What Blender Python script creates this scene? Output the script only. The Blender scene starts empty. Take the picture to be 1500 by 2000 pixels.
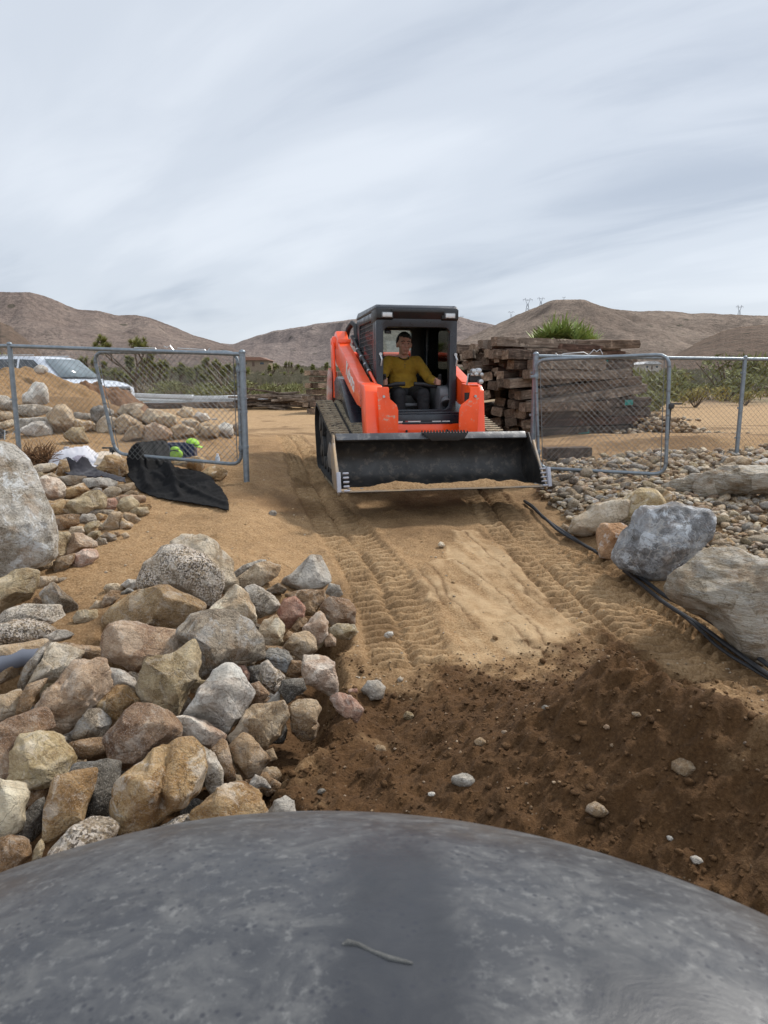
import bpy, bmesh, math, random
import numpy as np
from mathutils import Vector, Matrix, Euler
rad = math.radians
SC = bpy.context.scene
COL = SC.collection
RNG = np.random.default_rng(7)
random.seed(7)

# ------------------------------------------------------------------ camera, light, exposure
CZ = 2.0                      # camera height in the world
F = 1387.0                    # focal length in photo pixels (photo is 1500 x 2000)
PITCH = rad(10.4)
cam_d = bpy.data.cameras.new("camera")
cam = bpy.data.objects.new("camera", cam_d)
COL.objects.link(cam)
cam.location = (0, 0, CZ)
cam.rotation_euler = (rad(90) - PITCH, 0, 0)
cam_d.sensor_fit = 'VERTICAL'
cam_d.sensor_height = 36.0
cam_d.lens = 36.0 * F / 2000.0
cam_d.clip_start = 0.05
cam_d.clip_end = 12000
cam_d.dof.use_dof = True
cam_d.dof.focus_distance = 6.5
cam_d.dof.aperture_fstop = 12.0
SC.camera = cam
SC.view_settings.view_transform = 'Standard'
SC.view_settings.look = 'None'
SC.view_settings.gamma = 1.0
SC.view_settings.exposure = 0.12
SUN_EL, SUN_AZ = rad(46), rad(52)     # azimuth measured clockwise from +Y

w = bpy.data.worlds.new("World")
SC.world = w
w.use_nodes = True
nt = w.node_tree
nt.nodes.clear()
def N(t, typ, **kw):
    n = t.nodes.new(typ)
    for k, v in kw.items():
        setattr(n, k, v)
    return n
def setin(n, **kw):
    for k, v in kw.items():
        n.inputs[k.replace('_', ' ')].default_value = v
out = N(nt, 'ShaderNodeOutputWorld')
bg = N(nt, 'ShaderNodeBackground')
sky = N(nt, 'ShaderNodeTexSky', sky_type='NISHITA')
sky.sun_disc = False
sky.sun_elevation = SUN_EL
sky.sun_rotation = SUN_AZ
tc = N(nt, 'ShaderNodeTexCoord')
sep = N(nt, 'ShaderNodeSeparateXYZ')
nt.links.new(tc.outputs['Generated'], sep.inputs[0])
def wm(op, a, b=None, c=None, clamp=False):
    n = N(nt, 'ShaderNodeMath', operation=op)
    n.use_clamp = clamp
    for i, v in enumerate((a, b, c)):
        if v is None: continue
        if isinstance(v, (int, float)): n.inputs[i].default_value = v
        else: nt.links.new(v, n.inputs[i])
    return n.outputs[0]
zc_ = wm('MAXIMUM', sep.outputs[2], 0.0)
zz = wm('ADD', zc_, 0.22)
px = wm('DIVIDE', sep.outputs[0], zz)
py = wm('DIVIDE', sep.outputs[1], zz)
comb = N(nt, 'ShaderNodeCombineXYZ')
nt.links.new(px, comb.inputs[0]); nt.links.new(py, comb.inputs[1])
def streak(rot, sx, sy, off, detail, rough, dist=0.0):
    m = N(nt, 'ShaderNodeMapping')
    m.vector_type = 'TEXTURE'
    m.inputs['Rotation'].default_value = (0, 0, rot)
    m.inputs['Scale'].default_value = (sx, sy, 1)
    m.inputs['Location'].default_value = (off, off * .7, 0)
    nt.links.new(comb.outputs[0], m.inputs[0])
    n = N(nt, 'ShaderNodeTexNoise')
    n.inputs['Scale'].default_value = 1.0
    n.inputs['Detail'].default_value = detail
    n.inputs['Roughness'].default_value = rough
    n.inputs['Distortion'].default_value = dist
    nt.links.new(m.outputs[0], n.inputs['Vector'])
    return n.outputs['Fac']
s1 = streak(rad(-40), 2.3, .80, 3.1, 4, .5, .5)
s2 = streak(rad(-34), .75, .26, 9.7, 6, .6, .8)
s3 = streak(rad(-60), 1.6, 1.1, 1.7, 2, .4, .2)
mix = wm('ADD', wm('MULTIPLY', s1, .55), wm('ADD', wm('MULTIPLY', s2, .12), wm('MULTIPLY', s3, .33)))
cr = N(nt, 'ShaderNodeValToRGB')
e = cr.color_ramp
e.interpolation = 'EASE'
e.elements[0].position = .38; e.elements[0].color = (.48, .54, .635, 1)
e.elements[1].position = .60; e.elements[1].color = (.78, .83, .90, 1)
m_ = e.elements.new(.49); m_.color = (.665, .72, .80, 1)
nt.links.new(mix, cr.inputs[0])
# an overcast layer is brighter towards the zenith
zen = N(nt, 'ShaderNodeMapRange', interpolation_type='SMOOTHSTEP')
zen.inputs['From Min'].default_value = .42; zen.inputs['From Max'].default_value = .95
zen.inputs['To Min'].default_value = 1.0; zen.inputs['To Max'].default_value = 1.1
nt.links.new(sep.outputs[2], zen.inputs['Value'])
vm = N(nt, 'ShaderNodeVectorMath', operation='SCALE')
bk_ = N(nt, 'ShaderNodeMapRange', interpolation_type='SMOOTHSTEP')      # sky brightened behind the camera, added as fill for surfaces facing it
bk_.inputs['From Min'].default_value = -.1; bk_.inputs['From Max'].default_value = .8
bk_.inputs['To Min'].default_value = 1.0; bk_.inputs['To Max'].default_value = 1.7
nt.links.new(wm('MULTIPLY', sep.outputs[1], -1.0), bk_.inputs['Value'])
nt.links.new(cr.outputs[0], vm.inputs[0]); nt.links.new(wm('MULTIPLY', zen.outputs[0], bk_.outputs[0]), vm.inputs['Scale'])
bg.inputs['Strength'].default_value = 1.0
nt.links.new(vm.outputs[0], bg.inputs['Color'])
bg2 = N(nt, 'ShaderNodeBackground')
bg2.inputs['Strength'].default_value = 0.1
nt.links.new(sky.outputs[0], bg2.inputs['Color'])
mx = N(nt, 'ShaderNodeMixShader')
mx.inputs[0].default_value = .12
nt.links.new(bg.outputs[0], mx.inputs[1]); nt.links.new(bg2.outputs[0], mx.inputs[2])
nt.links.new(mx.outputs[0], out.inputs[0])

sun_d = bpy.data.lights.new("sun", 'SUN')
sun_d.energy = 3.8
sun_d.angle = rad(8)
sun_d.color = (1.0, .95, .88)
sun = bpy.data.objects.new("sun", sun_d)
COL.objects.link(sun)
dirv = Vector((math.sin(SUN_AZ) * math.cos(SUN_EL), math.cos(SUN_AZ) * math.cos(SUN_EL), math.sin(SUN_EL)))
sun.rotation_euler = dirv.to_track_quat('Z', 'Y').to_euler()
sun.location = dirv * 50

# ------------------------------------------------------------------ numpy noise
_P = np.random.default_rng(3).permutation(256).astype(np.int64)
_P = np.concatenate([_P, _P, _P])
_G = np.random.default_rng(5).normal(size=(256, 3)); _G /= np.linalg.norm(_G, axis=1)[:, None]
def perlin(x, y, z):
    xi = np.floor(x).astype(np.int64); yi = np.floor(y).astype(np.int64); zi = np.floor(z).astype(np.int64)
    xf = x - xi; yf = y - yi; zf = z - zi
    xi &= 255; yi &= 255; zi &= 255
    u = xf * xf * xf * (xf * (xf * 6 - 15) + 10); v = yf * yf * yf * (yf * (yf * 6 - 15) + 10); w_ = zf * zf * zf * (zf * (zf * 6 - 15) + 10)
    r = 0
    for dx in (0, 1):
        for dy in (0, 1):
            for dz in (0, 1):
                h = _P[_P[_P[xi + dx] + yi + dy] + zi + dz]
                g = _G[h]
                d = g[..., 0] * (xf - dx) + g[..., 1] * (yf - dy) + g[..., 2] * (zf - dz)
                r = r + d * (u if dx else 1 - u) * (v if dy else 1 - v) * (w_ if dz else 1 - w_)
    return r * 1.6
def fbm(x, y, z, oct=4, gain=.5, lac=2.03):
    a = 1.0; s = 0; f = 1.0
    for i in range(oct):
        s = s + a * perlin(x * f + 17.3 * i, y * f + 5.1 * i, z * f - 9.7 * i)
        a *= gain; f *= lac
    return s
def ridged(x, y, z, oct=4, gain=.5):
    a = 1.0; s = 0; f = 1.0
    for i in range(oct):
        s = s + a * (1 - np.abs(perlin(x * f + 7.7 * i, y * f, z * f + 3.3 * i)) * 2)
        a *= gain; f *= 2.05
    return s
def sstep(a, b, x):
    t = np.clip((x - a) / (b - a), 0, 1)
    return t * t * (3 - 2 * t)

# ------------------------------------------------------------------ photo geometry helpers
cP, sP = math.cos(PITCH), math.sin(PITCH)
def ray(u, v):
    xc = (u - 750.0) / F; yc = (1000.0 - v) / F
    return np.array([xc, cP + yc * sP, -sP + yc * cP])
def at(u, v, y):
    """world point on the photo ray (u, v) at forward distance y"""
    d = ray(u, v); t = y / d[1]
    return Vector((d[0] * t, y, CZ + d[2] * t))
def mpp(u, v, y):
    """metres per photo pixel at that point"""
    d = ray(u, v); return (y / d[1]) / F
def polydist(x, y, pts):
    """distance to a polyline and arc length along it"""
    best = np.full(np.shape(x), 1e9); sb = np.zeros(np.shape(x)); side = np.zeros(np.shape(x)); acc = 0
    for (x0, y0), (x1, y1) in zip(pts[:-1], pts[1:]):
        dx, dy = x1 - x0, y1 - y0; L = math.hypot(dx, dy)
        t = np.clip(((x - x0) * dx + (y - y0) * dy) / L / L, 0, 1)
        qx = x0 + t * dx; qy = y0 + t * dy
        d = np.hypot(x - qx, y - qy)
        sd = ((x - x0) * dy - (y - y0) * dx) / L
        m = d < best
        best = np.where(m, d, best); sb = np.where(m, acc + t * L, sb); side = np.where(m, sd, side)
        acc += L
    return best, sb, side
def inpoly(x, y, pts):
    r = np.zeros(np.shape(x), bool)
    n = len(pts)
    for i in range(n):
        x0, y0 = pts[i]; x1, y1 = pts[(i + 1) % n]
        if y0 == y1: continue
        c = ((y0 > y) != (y1 > y)) & (x < (x1 - x0) * (y - y0) / (y1 - y0) + x0)
        r ^= c
    return r

# ------------------------------------------------------------------ ground shape
PY = [0, 2, 2.8, 3.7, 5.5, 7, 8, 9.5, 11, 14, 30, 60, 150, 300, 500, 4000]
PZ = [-1.62, -1.64, -1.62, -1.56, -1.42, -1.26, -1.16, -1.05, -.99, -.95, -.95, -.9, .4, 4.0, 9.0, 60.0]
def g_base(x, y):
    z = np.interp(y, PY, PZ)
    xl = np.interp(y, [2, 3.7, 5.5, 8, 12], [.1, -.08, -.45, -.75, -1.0])
    near = 1 - sstep(10, 14, y)
    s = xl - x
    z = z + near * (.17 * sstep(0, .9, s) + .14 * sstep(1.6, 3.6, s)) * sstep(2.5, 5, y)
    xr = np.interp(y, [2, 3.7, 5.5, 8], [2.0, 1.95, 1.72, 1.5])
    z = z + near * .13 * sstep(0, .5, x - xr)
    z = z + near * .10 * sstep(.5, 2.5, x - xr) * sstep(3.5, 5.5, y)
    # rock heap base, loose dirt heaps
    z = z + .16 * np.exp(-((x + 1.15) / .7) ** 2 - ((y - 3.2) / .9) ** 2)
    d, _, _ = polydist(x, y, [(.90, 2.62), (1.28, 1.9), (1.35, 1.0)])
    z = z + .60 * np.exp(-(d / .46) ** 1.2) * sstep(0.2, 1.0, y)
    z = z + .10 * np.exp(-((x + .36) ** 2 + (y - 3.02) ** 2) / .05)
    z = z - .07 * np.exp(-((x + .02) ** 2 + ((y - 3.1) * .8) ** 2) / .10)
    z = z - .22 * np.exp(-((x + 8.5) / 3.5) ** 2 - ((y - 22) / 3.0) ** 2)
    z = z + np.exp(-((y - 10.9) / .95) ** 2) * (.20 * sstep(-1.9, -2.7, x) + .32 * sstep(-3.2, -4.8, x))
    # low dirt berm behind the right gate
    z = z + .10 * np.exp(-((y - 9.35 - .03 * x) / .28) ** 2) * sstep(1.6, 2.2, x)
    return z + CZ
def hit(u, v, off=0.0, g=None):
    """world point where the photo ray meets the ground raised by off"""
    g = g or g_base
    d = ray(u, v)
    ts = np.concatenate([np.linspace(.8, 14, 1600), np.geomspace(14, 900, 1600)]) / d[1]
    X = d[0] * ts; Y = d[1] * ts; Z = CZ + d[2] * ts
    h = Z - (g(X, Y) + off)
    k = np.argmax(h < 0)
    if h[k] >= 0: k = len(ts) - 1
    if k > 0:
        a = h[k - 1] / (h[k - 1] - h[k] + 1e-12)
        t = ts[k - 1] + (ts[k] - ts[k - 1]) * a
    else: t = ts[k]
    return Vector((d[0] * t, d[1] * t, CZ + d[2] * t))

# ------------------------------------------------------------------ object helpers
def tag(o, label=None, cat=None, group=None, kind=None):
    if label: o['label'] = label
    if cat: o['category'] = cat
    if group: o['group'] = group
    if kind: o['kind'] = kind
    return o
def empty(name, loc, rot=(0, 0, 0)):
    o = bpy.data.objects.new(name, None); COL.objects.link(o)
    o.location = loc; o.rotation_euler = rot; o.empty_display_size = .1
    return o
def mesh_np(name, V, Fc, mat=None, parent=None, smooth=True, link=True):
    me = bpy.data.meshes.new(name)
    V = np.asarray(V, dtype=np.float32)
    if isinstance(Fc, np.ndarray):
        n, k = Fc.shape
        me.vertices.add(len(V)); me.vertices.foreach_set('co', V.ravel())
        me.loops.add(n * k); me.loops.foreach_set('vertex_index', Fc.astype(np.int32).ravel())
        me.polygons.add(n); me.polygons.foreach_set('loop_start', np.arange(0, n * k, k, dtype=np.int32))
        me.polygons.foreach_set('loop_total', np.full(n, k, dtype=np.int32))
        me.update(calc_edges=True)
    else:
        me.from_pydata([tuple(map(float, p)) for p in V], [], [tuple(int(i) for i in f) for f in Fc])
    if smooth:
        me.polygons.foreach_set('use_smooth', np.ones(len(me.polygons), bool))
    if mat: me.materials.append(mat)
    if not link: return me
    o = bpy.data.objects.new(name, me); COL.objects.link(o)
    if parent: o.parent = parent
    return o
class MB:
    """collects primitives in one bmesh"""
    def __init__(s): s.b = bmesh.new()
    def box(s, c, d, rot=None, taper=None):
        m = Matrix.Translation(c)
        if rot is not None: m = m @ (Euler(rot).to_matrix().to_4x4() if not isinstance(rot, Matrix) else rot.to_4x4())
        r = bmesh.ops.create_cube(s.b, size=1.0)
        for v in r['verts']:
            if taper and v.co.z > 0: v.co.x *= taper[0]; v.co.y *= taper[1]
            v.co = m @ Vector((v.co.x * d[0], v.co.y * d[1], v.co.z * d[2]))
        return s
    def cyl(s, p0, p1, r0, r1=None, n=12, caps=True):
        p0 = Vector(p0); p1 = Vector(p1); r1 = r0 if r1 is None else r1
        ax = p1 - p0; L = ax.length
        if L < 1e-6: return s
        q = ax.to_track_quat('Z', 'Y').to_matrix().to_4x4()
        m = Matrix.Translation((p0 + p1) / 2) @ q
        bmesh.ops.create_cone(s.b, cap_ends=caps, segments=n, radius1=r0, radius2=r1, depth=L, matrix=m)
        return s
    def tube(s, pts, r, n=8, closed=False):
        pts = [Vector(p) for p in pts]
        rs = r if isinstance(r, (list, tuple)) else [r] * len(pts)
        rings = []; up = None
        for i, p in enumerate(pts):
            if closed: t = pts[(i + 1) % len(pts)] - pts[i - 1]
            else: t = pts[min(i + 1, len(pts) - 1)] - pts[max(i - 1, 0)]
            t.normalize()
            if up is None:
                up = Vector((0, 0, 1)) if abs(t.z) < .9 else Vector((1, 0, 0))
            up = (up - t * up.dot(t)).normalized()
            si = t.cross(up)
            rings.append([s.b.verts.new(p + (up * math.cos(a) + si * math.sin(a)) * rs[i]) for a in [2 * math.pi * k / n for k in range(n)]])
        m = len(rings)
        for i in range(m if closed else m - 1):
            A, B = rings[i], rings[(i + 1) % m]
            for k in range(n):
                s.b.faces.new((A[k], A[(k + 1) % n], B[(k + 1) % n], B[k]))
        if not closed:
            s.b.faces.new(rings[0][::-1]); s.b.faces.new(rings[-1])
        return s
    def prism(s, poly, a, b, axis='x'):
        """polygon in the plane normal to axis, extruded from a to b"""
        def P(p, t):
            if axis == 'x': return (t, p[0], p[1])
            if axis == 'y': return (p[0], t, p[1])
            return (p[0], p[1], t)
        A = [s.b.verts.new(P(p, a)) for p in poly]; B = [s.b.verts.new(P(p, b)) for p in poly]
        n = len(poly)
        for i in range(n): s.b.faces.new((A[i], A[(i + 1) % n], B[(i + 1) % n], B[i]))
        s.b.faces.new(A[::-1]); s.b.faces.new(B)
        return s
    def quad(s, a, b, c, d):
        s.b.faces.new([s.b.verts.new(p) for p in (a, b, c, d)]); return s
    def face(s, pts):
        s.b.faces.new([s.b.verts.new(p) for p in pts]); return s
    def sph(s, c, r, sc=(1, 1, 1), seg=16, rings=10, rot=None):
        m = Matrix.Translation(c) @ (Euler(rot).to_matrix().to_4x4() if rot else Matrix()) @ Matrix.Diagonal((r * sc[0], r * sc[1], r * sc[2], 1))
        bmesh.ops.create_uvsphere(s.b, u_segments=seg, v_segments=rings, radius=1, matrix=m)
        return s
    def build(s, name, mat, parent=None, bevel=0, smooth=True, solid=0, seg=2, link=True):
        bmesh.ops.recalc_face_normals(s.b, faces=s.b.faces[:])
        if bevel:
            es = [e for e in s.b.edges if len(e.link_faces) == 2 and e.calc_face_angle(0) > .5]
            try: bmesh.ops.bevel(s.b, geom=es, offset=bevel, segments=seg, affect='EDGES', profile=.5, clamp_overlap=True)
            except Exception: pass
        me = bpy.data.meshes.new(name)
        s.b.to_mesh(me); s.b.free()
        if smooth:
            me.polygons.foreach_set('use_smooth', np.ones(len(me.polygons), bool))
            me.set_sharp_from_angle(angle=rad(35))
        if mat: me.materials.append(mat)
        if not link: return me
        o = bpy.data.objects.new(name, me); COL.objects.link(o)
        if parent: o.parent = parent
        if solid:
            md = o.modifiers.new('solid', 'SOLIDIFY'); md.thickness = solid; md.offset = 0
        return o
def copy_tree(o, parent=None):
    c = o.copy(); COL.objects.link(c)
    if parent: c.parent = parent
    for ch in o.children: copy_tree(ch, c)
    return c

# ------------------------------------------------------------------ material helpers
def newmat(name):
    m = bpy.data.materials.new(name); m.use_nodes = True
    t = m.node_tree; t.nodes.clear()
    o = N(t, 'ShaderNodeOutputMaterial'); b = N(t, 'ShaderNodeBsdfPrincipled')
    t.links.new(b.outputs[0], o.inputs[0])
    return m, t, b
def lk(t, a, b): t.links.new(a, b)
def noise(t, vec, scale, detail=4, rough=.55, dist=0):
    n = N(t, 'ShaderNodeTexNoise')
    n.inputs['Scale'].default_value = scale; n.inputs['Detail'].default_value = detail
    n.inputs['Roughness'].default_value = rough; n.inputs['Distortion'].default_value = dist
    if vec is not None: lk(t, vec, n.inputs['Vector'])
    return n.outputs['Fac']
def ramp(t, fac, stops, interp='LINEAR'):
    r = N(t, 'ShaderNodeValToRGB'); r.color_ramp.interpolation = interp
    el = r.color_ramp.elements
    while len(el) > len(stops): el.remove(el[-1])
    while len(el) < len(stops): el.new(.5)
    for e_, (p, c) in zip(el, stops):
        e_.position = p
        e_.color = (c, c, c, 1) if isinstance(c, (int, float)) else (*c, 1)
    if fac is not None: lk(t, fac, r.inputs[0])
    return r.outputs[0]
def mixc(t, fac, a, b, mode='MIX'):
    n = N(t, 'ShaderNodeMix', data_type='RGBA', blend_type=mode)
    for i, v in ((0, fac), (6, a), (7, b)):
        if isinstance(v, (int, float)): n.inputs[i].default_value = v
        elif isinstance(v, tuple): n.inputs[i].default_value = (*v, 1)
        else: lk(t, v, n.inputs[i])
    return n.outputs[2]
def math_(t, op, a, b=None, clamp=False):
    n = N(t, 'ShaderNodeMath', operation=op); n.use_clamp = clamp
    for i, v in enumerate((a, b)):
        if v is None: continue
        if isinstance(v, (int, float)): n.inputs[i].default_value = v
        else: lk(t, v, n.inputs[i])
    return n.outputs[0]
def bump(t, b, h, strength=.3, dist=.01, prev=None):
    n = N(t, 'ShaderNodeBump'); n.inputs['Strength'].default_value = strength; n.inputs['Distance'].default_value = dist
    lk(t, h, n.inputs['Height'])
    if prev is not None: lk(t, prev, n.inputs['Normal'])
    if b is not None: lk(t, n.outputs[0], b.inputs['Normal'])
    return n.outputs[0]
def objvec(t, rnd=True):
    c = N(t, 'ShaderNodeTexCoord'); 
    if not rnd: return c.outputs['Object']
    oi = N(t, 'ShaderNodeObjectInfo')
    a = N(t, 'ShaderNodeVectorMath', operation='ADD')
    m = math_(t, 'MULTIPLY', oi.outputs['Random'], 37.0)
    lk(t, c.outputs['Object'], a.inputs[0]); lk(t, m, a.inputs[1])
    return a.outputs[0]
def plain(name, col, rough=.6, metal=0, var=.12, scale=6, bmp=0.0, spec=.5, wear=None, wearscale=5, wearpos=(.62, .72), coat=0):
    """painted / plastic / metal surface with mottling, optional worn patches"""
    m, t, b = newmat(name)
    v = objvec(t)
    f = noise(t, v, scale, 5, .6)
    lo = tuple(max(0, c * (1 - var * 2)) for c in col); hi = tuple(min(1, c * (1 + var * 1.2)) for c in col)
    c = ramp(t, f, [(.3, lo), (.7, hi)])
    if wear:
        wf = noise(t, v, wearscale, 8, .7)
        c = mixc(t, ramp(t, wf, [(wearpos[0], 0), (wearpos[1], 1)]), c, wear)
    lk(t, c, b.inputs['Base Color'])
    rf = ramp(t, noise(t, v, scale * 2.3, 4, .6), [(.3, max(.03, rough - .12)), (.7, min(1, rough + .12))])
    lk(t, rf, b.inputs['Roughness'])
    b.inputs['Metallic'].default_value = metal
    b.inputs['Specular IOR Level'].default_value = spec
    b.inputs['Coat Weight'].default_value = coat
    if bmp: bump(t, b, noise(t, v, scale * 8, 4, .6), bmp, .004)
    return m
# ------------------------------------------------------------------ ground sheet
LT = [hit(u, v).xy for u, v in [(560, 850), (585, 880), (615, 950), (652, 1010), (722, 1100), (770, 1200), (808, 1310)]]
RT = [hit(u, v).xy for u, v in [(880, 880), (940, 960), (985, 1020), (1075, 1110), (1165, 1200), (1270, 1290), (1330, 1335)]]
R2 = [hit(u, v).xy for u, v in [(1120, 1060), (1180, 1110), (1270, 1180), (1400, 1290), (1490, 1370)]]
PAN = [hit(u, v).xy for u, v in [(812, 1120), (845, 1095), (868, 1092), (890, 1040), (925, 1030), (965, 1060), (1000, 1090), (1040, 1140), (1075, 1190), (1110, 1190), (1140, 1235), (1125, 1262), (1060, 1285), (1000, 1280), (970, 1290), (900, 1290), (880, 1265), (905, 1225), (880, 1230), (840, 1180)]]
HEAP = [hit(u, v).xy for u, v in [(330, 1120), (440, 1130), (520, 1160), (620, 1170), (660, 1230), (640, 1330), (620, 1420), (540, 1480), (520, 1560), (560, 1620), (300, 1640), (60, 1760), (-90, 1760), (-90, 1330), (60, 1300), (200, 1250), (250, 1200)]]
GRV = [[hit(u, v).xy for u, v in L] for L in (
    [(835, 1105), (860, 1130), (872, 1170), (905, 1195), (925, 1225)],
    [(915, 1045), (960, 1090), (1010, 1135), (1040, 1170), (1080, 1200)],
    [(893, 1100), (950, 1140), (990, 1170), (1020, 1210), (1045, 1235), (1060, 1260)],
    [(1000, 1230), (1030, 1258), (1060, 1285)],
    [(822, 1120), (845, 1150), (862, 1180)])]
TONE = [hit(u, v).xy for u, v in [(600, 1285), (760, 1330), (900, 1296), (1000, 1300), (1100, 1278), (1180, 1258), (1260, 1285), (1350, 1325), (1430, 1370), (1500, 1405), (1600, 1460)]] + [(2.6, 2.2), (3.0, .5), (-.9, .5)] + [hit(u, v).xy for u, v in [(500, 1620), (540, 1480), (640, 1340), (600, 1285)]]
def softpoly(x, y, pts, w, amp, fr, seed=0):
    """1 inside, 0 outside, with a ragged soft edge of width w"""
    d, _, _ = polydist(x, y, list(pts) + [pts[0]])
    s = np.where(inpoly(x, y, pts), d, -d) + amp * fbm(x * fr + seed, y * fr, x * 0 + 4, 5, .6)
    return sstep(-w, w, s)
def tread(x, y, path, hw, per, amp, depth, seed=0.0, fade=None):
    d, s, sd = polydist(x, y, path)
    n = perlin(x * 2.3 + seed, y * 2.3, x * 0 + .5) * .04
    t = (sd + n * .5) / hw
    ins = 1 - sstep(.72, 1.12, np.abs(t))
    ph = s / per + .20 * np.sin(t * 4.2 + seed) + .12 * np.sign(t) + .25 * perlin(x * 1.7, y * 1.7, x * 0 + seed)
    bar = np.sin(2 * np.pi * ph)
    bar = sstep(.0, .42, bar)
    cen = np.exp(-(t / .12) ** 2)
    gate = (1 - .75 * cen) * sstep(1.1, .8, np.abs(t))
    wob = .55 + .45 * sstep(-.5, .35, perlin(x * 1.9 + seed, y * 1.9, x * 0 + 3.3))
    h = ins * (-depth + amp * 1.15 * bar * gate * wob + .010 * fbm(x * 11, y * 11, x * 0 + seed, 3))
    berm = np.exp(-((np.abs(t) - 1.12) / .2) ** 2) * depth * .45 * (.5 + .9 * perlin(x * 5, y * 5, x * 0 + seed))
    if fade is not None: h, berm = h * fade, berm * fade
    LL = sum(math.hypot(b[0] - a[0], b[1] - a[1]) for a, b in zip(path[:-1], path[1:]))
    ends = sstep(0, .15, s) * sstep(LL, LL - .12, s)
    global BARS
    BARS = bar * gate * wob * ins * ends
    return (h + berm) * ends, ins
def g_full(x, y):
    z = g_base(x, y)
    near = 1 - sstep(9, 16, y)
    z = z + .030 * fbm(x * .9, y * .9, x * 0 + 1.1, 3) * (sstep(0, 1, y) * near + .6 * (1 - near))
    z = z + .012 * fbm(x * 4, y * 4, x * 0 + 2.2, 4) * (1 - sstep(8, 20, y))
    pan = softpoly(x, y, PAN, .02, .07, 3.0, 2.0)
    h1, i1 = tread(x, y, LT, .25, .098, .056, .052, .3); b1 = BARS
    h2, i2 = tread(x, y, RT, .24, .098, .052, .048, 1.9); b2 = BARS
    h3, i3 = tread(x, y, R2, .18, .10, .040, .024, 4.1)
    tr = np.clip(i1 + i2 + i3, 0, 1)
    global BALL
    BALL = np.maximum(b1, b2)
    z = z + np.where(np.abs(h1) > np.abs(h2), h1, h2) + h3 * (1 - i2)
    # older, softer tracks behind the machine
    old = np.sin((y * 1.0 + .25 * x) * 2 * np.pi / .11 + 2 * perlin(x * 1.2, y * 1.2, x * 0)) * .008
    z = z + old * sstep(.1, .5, perlin(x * .8 + 4, y * .5, x * 0 + 7)) * sstep(6.5, 8, y) * (1 - sstep(12, 16, y)) * (1 - tr)
    g = 0
    for L in GRV:
        d, s, sd = polydist(x, y, L)
        wv = perlin(x * 8, y * 8, x * 0 + 2) * .02 + perlin(x * 30, y * 30, x * 0 + 2) * .012
        g = g + (-.010 * np.exp(-((sd + wv) / .012) ** 2) + .016 * sstep(-.008, .008, sd + wv) * np.exp(-np.abs(sd + wv) / .07)) * (d < .08)
    z = z + g
    z = z + pan * .010 * sstep(-.5, .2, perlin(x * 1.5, y * 1.5, x * 0 + 5)) - .012 * (1 - pan) * np.exp(-(np.minimum(1, np.abs(x - .9)) / .5) ** 2) * sstep(3.6, 4.2, y) * (1 - sstep(6, 6.6, y)) * (1 - tr)
    dk = softpoly(x, y, TONE, .24, .34, 3.2)
    # crumbly dark soil
    near2 = (1 - sstep(5, 9, y))
    cr_ = fbm(x * 9, y * 9, x * 0 + 6.1, 4, .6)
    z = z + dk * (.014 + .02 * sstep(-.2, .8, perlin(x * 2.1, y * 2.1, x * 0 + 3))) * cr_ * .8 + dk * .010 * fbm(x * 24, y * 24, x * 0 + 3.1, 2) + near2 * .005 * fbm(x * 22, y * 22, x * 0, 2) * (1 - pan * .8)
    z = z + dk * .028 * (ridged(x * 2.6 + y * .8, y * 2.0, x * 0 + 9.1, 4, .55) - 1.1)
    z = z + dk * .024 * np.clip(perlin(x * 21, y * 16, x * 0 + 1.7) - .30, 0, 1) * 2
    # shrinkage: soft sand lumps on left bank
    lump = np.clip(perlin(x * 7, y * 7, x * 0 + 8.8) - .42, 0, 1) * .05 * sstep(4, 5, y) * (1 - sstep(9, 12, y)) * (1 - tr) * (1 - pan)
    z = z + lump
    hol = softpoly(x, y, HEAP, .10, .05, 3.0)
    z = z - .26 * hol * (1 - sstep(3.9, 4.6, y)) - .05 * hol
    return z, pan, np.maximum(dk, hol * .95), tr  # heap hollow darkened too, shade of the gaps put into the soil colour
def axis(lo, hi, step, far0, far1, grow):
    mid = np.arange(lo, hi, step)
    r = [hi]; s = step
    while r[-1] < far1: s *= grow; r.append(r[-1] + s)
    l = [lo]; s = step
    while l[-1] > far0: s *= grow; l.append(l[-1] - s)
    return np.concatenate([np.array(l[1:])[::-1], mid, np.array(r)])
gx = axis(-2.6, 3.0, .0135, -4200, 4200, 1.075)
ys = [.2]
while ys[-1] < 4200:
    y_ = ys[-1]
    ys.append(y_ + (.03 if y_ < 1.3 else .0125 if y_ < 4.6 else .0125 + (y_ - 4.6) * .0024 if y_ < 12 else .0303 * (y_ / 12) ** 1.9))
gy = np.concatenate([[-400, -80, -20, -8, -4, -2, -1, -.4], np.array(ys)])
GX, GY = np.meshgrid(gx, gy)
GZ, GPAN, GDK, GTR = g_full(GX, GY)
_bars = BALL.copy()
nx, ny = len(gx), len(gy)
V = np.stack([GX, GY, GZ], -1).reshape(-1, 3)
I = np.arange(nx * ny).reshape(ny, nx)
Fq = np.stack([I[:-1, :-1], I[:-1, 1:], I[1:, 1:], I[1:, :-1]], -1).reshape(-1, 4)

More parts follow.
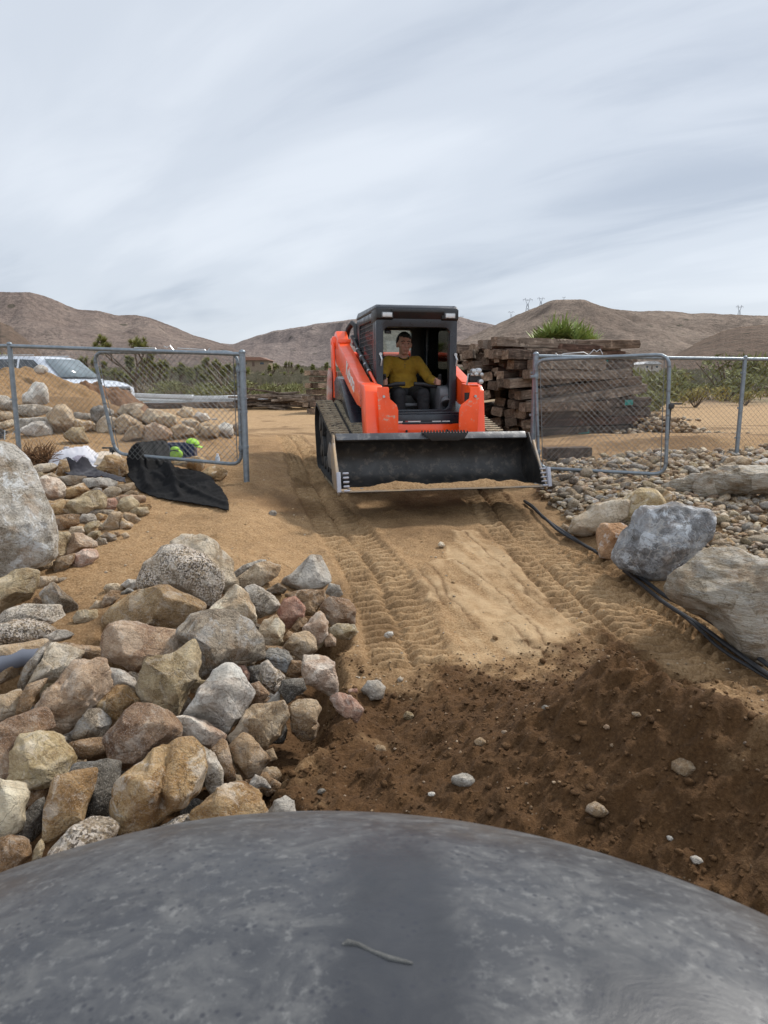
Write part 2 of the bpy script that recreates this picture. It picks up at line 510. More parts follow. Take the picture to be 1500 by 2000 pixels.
def dirt_material(name, attrs=True, dark=.25):
    m, t, b = newmat(name)
    c = N(t, 'ShaderNodeTexCoord'); v = c.outputs['Object']
    geo = N(t, 'ShaderNodeNewGeometry'); v = geo.outputs['Position']
    n1 = noise(t, v, 1.3, 5, .6); n2 = noise(t, v, 9, 6, .65); n3 = noise(t, v, 70, 5, .7); n4 = noise(t, v, 260, 3, .7)
    dry = ramp(t, n1, [(.3, (.155, .086, .034)), (.5, (.270, .163, .073)), (.7, (.375, .243, .122))])
    dry = mixc(t, .55, dry, ramp(t, n2, [(.25, (.090, .048, .019)), (.55, (.295, .181, .083)), (.75, (.48, .335, .180))]))
    dry = mixc(t, .35, dry, ramp(t, n3, [(.36, (.10, .053, .023)), (.5, (.40, .25, .13)), (.64, (.66, .49, .30))]))
    moist_dark = ramp(t, n2, [(.28, (.042, .020, .0065)), (.5, (.082, .040, .0135)), (.74, (.140, .073, .028))])
    moist_dark = mixc(t, .4, moist_dark, ramp(t, n3, [(.34, (.022, .010, .0035)), (.52, (.080, .038, .014)), (.68, (.17, .095, .044))]))
    pan = ramp(t, n2, [(.3, (.36, .235, .120)), (.5, (.46, .320, .180)), (.7, (.53, .385, .23))])
    col = dry
    if attrs:
        a1 = N(t, 'ShaderNodeAttribute', attribute_name='moist_dark'); a2 = N(t, 'ShaderNodeAttribute', attribute_name='pan')
        a3 = N(t, 'ShaderNodeAttribute', attribute_name='veg')
        f1 = math_(t, 'MULTIPLY', a1.outputs['Fac'], ramp(t, n2, [(.2, .9), (.6, 1)]))
        col = mixc(t, math_(t, 'MULTIPLY', a2.outputs['Fac'], .85), col, pan)
        col = mixc(t, f1, col, moist_dark)
        vg = ramp(t, noise(t, v, .35, 6, .7), [(.35, (.20, .135, .085)), (.52, (.24, .175, .11)), (.62, (.10, .10, .05)), (.8, (.06, .065, .03))])
        col = mixc(t, a3.outputs['Fac'], col, vg)
    else:
        col = mixc(t, dark, dry, moist_dark)
    # pale grit
    vo = N(t, 'ShaderNodeTexVoronoi'); vo.inputs['Scale'].default_value = 45; lk(t, v, vo.inputs['Vector'])
    g = ramp(t, vo.outputs['Distance'], [(.10, 1), (.17, 0)])
    gm = math_(t, 'MULTIPLY', g, ramp(t, noise(t, v, 23, 2), [(.60, 0), (.66, 1)]))
    col = mixc(t, math_(t, 'MULTIPLY', gm, .35), col, (.55, .45, .33))
    lk(t, col, b.inputs['Base Color'])
    b.inputs['Roughness'].default_value = .95; b.inputs['Specular IOR Level'].default_value = .25
    h = math_(t, 'ADD', math_(t, 'MULTIPLY', n2, .8), math_(t, 'ADD', math_(t, 'MULTIPLY', n3, .45), math_(t, 'MULTIPLY', n4, .14)))
    bump(t, b, h, .9, .034)
    return m
M_DIRT = dirt_material('sandy_dirt')
M_DIRT2 = dirt_material('heaped_dirt', False)
ground = mesh_np('ground', V, Fq, M_DIRT)
tag(ground, 'sandy dirt lot with track ruts and loose soil', None, None, 'structure')
def attr(o, name, arr):
    a = o.data.attributes.new(name, 'FLOAT', 'POINT'); a.data.foreach_set('value', np.asarray(arr, np.float32).ravel())
_m = GDK * 1.0
# damp soil clods in the ruts and along the edges; ground darker beneath the bucket
_d1, _, _s1 = polydist(GX, GY, LT); _d2, _, _s2 = polydist(GX, GY, RT)
_rut = .55 * sstep(.1, .5, perlin(GX * 2.2, GY * 1.3, GX * 0 + 5)) * GTR
_edge = .6 * np.exp(-((_s2 - .22 - .04 * perlin(GX * 3, GY * 3, GX * 0)) / .07) ** 2) * (_d2 < .6) * (GY < 6)
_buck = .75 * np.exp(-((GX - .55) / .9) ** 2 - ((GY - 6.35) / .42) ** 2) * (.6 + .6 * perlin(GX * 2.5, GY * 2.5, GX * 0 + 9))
_left = .55 * np.exp(-((GX + 1.5) / .55) ** 2 - ((GY - 3.9) / .5) ** 2)
_gv = 0
for L in GRV:
    d_, _, s_ = polydist(GX, GY, L); _gv = np.maximum(_gv, .75 * np.exp(-((s_ + perlin(GX * 8, GY * 8, GX * 0 + 2) * .02 + perlin(GX * 30, GY * 30, GX * 0 + 2) * .012) / .014) ** 2) * (d_ < .08))
_soft = .60 * sstep(-.15, .75, fbm(GX * .8, GY * .8, GX * 0 + 3, 3)) * (GY < 16)
attr(ground, 'moist_dark', np.clip(np.maximum.reduce([_m, _rut, _edge, _buck, _left, _soft]), 0, 1) * (1 - GPAN * (1 - GDK) * .75) + _gv)
_dx, _dy = PAN[10][0] - PAN[3][0], PAN[10][1] - PAN[3][1]; _dl = math.hypot(_dx, _dy); _al = (GX * _dx + GY * _dy) / _dl; _ac = (GX * _dy - GY * _dx) / _dl
_ps = fbm(_al * 1.3, _ac * 7.0, GX * 0 + 2.2, 4)
attr(ground, 'pan', np.clip(.50 * _bars * (1 - GDK) + GPAN * sstep(-.55, .25, _ps) + .35 * sstep(10, 14, GY) * (1 - sstep(26, 34, GY)), 0, 1))
attr(ground, 'veg', sstep(24, 40, GY + 4 * perlin(GX * .1, GY * .1, GX * 0)) * .9)
def gz(x, y):
    return float(g_full(np.array([float(x)]), np.array([float(y)]))[0][0])
# ------------------------------------------------------------------ rock materials
def rock_mat(name, A, B, C, speck=.3, white=.3, vein=.2, dust=.3, gran=0.0, wcol=(.76, .70, .61), strata=0.0):
    m, t, b = newmat(name)
    v = objvec(t)
    if strata:
        mp = N(t, 'ShaderNodeMapping'); mp.inputs['Scale'].default_value = (1, 1, 4.5); mp.inputs['Rotation'].default_value = (.35, .5, 0)
        lk(t, v, mp.inputs[0]); vs = mp.outputs[0]
    else: vs = v
    n1 = noise(t, vs, 4.0, 6, .6, .4); n2 = noise(t, vs, 17, 7, .68, .2); n3 = noise(t, v, 75, 5, .7); n4 = noise(t, v, 190, 3, .8)
    k = math_(t, 'ADD', math_(t, 'MULTIPLY', n1, .55), math_(t, 'MULTIPLY', n2, .45))
    c = ramp(t, k, [(.38, A), (.5, B), (.60, C)])
    dk = tuple(x * .38 for x in A)
    c = mixc(t, math_(t, 'MULTIPLY', ramp(t, n3, [(.34, 1), (.47, 0)]), .42 + speck * .5), c, dk)
    c = mixc(t, math_(t, 'MULTIPLY', ramp(t, noise(t, vs, 28, 8, .75, .8), [(.36, 1), (.46, 0)]), .55), c, tuple(x * .5 for x in A))
    if gran:
        vo = N(t, 'ShaderNodeTexVoronoi'); vo.inputs['Scale'].default_value = 130; lk(t, v, vo.inputs['Vector'])
        gr = ramp(t, vo.outputs['Color'], [(0, (.05, .04, .035)), (.38, B), (.60, (.68, .60, .52))], 'CONSTANT')
        c = mixc(t, math_(t, 'MULTIPLY', ramp(t, n1, [(.40, .35), (.52, 1)]), min(1, gran * 1.6)), c, gr)
    vf = N(t, 'ShaderNodeTexVoronoi'); vf.inputs['Scale'].default_value = 7.5; lk(t, v, vf.inputs['Vector'])
    fc = N(t, 'ShaderNodeSeparateColor'); lk(t, vf.outputs['Color'], fc.inputs[0])
    c = mixc(t, math_(t, 'MULTIPLY', ramp(t, fc.outputs[0], [(.2, 1), (.5, 0)]), .30 * (1 - gran)), c, A)
    c = mixc(t, math_(t, 'MULTIPLY', ramp(t, fc.outputs[1], [(.55, 0), (.9, 1)]), .38 * (1 - gran)), c, tuple(min(.85, x * 1.25) for x in C))
    ve = N(t, 'ShaderNodeTexVoronoi', feature='DISTANCE_TO_EDGE'); ve.inputs['Scale'].default_value = 9.0
    dj = N(t, 'ShaderNodeVectorMath', operation='ADD'); nj = N(t, 'ShaderNodeTexNoise'); nj.inputs['Scale'].default_value = 26; lk(t, v, nj.inputs['Vector'])
    sj = N(t, 'ShaderNodeVectorMath', operation='SCALE'); sj.inputs['Scale'].default_value = .035; lk(t, nj.outputs['Color'], sj.inputs[0]); lk(t, v, dj.inputs[0]); lk(t, sj.outputs[0], dj.inputs[1]); lk(t, dj.outputs[0], ve.inputs['Vector'])
    ck = math_(t, 'MULTIPLY', ramp(t, ve.outputs['Distance'], [(0, 1), (.022, 0)]), ramp(t, n1, [(.48, 0), (.58, 1)]))
    c = mixc(t, math_(t, 'MULTIPLY', ck, .6), c, tuple(x * .3 for x in A))
    nw = noise(t, vs, 8.5, 10, .72, .6)
    c = mixc(t, math_(t, 'MULTIPLY', ramp(t, nw, [(.52, 0), (.58, 1)]), white), c, wcol)
    nv = noise(t, vs, 3.3, 3, .5, 1.2)
    va = math_(t, 'ABSOLUTE', math_(t, 'SUBTRACT', nv, .5))
    c = mixc(t, math_(t, 'MULTIPLY', ramp(t, va, [(.0, 1), (.014, 0)]), vein * .45), c, (.70, .66, .60))
    nd = noise(t, v, 5.5, 8, .7)
    c = mixc(t, math_(t, 'MULTIPLY', ramp(t, nd, [(.50, 0), (.62, 1)]), dust), c, (.34, .20, .095))
    lt = math_(t, 'MULTIPLY', ramp(t, n4, [(.54, 0), (.66, 1)]), .45)
    c = mixc(t, lt, c, (.66, .60, .52))
    lk(t, c, b.inputs['Base Color'])
    b.inputs['Roughness'].default_value = .82; b.inputs['Specular IOR Level'].default_value = .2
    vo2 = N(t, 'ShaderNodeTexVoronoi', feature='DISTANCE_TO_EDGE'); vo2.inputs['Scale'].default_value = 6.5
    dv = N(t, 'ShaderNodeVectorMath', operation='ADD'); 
    nn = N(t, 'ShaderNodeTexNoise'); nn.inputs['Scale'].default_value = 5; lk(t, v, nn.inputs['Vector'])
    sc_ = N(t, 'ShaderNodeVectorMath', operation='SCALE'); sc_.inputs['Scale'].default_value = .06
    lk(t, nn.outputs['Color'], sc_.inputs[0]); lk(t, vs, dv.inputs[0]); lk(t, sc_.outputs[0], dv.inputs[1]); lk(t, dv.outputs[0], vo2.inputs['Vector'])
    cr2 = ramp(t, vo2.outputs['Distance'], [(0, 0), (.035, 1)])
    h = math_(t, 'ADD', math_(t, 'MULTIPLY', n2, 1.0), math_(t, 'ADD', math_(t, 'MULTIPLY', n3, .30), math_(t, 'ADD', math_(t, 'MULTIPLY', n4, .12), math_(t, 'MULTIPLY', cr2, .10))))
    bump(t, b, h, 1.0, .045)
    return m
RM = {
 'granite': rock_mat('speckled_granite', (0.15, 0.105, 0.06), (0.34, 0.265, 0.18), (0.52, 0.44, 0.34), .8, .35, .0, .15, .55),
 'greygran': rock_mat('grey_granite', (0.17, 0.13, 0.09), (0.36, 0.305, 0.23), (0.56, 0.5, 0.41), .6, .5, .1, .2, .35),
 'tan': rock_mat('tan_stone', (0.215, 0.135, 0.07), (0.4, 0.285, 0.17), (0.56, 0.44, 0.3), .3, .25, .15, .35),
 'paletan': rock_mat('pale_tan_stone', (0.26, 0.185, 0.11), (0.48, 0.38, 0.26), (0.64, 0.55, 0.42), .25, .35, .2, .25),
 'ochre': rock_mat('ochre_stone', (0.17, 0.085, 0.03), (0.37, 0.225, 0.095), (0.54, 0.39, 0.215), .4, .45, .3, .3),
 'brown': rock_mat('brown_stone', (0.12, 0.065, 0.03), (0.27, 0.165, 0.085), (0.45, 0.31, 0.18), .4, .2, .15, .3),
 'longbrown': rock_mat('smooth_brown_stone', (0.15, 0.085, 0.035), (0.3, 0.195, 0.095), (0.42, 0.3, 0.165), .15, .25, .35, .25),
 'tanpink': rock_mat('pinkish_tan_stone', (0.22, 0.125, 0.075), (0.42, 0.285, 0.18), (0.58, 0.45, 0.33), .35, .25, .1, .35),
 'olive': rock_mat('olive_tan_stone', (0.17, 0.115, 0.055), (0.37, 0.28, 0.155), (0.54, 0.44, 0.285), .4, .2, .15, .25),
 'greyrust': rock_mat('grey_rust_stone', (0.115, 0.083, 0.052), (0.245, 0.195, 0.14), (0.42, 0.35, 0.265), .5, .45, .25, .4, 0, (.5, .5, .49)),
 'white': rock_mat('white_grey_stone', (0.3, 0.25, 0.2), (0.53, 0.48, 0.42), (0.72, 0.68, 0.62), .2, .5, .2, .25),
 'cream': rock_mat('cream_stone', (0.3, 0.19, 0.1), (0.57, 0.44, 0.29), (0.74, 0.64, 0.48), .2, .3, .2, .25),
 'grey': rock_mat('grey_stone', (0.2, 0.175, 0.14), (0.37, 0.335, 0.285), (0.54, 0.5, 0.44), .5, .4, .15, .2),
 'bluegrey': rock_mat('blue_grey_stone', (0.1, 0.09, 0.075), (0.24, 0.22, 0.19), (0.42, 0.395, 0.35), .4, .45, .35, .12, 0, (.52, .55, .58)),
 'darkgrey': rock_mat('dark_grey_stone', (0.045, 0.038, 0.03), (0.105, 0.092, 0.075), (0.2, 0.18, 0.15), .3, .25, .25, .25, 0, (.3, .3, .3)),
 'red': rock_mat('red_stone', (0.2, 0.065, 0.04), (0.36, 0.155, 0.1), (0.5, 0.3, 0.21), .3, .1, .1, .25),
 'pink': rock_mat('pink_stone', (0.28, 0.13, 0.085), (0.48, 0.29, 0.21), (0.64, 0.47, 0.37), .3, .3, .1, .2),
 'pinkwhite': rock_mat('pink_white_stone', (0.36, 0.22, 0.145), (0.6, 0.46, 0.35), (0.76, 0.67, 0.57), .3, .45, .1, .25),
 'purple': rock_mat('purple_brown_stone', (0.15, 0.08, 0.045), (0.29, 0.185, 0.115), (0.45, 0.32, 0.21), .3, .25, .15, .3),
 'yellow': rock_mat('yellow_cream_stone', (0.26, 0.165, 0.065), (0.52, 0.4, 0.22), (0.7, 0.59, 0.4), .25, .35, .2, .2),
 'orange': rock_mat('orange_white_stone', (.36, .17, .07), (.46, .26, .13), (.56, .38, .24), .2, .9, .2, .15, 0, (.66, .60, .55)),
 'bigblue': rock_mat('banded_blue_grey_boulder', (.10, .10, .10), (.26, .265, .275), (.48, .50, .52), .4, .8, .9, .2, 0, (.66, .70, .74)),
 'strata': rock_mat('banded_tan_grey_boulder', (0.17, 0.125, 0.075), (0.39, 0.33, 0.245), (0.56, 0.51, 0.43), .4, .4, .3, .35, 0, (.55, .53, .49), 1),
 'giant': rock_mat('white_grey_giant_boulder', (0.19, 0.15, 0.1), (0.43, 0.395, 0.335), (0.6, 0.575, 0.53), .6, .85, .4, .35, .12, (.70, .71, .70)),
}
CR = {'A': (200, 1020, 2.679), 'B': (0, 840, 4.6875), 'C': (0, 1080, 5), 'D': (0, 1340, 5), 'H': (240, 1280, 3.947),
      'R': (1000, 860, 3), 'L': (0, 680, 5.357), 'M': (230, 640, 3.571), 'Q': (0, 560, 3)}
def ico(n):
    b = bmesh.new(); bmesh.ops.create_icosphere(b, subdivisions=n, radius=1)
    V = np.array([v.co[:] for v in b.verts]); Fc = np.array([[v.index for v in f.verts] for f in b.faces]); b.free()
    return V, Fc
ICO = {n: ico(n) for n in (2, 3, 4, 5, 6)}
def radial(poly, n=240, smooth=2):
    """star-shaped radius table of a polygon around the origin"""
    ang = np.linspace(-math.pi, math.pi, n, endpoint=False); R = np.zeros(n)
    P = np.array(poly)
    for i in range(len(P)):
        a, b = P[i], P[(i + 1) % len(P)]
        dx, dy = np.cos(ang), np.sin(ang)
        e = b - a; den = dx * e[1] - dy * e[0]
        with np.errstate(all='ignore'):
            t = (a[0] * e[1] - a[1] * e[0]) / den
            s = (a[0] * dy - a[1] * dx) / den
        ok = (t > 0) & (s >= -1e-6) & (s <= 1 + 1e-6)
        R = np.where(ok & (t > R), t, R)
    R[R == 0] = np.median(R)
    k = np.ones(2 * smooth + 1); k /= k.sum()
    R = np.convolve(np.concatenate([R[-smooth:], R, R[:smooth]]), k, 'valid')
    return R
def rock_shape(poly_m, T, seed, lvl=4, facets=6, rough=.05, sq=.72, strata=0, groove=None):
    """poly_m: outline (x right, y up) in metres; returns local verts (x, y, z towards the viewer)"""
    r = np.random.default_rng(seed)
    D, Fc = ICO[lvl]
    R = radial(poly_m)
    phi = np.arctan2(D[:, 1], D[:, 0]); ft = (phi + math.pi) / (2 * math.pi) * len(R)
    i0 = np.floor(ft).astype(int) % len(R); fr = ft - np.floor(ft)
    Rp = (R[i0] * (1 - fr) + R[(i0 + 1) % len(R)] * fr) * 1.07
    s = np.sqrt(np.clip(1 - D[:, 2] ** 2, 0, 1))
    sp = s ** sq; cp = np.sign(D[:, 2]) * np.abs(D[:, 2]) ** sq
    q = np.stack([np.cos(phi) * sp, np.sin(phi) * sp, cp], 1)
    nf = facets * 3 + 2
    for k in range(nf):
        n = r.normal(size=3); n[2] = n[2] * .9 + (.25 if k % 2 else 0); n /= np.linalg.norm(n)
        inpl = 1 - abs(n[2])
        d = r.uniform(.64, .90) if k < facets and inpl < .6 else r.uniform(.80, .96)
        d = max(d, .93 * float(sstep(.55, .95, inpl)))
        ex = q @ n - d
        q = q - np.clip(ex, 0, None)[:, None] * n * .95
    m = R.mean()
    P = np.stack([q[:, 0] * Rp, q[:, 1] * Rp, q[:, 2] * T], 1)
    o = r.uniform(0, 80, 3)
    c = P / m
    dn = fbm(c[:, 0] * 1.3 + o[0], c[:, 1] * 1.3 + o[1], c[:, 2] * 1.3 + o[2], 3, .5) * rough * 1.3
    dn += (ridged(c[:, 0] * 2.2 + o[1], c[:, 1] * 2.2 + o[2], c[:, 2] * 2.2 + o[0], 4, .55) - 1.0) * rough * .45
    if lvl >= 4: dn += fbm(c[:, 0] * 8 + o[2], c[:, 1] * 8 + o[0], c[:, 2] * 8, 4, .62) * rough * .42
    if strata:
        ll = c[:, 1] * 4.5 + c[:, 0] * .9 + fbm(c[:, 0] + o[0], c[:, 1], c[:, 2], 2) * .8
        dn += (np.abs((ll % 1) - .5) - .25) * .10 * strata
    if groove:
        (gx0, gy0), (gx1, gy1), gw, gd = groove
        dd, _, _ = polydist(P[:, 0] + .1 * m * perlin(c[:, 1] * 2, c[:, 2], c[:, 0] * 0), P[:, 1], [(gx0, gy0), (gx1, gy1)])
        dn -= gd / m * np.exp(-(dd / gw) ** 2) * (P[:, 2] > 0)
    nd = P / (np.linalg.norm(P, axis=1)[:, None] + 1e-9)
    P = P + nd * (dn * m)[:, None]
    return P, Fc
ROCKI = [0]
def rock(crop, key, label, pts, name='rock', cat='rock', group=None, T=None, dz=0, facets=6, rough=.05, sq=.72, lvl=None, strata=0, groove=None, yy=None, g=None):
    ROCKI[0] += 1
    if crop: x0, y0, k = CR[crop]; P = [(x0 + a / k, y0 + b / k) for a, b in pts]
    else: P = pts
    P = np.array(P, float)
    a = P; b = np.roll(P, -1, 0); cr_ = a[:, 0] * b[:, 1] - b[:, 0] * a[:, 1]
    A = cr_.sum() / 2
    cx = ((a[:, 0] + b[:, 0]) * cr_).sum() / (6 * A); cy = ((a[:, 1] + b[:, 1]) * cr_).sum() / (6 * A)
    vb = P[:, 1].max()
    h = hit(cx, min(vb, 1985), 0, g)
    y0_ = yy if yy else h.y
    s = mpp(cx, cy, y0_)
    mr = math.sqrt(abs(A) / math.pi) * s
    Tm = (T or .85) * mr
    yc = y0_ + (0 if yy else Tm * .55) - dz
    s = mpp(cx, cy, yc)
    loc = at(cx, cy, yc)
    poly_m = [((p[0] - cx) * s, -(p[1] - cy) * s) for p in P]
    d = Vector(ray(cx, cy)).normalized()
    e1 = d.cross(Vector((0, 0, 1))).normalized(); e2 = e1.cross(d); e3 = -d
    lv = lvl or (6 if mr > .33 else 5 if mr > .085 else 4 if mr > .03 else 3)
    gv = None
    if groove:
        (ga, gb, gc, gd_) = groove
        cvt = lambda q: (((x0 + q[0] / k) - cx) * s, -((y0 + q[1] / k) - cy) * s)
        gv = (cvt(ga), cvt(gb), gc, gd_)
    Vl, Fc = rock_shape(poly_m, Tm, ROCKI[0] * 13 + 5, lv, facets, rough, sq, strata, gv)
    B3 = np.array([e1[:], e2[:], e3[:]])
    Vw = Vl @ B3
    o = mesh_np(name, Vw, Fc, RM[key])
    o.location = loc
    tag(o, label, cat, group)
    return o
PILE = 'rocks of the loose heap in the left foreground'
WALLG = 'stones packed beside the giant boulder'
def rk(crop, key, label, *pts, **kw):
    kw.setdefault('group', PILE if crop in 'ACDH' else WALLG if crop == 'B' else None)
    return rock(crop, key, label, list(pts), **kw)
BIG = dict(name='boulder', cat='boulder')
# --- loose heap, far edge first
rk('A', 'granite', 'big rounded boulder with coarse black and white speckles at the top of the heap', (197,300),(240,200),(330,125),(430,128),(540,185),(620,270),(634,350),(600,430),(555,450),(430,420),(330,400),(225,370), **BIG, facets=2, rough=.03, sq=.85)
rk('A', 'paletan', 'pale olive boulder right behind the black and white speckled boulder', (370,100),(440,58),(540,75),(600,120),(680,210),(672,270),(700,330),(640,380),(480,330),(400,200), **BIG, facets=5)
rk('A', 'longbrown', 'long smooth brown boulder with a white scratch, just below the speckled boulder', (22,465),(60,410),(150,365),(250,338),(340,337),(450,385),(548,460),(470,520),(400,575),(230,560),(100,512),(35,505), **BIG, facets=4, rough=.025, T=.8)
rk('A', 'tanpink', 'large pinkish tan boulder with a notch on its right, in the middle of the heap', (22,560),(55,515),(120,505),(280,560),(440,595),(492,650),(480,720),(330,760),(190,770),(90,730),(12,690), **BIG, facets=5)
rk('A', 'olive', 'olive tan boulder with a flat top leaning against the pinkish tan one', (190,850),(240,715),(370,680),(480,635),(517,700),(510,830),(440,930),(370,1012),(280,985),(195,920), **BIG, facets=7)
rk('A', 'greyrust', 'dark grey boulder with rust patches right of the long brown boulder', (408,570),(470,465),(600,462),(690,475),(780,540),(832,640),(830,725),(700,750),(620,790),(520,800),(470,650), **BIG, facets=6, rough=.04)
rk('A', 'white', 'whitish grey angular boulder standing on end in the heap', (415,1010),(520,860),(590,770),(670,733),(740,765),(787,910),(740,980),(640,1112),(560,1050), **BIG, facets=5, rough=.035)
rk('A', 'cream', 'cream rock with a brown left side, between the speckled boulder and the grey rusty one', (545,465),(640,380),(700,325),(760,370),(797,440),(797,520),(772,552),(690,520),(600,500))
rk('A', 'greygran', 'olive grey granite rock right of the cream rock', (740,340),(800,328),(880,370),(927,440),(880,490),(805,498),(750,430))
rk('A', 'tan', 'flat tan slab half sunk in sand behind the heap', (700,292),(800,220),(880,203),(927,230),(915,290),(830,332),(730,335), T=.6)
rk('A', 'grey', 'thin grey slab against the flat tan slab', (678,262),(740,222),(830,198),(868,205),(770,250),(700,292), T=.6)
rk('A', 'grey', 'light grey pyramid shaped boulder at the far right corner of the heap', (938,300),(1020,240),(1090,178),(1140,176),(1172,230),(1198,312),(1150,352),(1020,362),(950,342), **BIG, facets=4, rough=.03)
rk('A', 'greyrust', 'small grey rock tucked left of the pyramid shaped boulder', (858,350),(920,318),(965,350),(945,378),(880,372))
rk('A', 'brown', 'grey brown rock underneath the pyramid shaped boulder', (950,375),(1060,350),(1160,358),(1168,415),(1100,482),(1050,490),(1030,420),(970,395))
rk('A', 'grey', 'small smooth light grey stone under the right tip of the pyramid shaped boulder', (1168,370),(1190,318),(1240,333),(1258,382),(1220,398), facets=1)
rk('A', 'red', 'brick red rock with a tan rim', (918,460),(950,400),(1010,388),(1058,450),(1052,500),(982,568),(938,530))
rk('A', 'purple', 'pinkish brown block crossed by a thin pale line', (1143,440),(1190,386),(1290,403),(1322,460),(1315,535),(1200,535),(1150,490))
rk('A', 'olive', 'flat dark olive slab lying below the pinkish brown block', (1183,552),(1240,528),(1330,538),(1347,580),(1300,618),(1220,605),(1190,585), T=.6)
rk('A', 'pinkwhite', 'oblong white and pink rock with dark pits, leaning left', (1045,560),(1090,485),(1140,468),(1190,518),(1182,590),(1130,642),(1085,610))
rk('A', 'purple', 'small purple stone at the dirt edge below the dark olive slab', (1155,612),(1190,580),(1222,605),(1218,650),(1168,652))
rk('A', 'brown', 'small grey brown cube between the brick red rock and the white and pink one', (993,548),(1030,495),(1082,505),(1062,550),(1020,588))
rk('A', 'cream', 'oval rock stained brown and white beside the brick red rock', (803,600),(850,510),(910,476),(952,540),(942,630),(875,655),(820,635))
rk('A', 'tan', 'tan speckled oblong rock below the white and pink one', (940,652),(1000,588),(1080,568),(1127,610),(1122,670),(1040,720),(980,690))
rk('A', 'brown', 'small brown rock wedged above the tan speckled oblong rock', (943,605),(975,568),(1012,590),(960,645))
rk('A', 'brown', 'thin flat brown stone under the brown and white oval rock', (820,640),(880,645),(960,652),(992,690),(940,690),(850,668), T=.6)
rk('A', 'bluegrey', 'blue and white mottled rock in the centre right of the heap', (828,692),(880,658),(960,663),(997,720),(960,792),(890,745))
rk('A', 'granite', 'brown speckled upright rock below the blue and white mottled one', (823,745),(870,723),(962,812),(920,862),(890,897),(838,850))
rk('A', 'brown', 'small dark brown rock right of the blue and white mottled one', (963,795),(990,720),(1040,728),(1052,790),(1010,822))
rk('A', 'pinkwhite', 'bumpy white rock with pink blotches at the right edge of the heap', (1048,790),(1060,700),(1120,686),(1212,740),(1222,800),(1242,850),(1230,892),(1190,907),(1140,872),(1060,842), facets=4, rough=.07)
rk('A', 'darkgrey', 'dark grey block with a flat top below the bumpy white rock', (918,870),(940,823),(1050,818),(1067,880),(1000,922),(960,948))
rk('A', 'purple', 'small rounded brown rock touching the whitish grey angular boulder', (763,850),(820,833),(872,902),(820,962),(785,932))
rk('A', 'grey', 'narrow grey sliver of stone pointing up beside the dark grey block', (838,952),(930,878),(927,942),(870,962), T=.6)
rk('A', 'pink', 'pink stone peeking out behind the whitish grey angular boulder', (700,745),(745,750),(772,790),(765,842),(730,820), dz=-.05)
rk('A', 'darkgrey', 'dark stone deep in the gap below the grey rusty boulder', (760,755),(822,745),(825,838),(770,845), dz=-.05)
rk('A', 'tan', 'large tan brown rock below the whitish grey angular boulder', (660,1110),(730,1000),(800,965),(955,943),(972,1030),(932,1130),(850,1182),(780,1150),(700,1160), **BIG)
rk('A', 'tan', 'rounded tan rock with white crust, half buried in dark dirt', (963,952),(1030,928),(1120,938),(1152,980),(1120,1052),(1060,1082),(1000,1077))
rk('A', 'pinkwhite', 'long peach coloured slab behind the cracked ochre boulder', (368,1015),(430,1008),(540,1038),(642,1130),(620,1172),(570,1192),(480,1142),(400,1102), T=.7)
rk('A', 'greygran', 'grey granite rock half hidden by the cracked ochre boulder', (400,1120),(480,1140),(590,1218),(624,1300),(617,1382),(560,1432),(520,1350))
rk('A', 'brown', 'narrow upright grey brown rock right of the grey granite one', (573,1182),(620,1128),(655,1150),(702,1362),(640,1375),(615,1280))
rk('A', 'brown', 'brown rock with flat shiny faces at the lower right of the heap', (658,1172),(740,1108),(790,1128),(887,1252),(820,1322),(740,1338),(690,1262), facets=8)
rk('A', 'ochre', 'big ochre boulder with a long dark crack and white crust, nearest the grey hood', (62,1420),(90,1330),(190,1260),(280,1190),(380,1163),(480,1168),(522,1240),(532,1340),(490,1442),(380,1512),(200,1592),(110,1572),(73,1500), **BIG, facets=4, rough=.035, groove=((365,1180),(300,1500),.014,.045))
rk('A', 'ochre', 'rust brown boulder partly hidden behind the top edge of the grey hood', (473,1500),(540,1440),(640,1373),(750,1368),(822,1430),(855,1540),(780,1640),(600,1660),(490,1600), **BIG)
rk('A', 'purple', 'purple brown boulder with a thin crack above the cracked ochre boulder', (0,1110),(50,1050),(180,958),(260,963),(340,1010),(404,1100),(392,1170),(270,1215),(150,1292),(60,1252),(20,1180), **BIG, facets=7, rough=.03)
rk('A', 'white', 'small white curved stone on the dark dirt beside the rust brown boulder', (758,1372),(800,1318),(852,1350),(882,1402),(830,1384),(770,1397), T=.7)
rk('A', 'grey', 'grey white streaked stone just above the hood edge', (850,1522),(900,1458),(960,1438),(1002,1465),(1020,1545),(900,1560))
rk('A', 'pink', 'pink and white ribbed rock sticking out of the dirt at the heap edge', (1188,922),(1230,888),(1300,910),(1362,980),(1325,1052),(1270,1022),(1230,985), facets=3, rough=.09)
rk('A', 'grey', 'lone round light grey stone on the dirt right of the heap', (1353,880),(1390,833),(1440,828),(1480,860),(1462,922),(1400,927), facets=1, group=None)
rk('A', 'tan', 'small tan stone beside the shiny faced brown rock', (850,1195),(895,1180),(915,1240),(880,1250))
rk('A', 'darkgrey', 'dark rock in the shaded gap left of the shiny faced brown rock', (640,1130),(668,1130),(670,1180),(650,1180), dz=-.03)
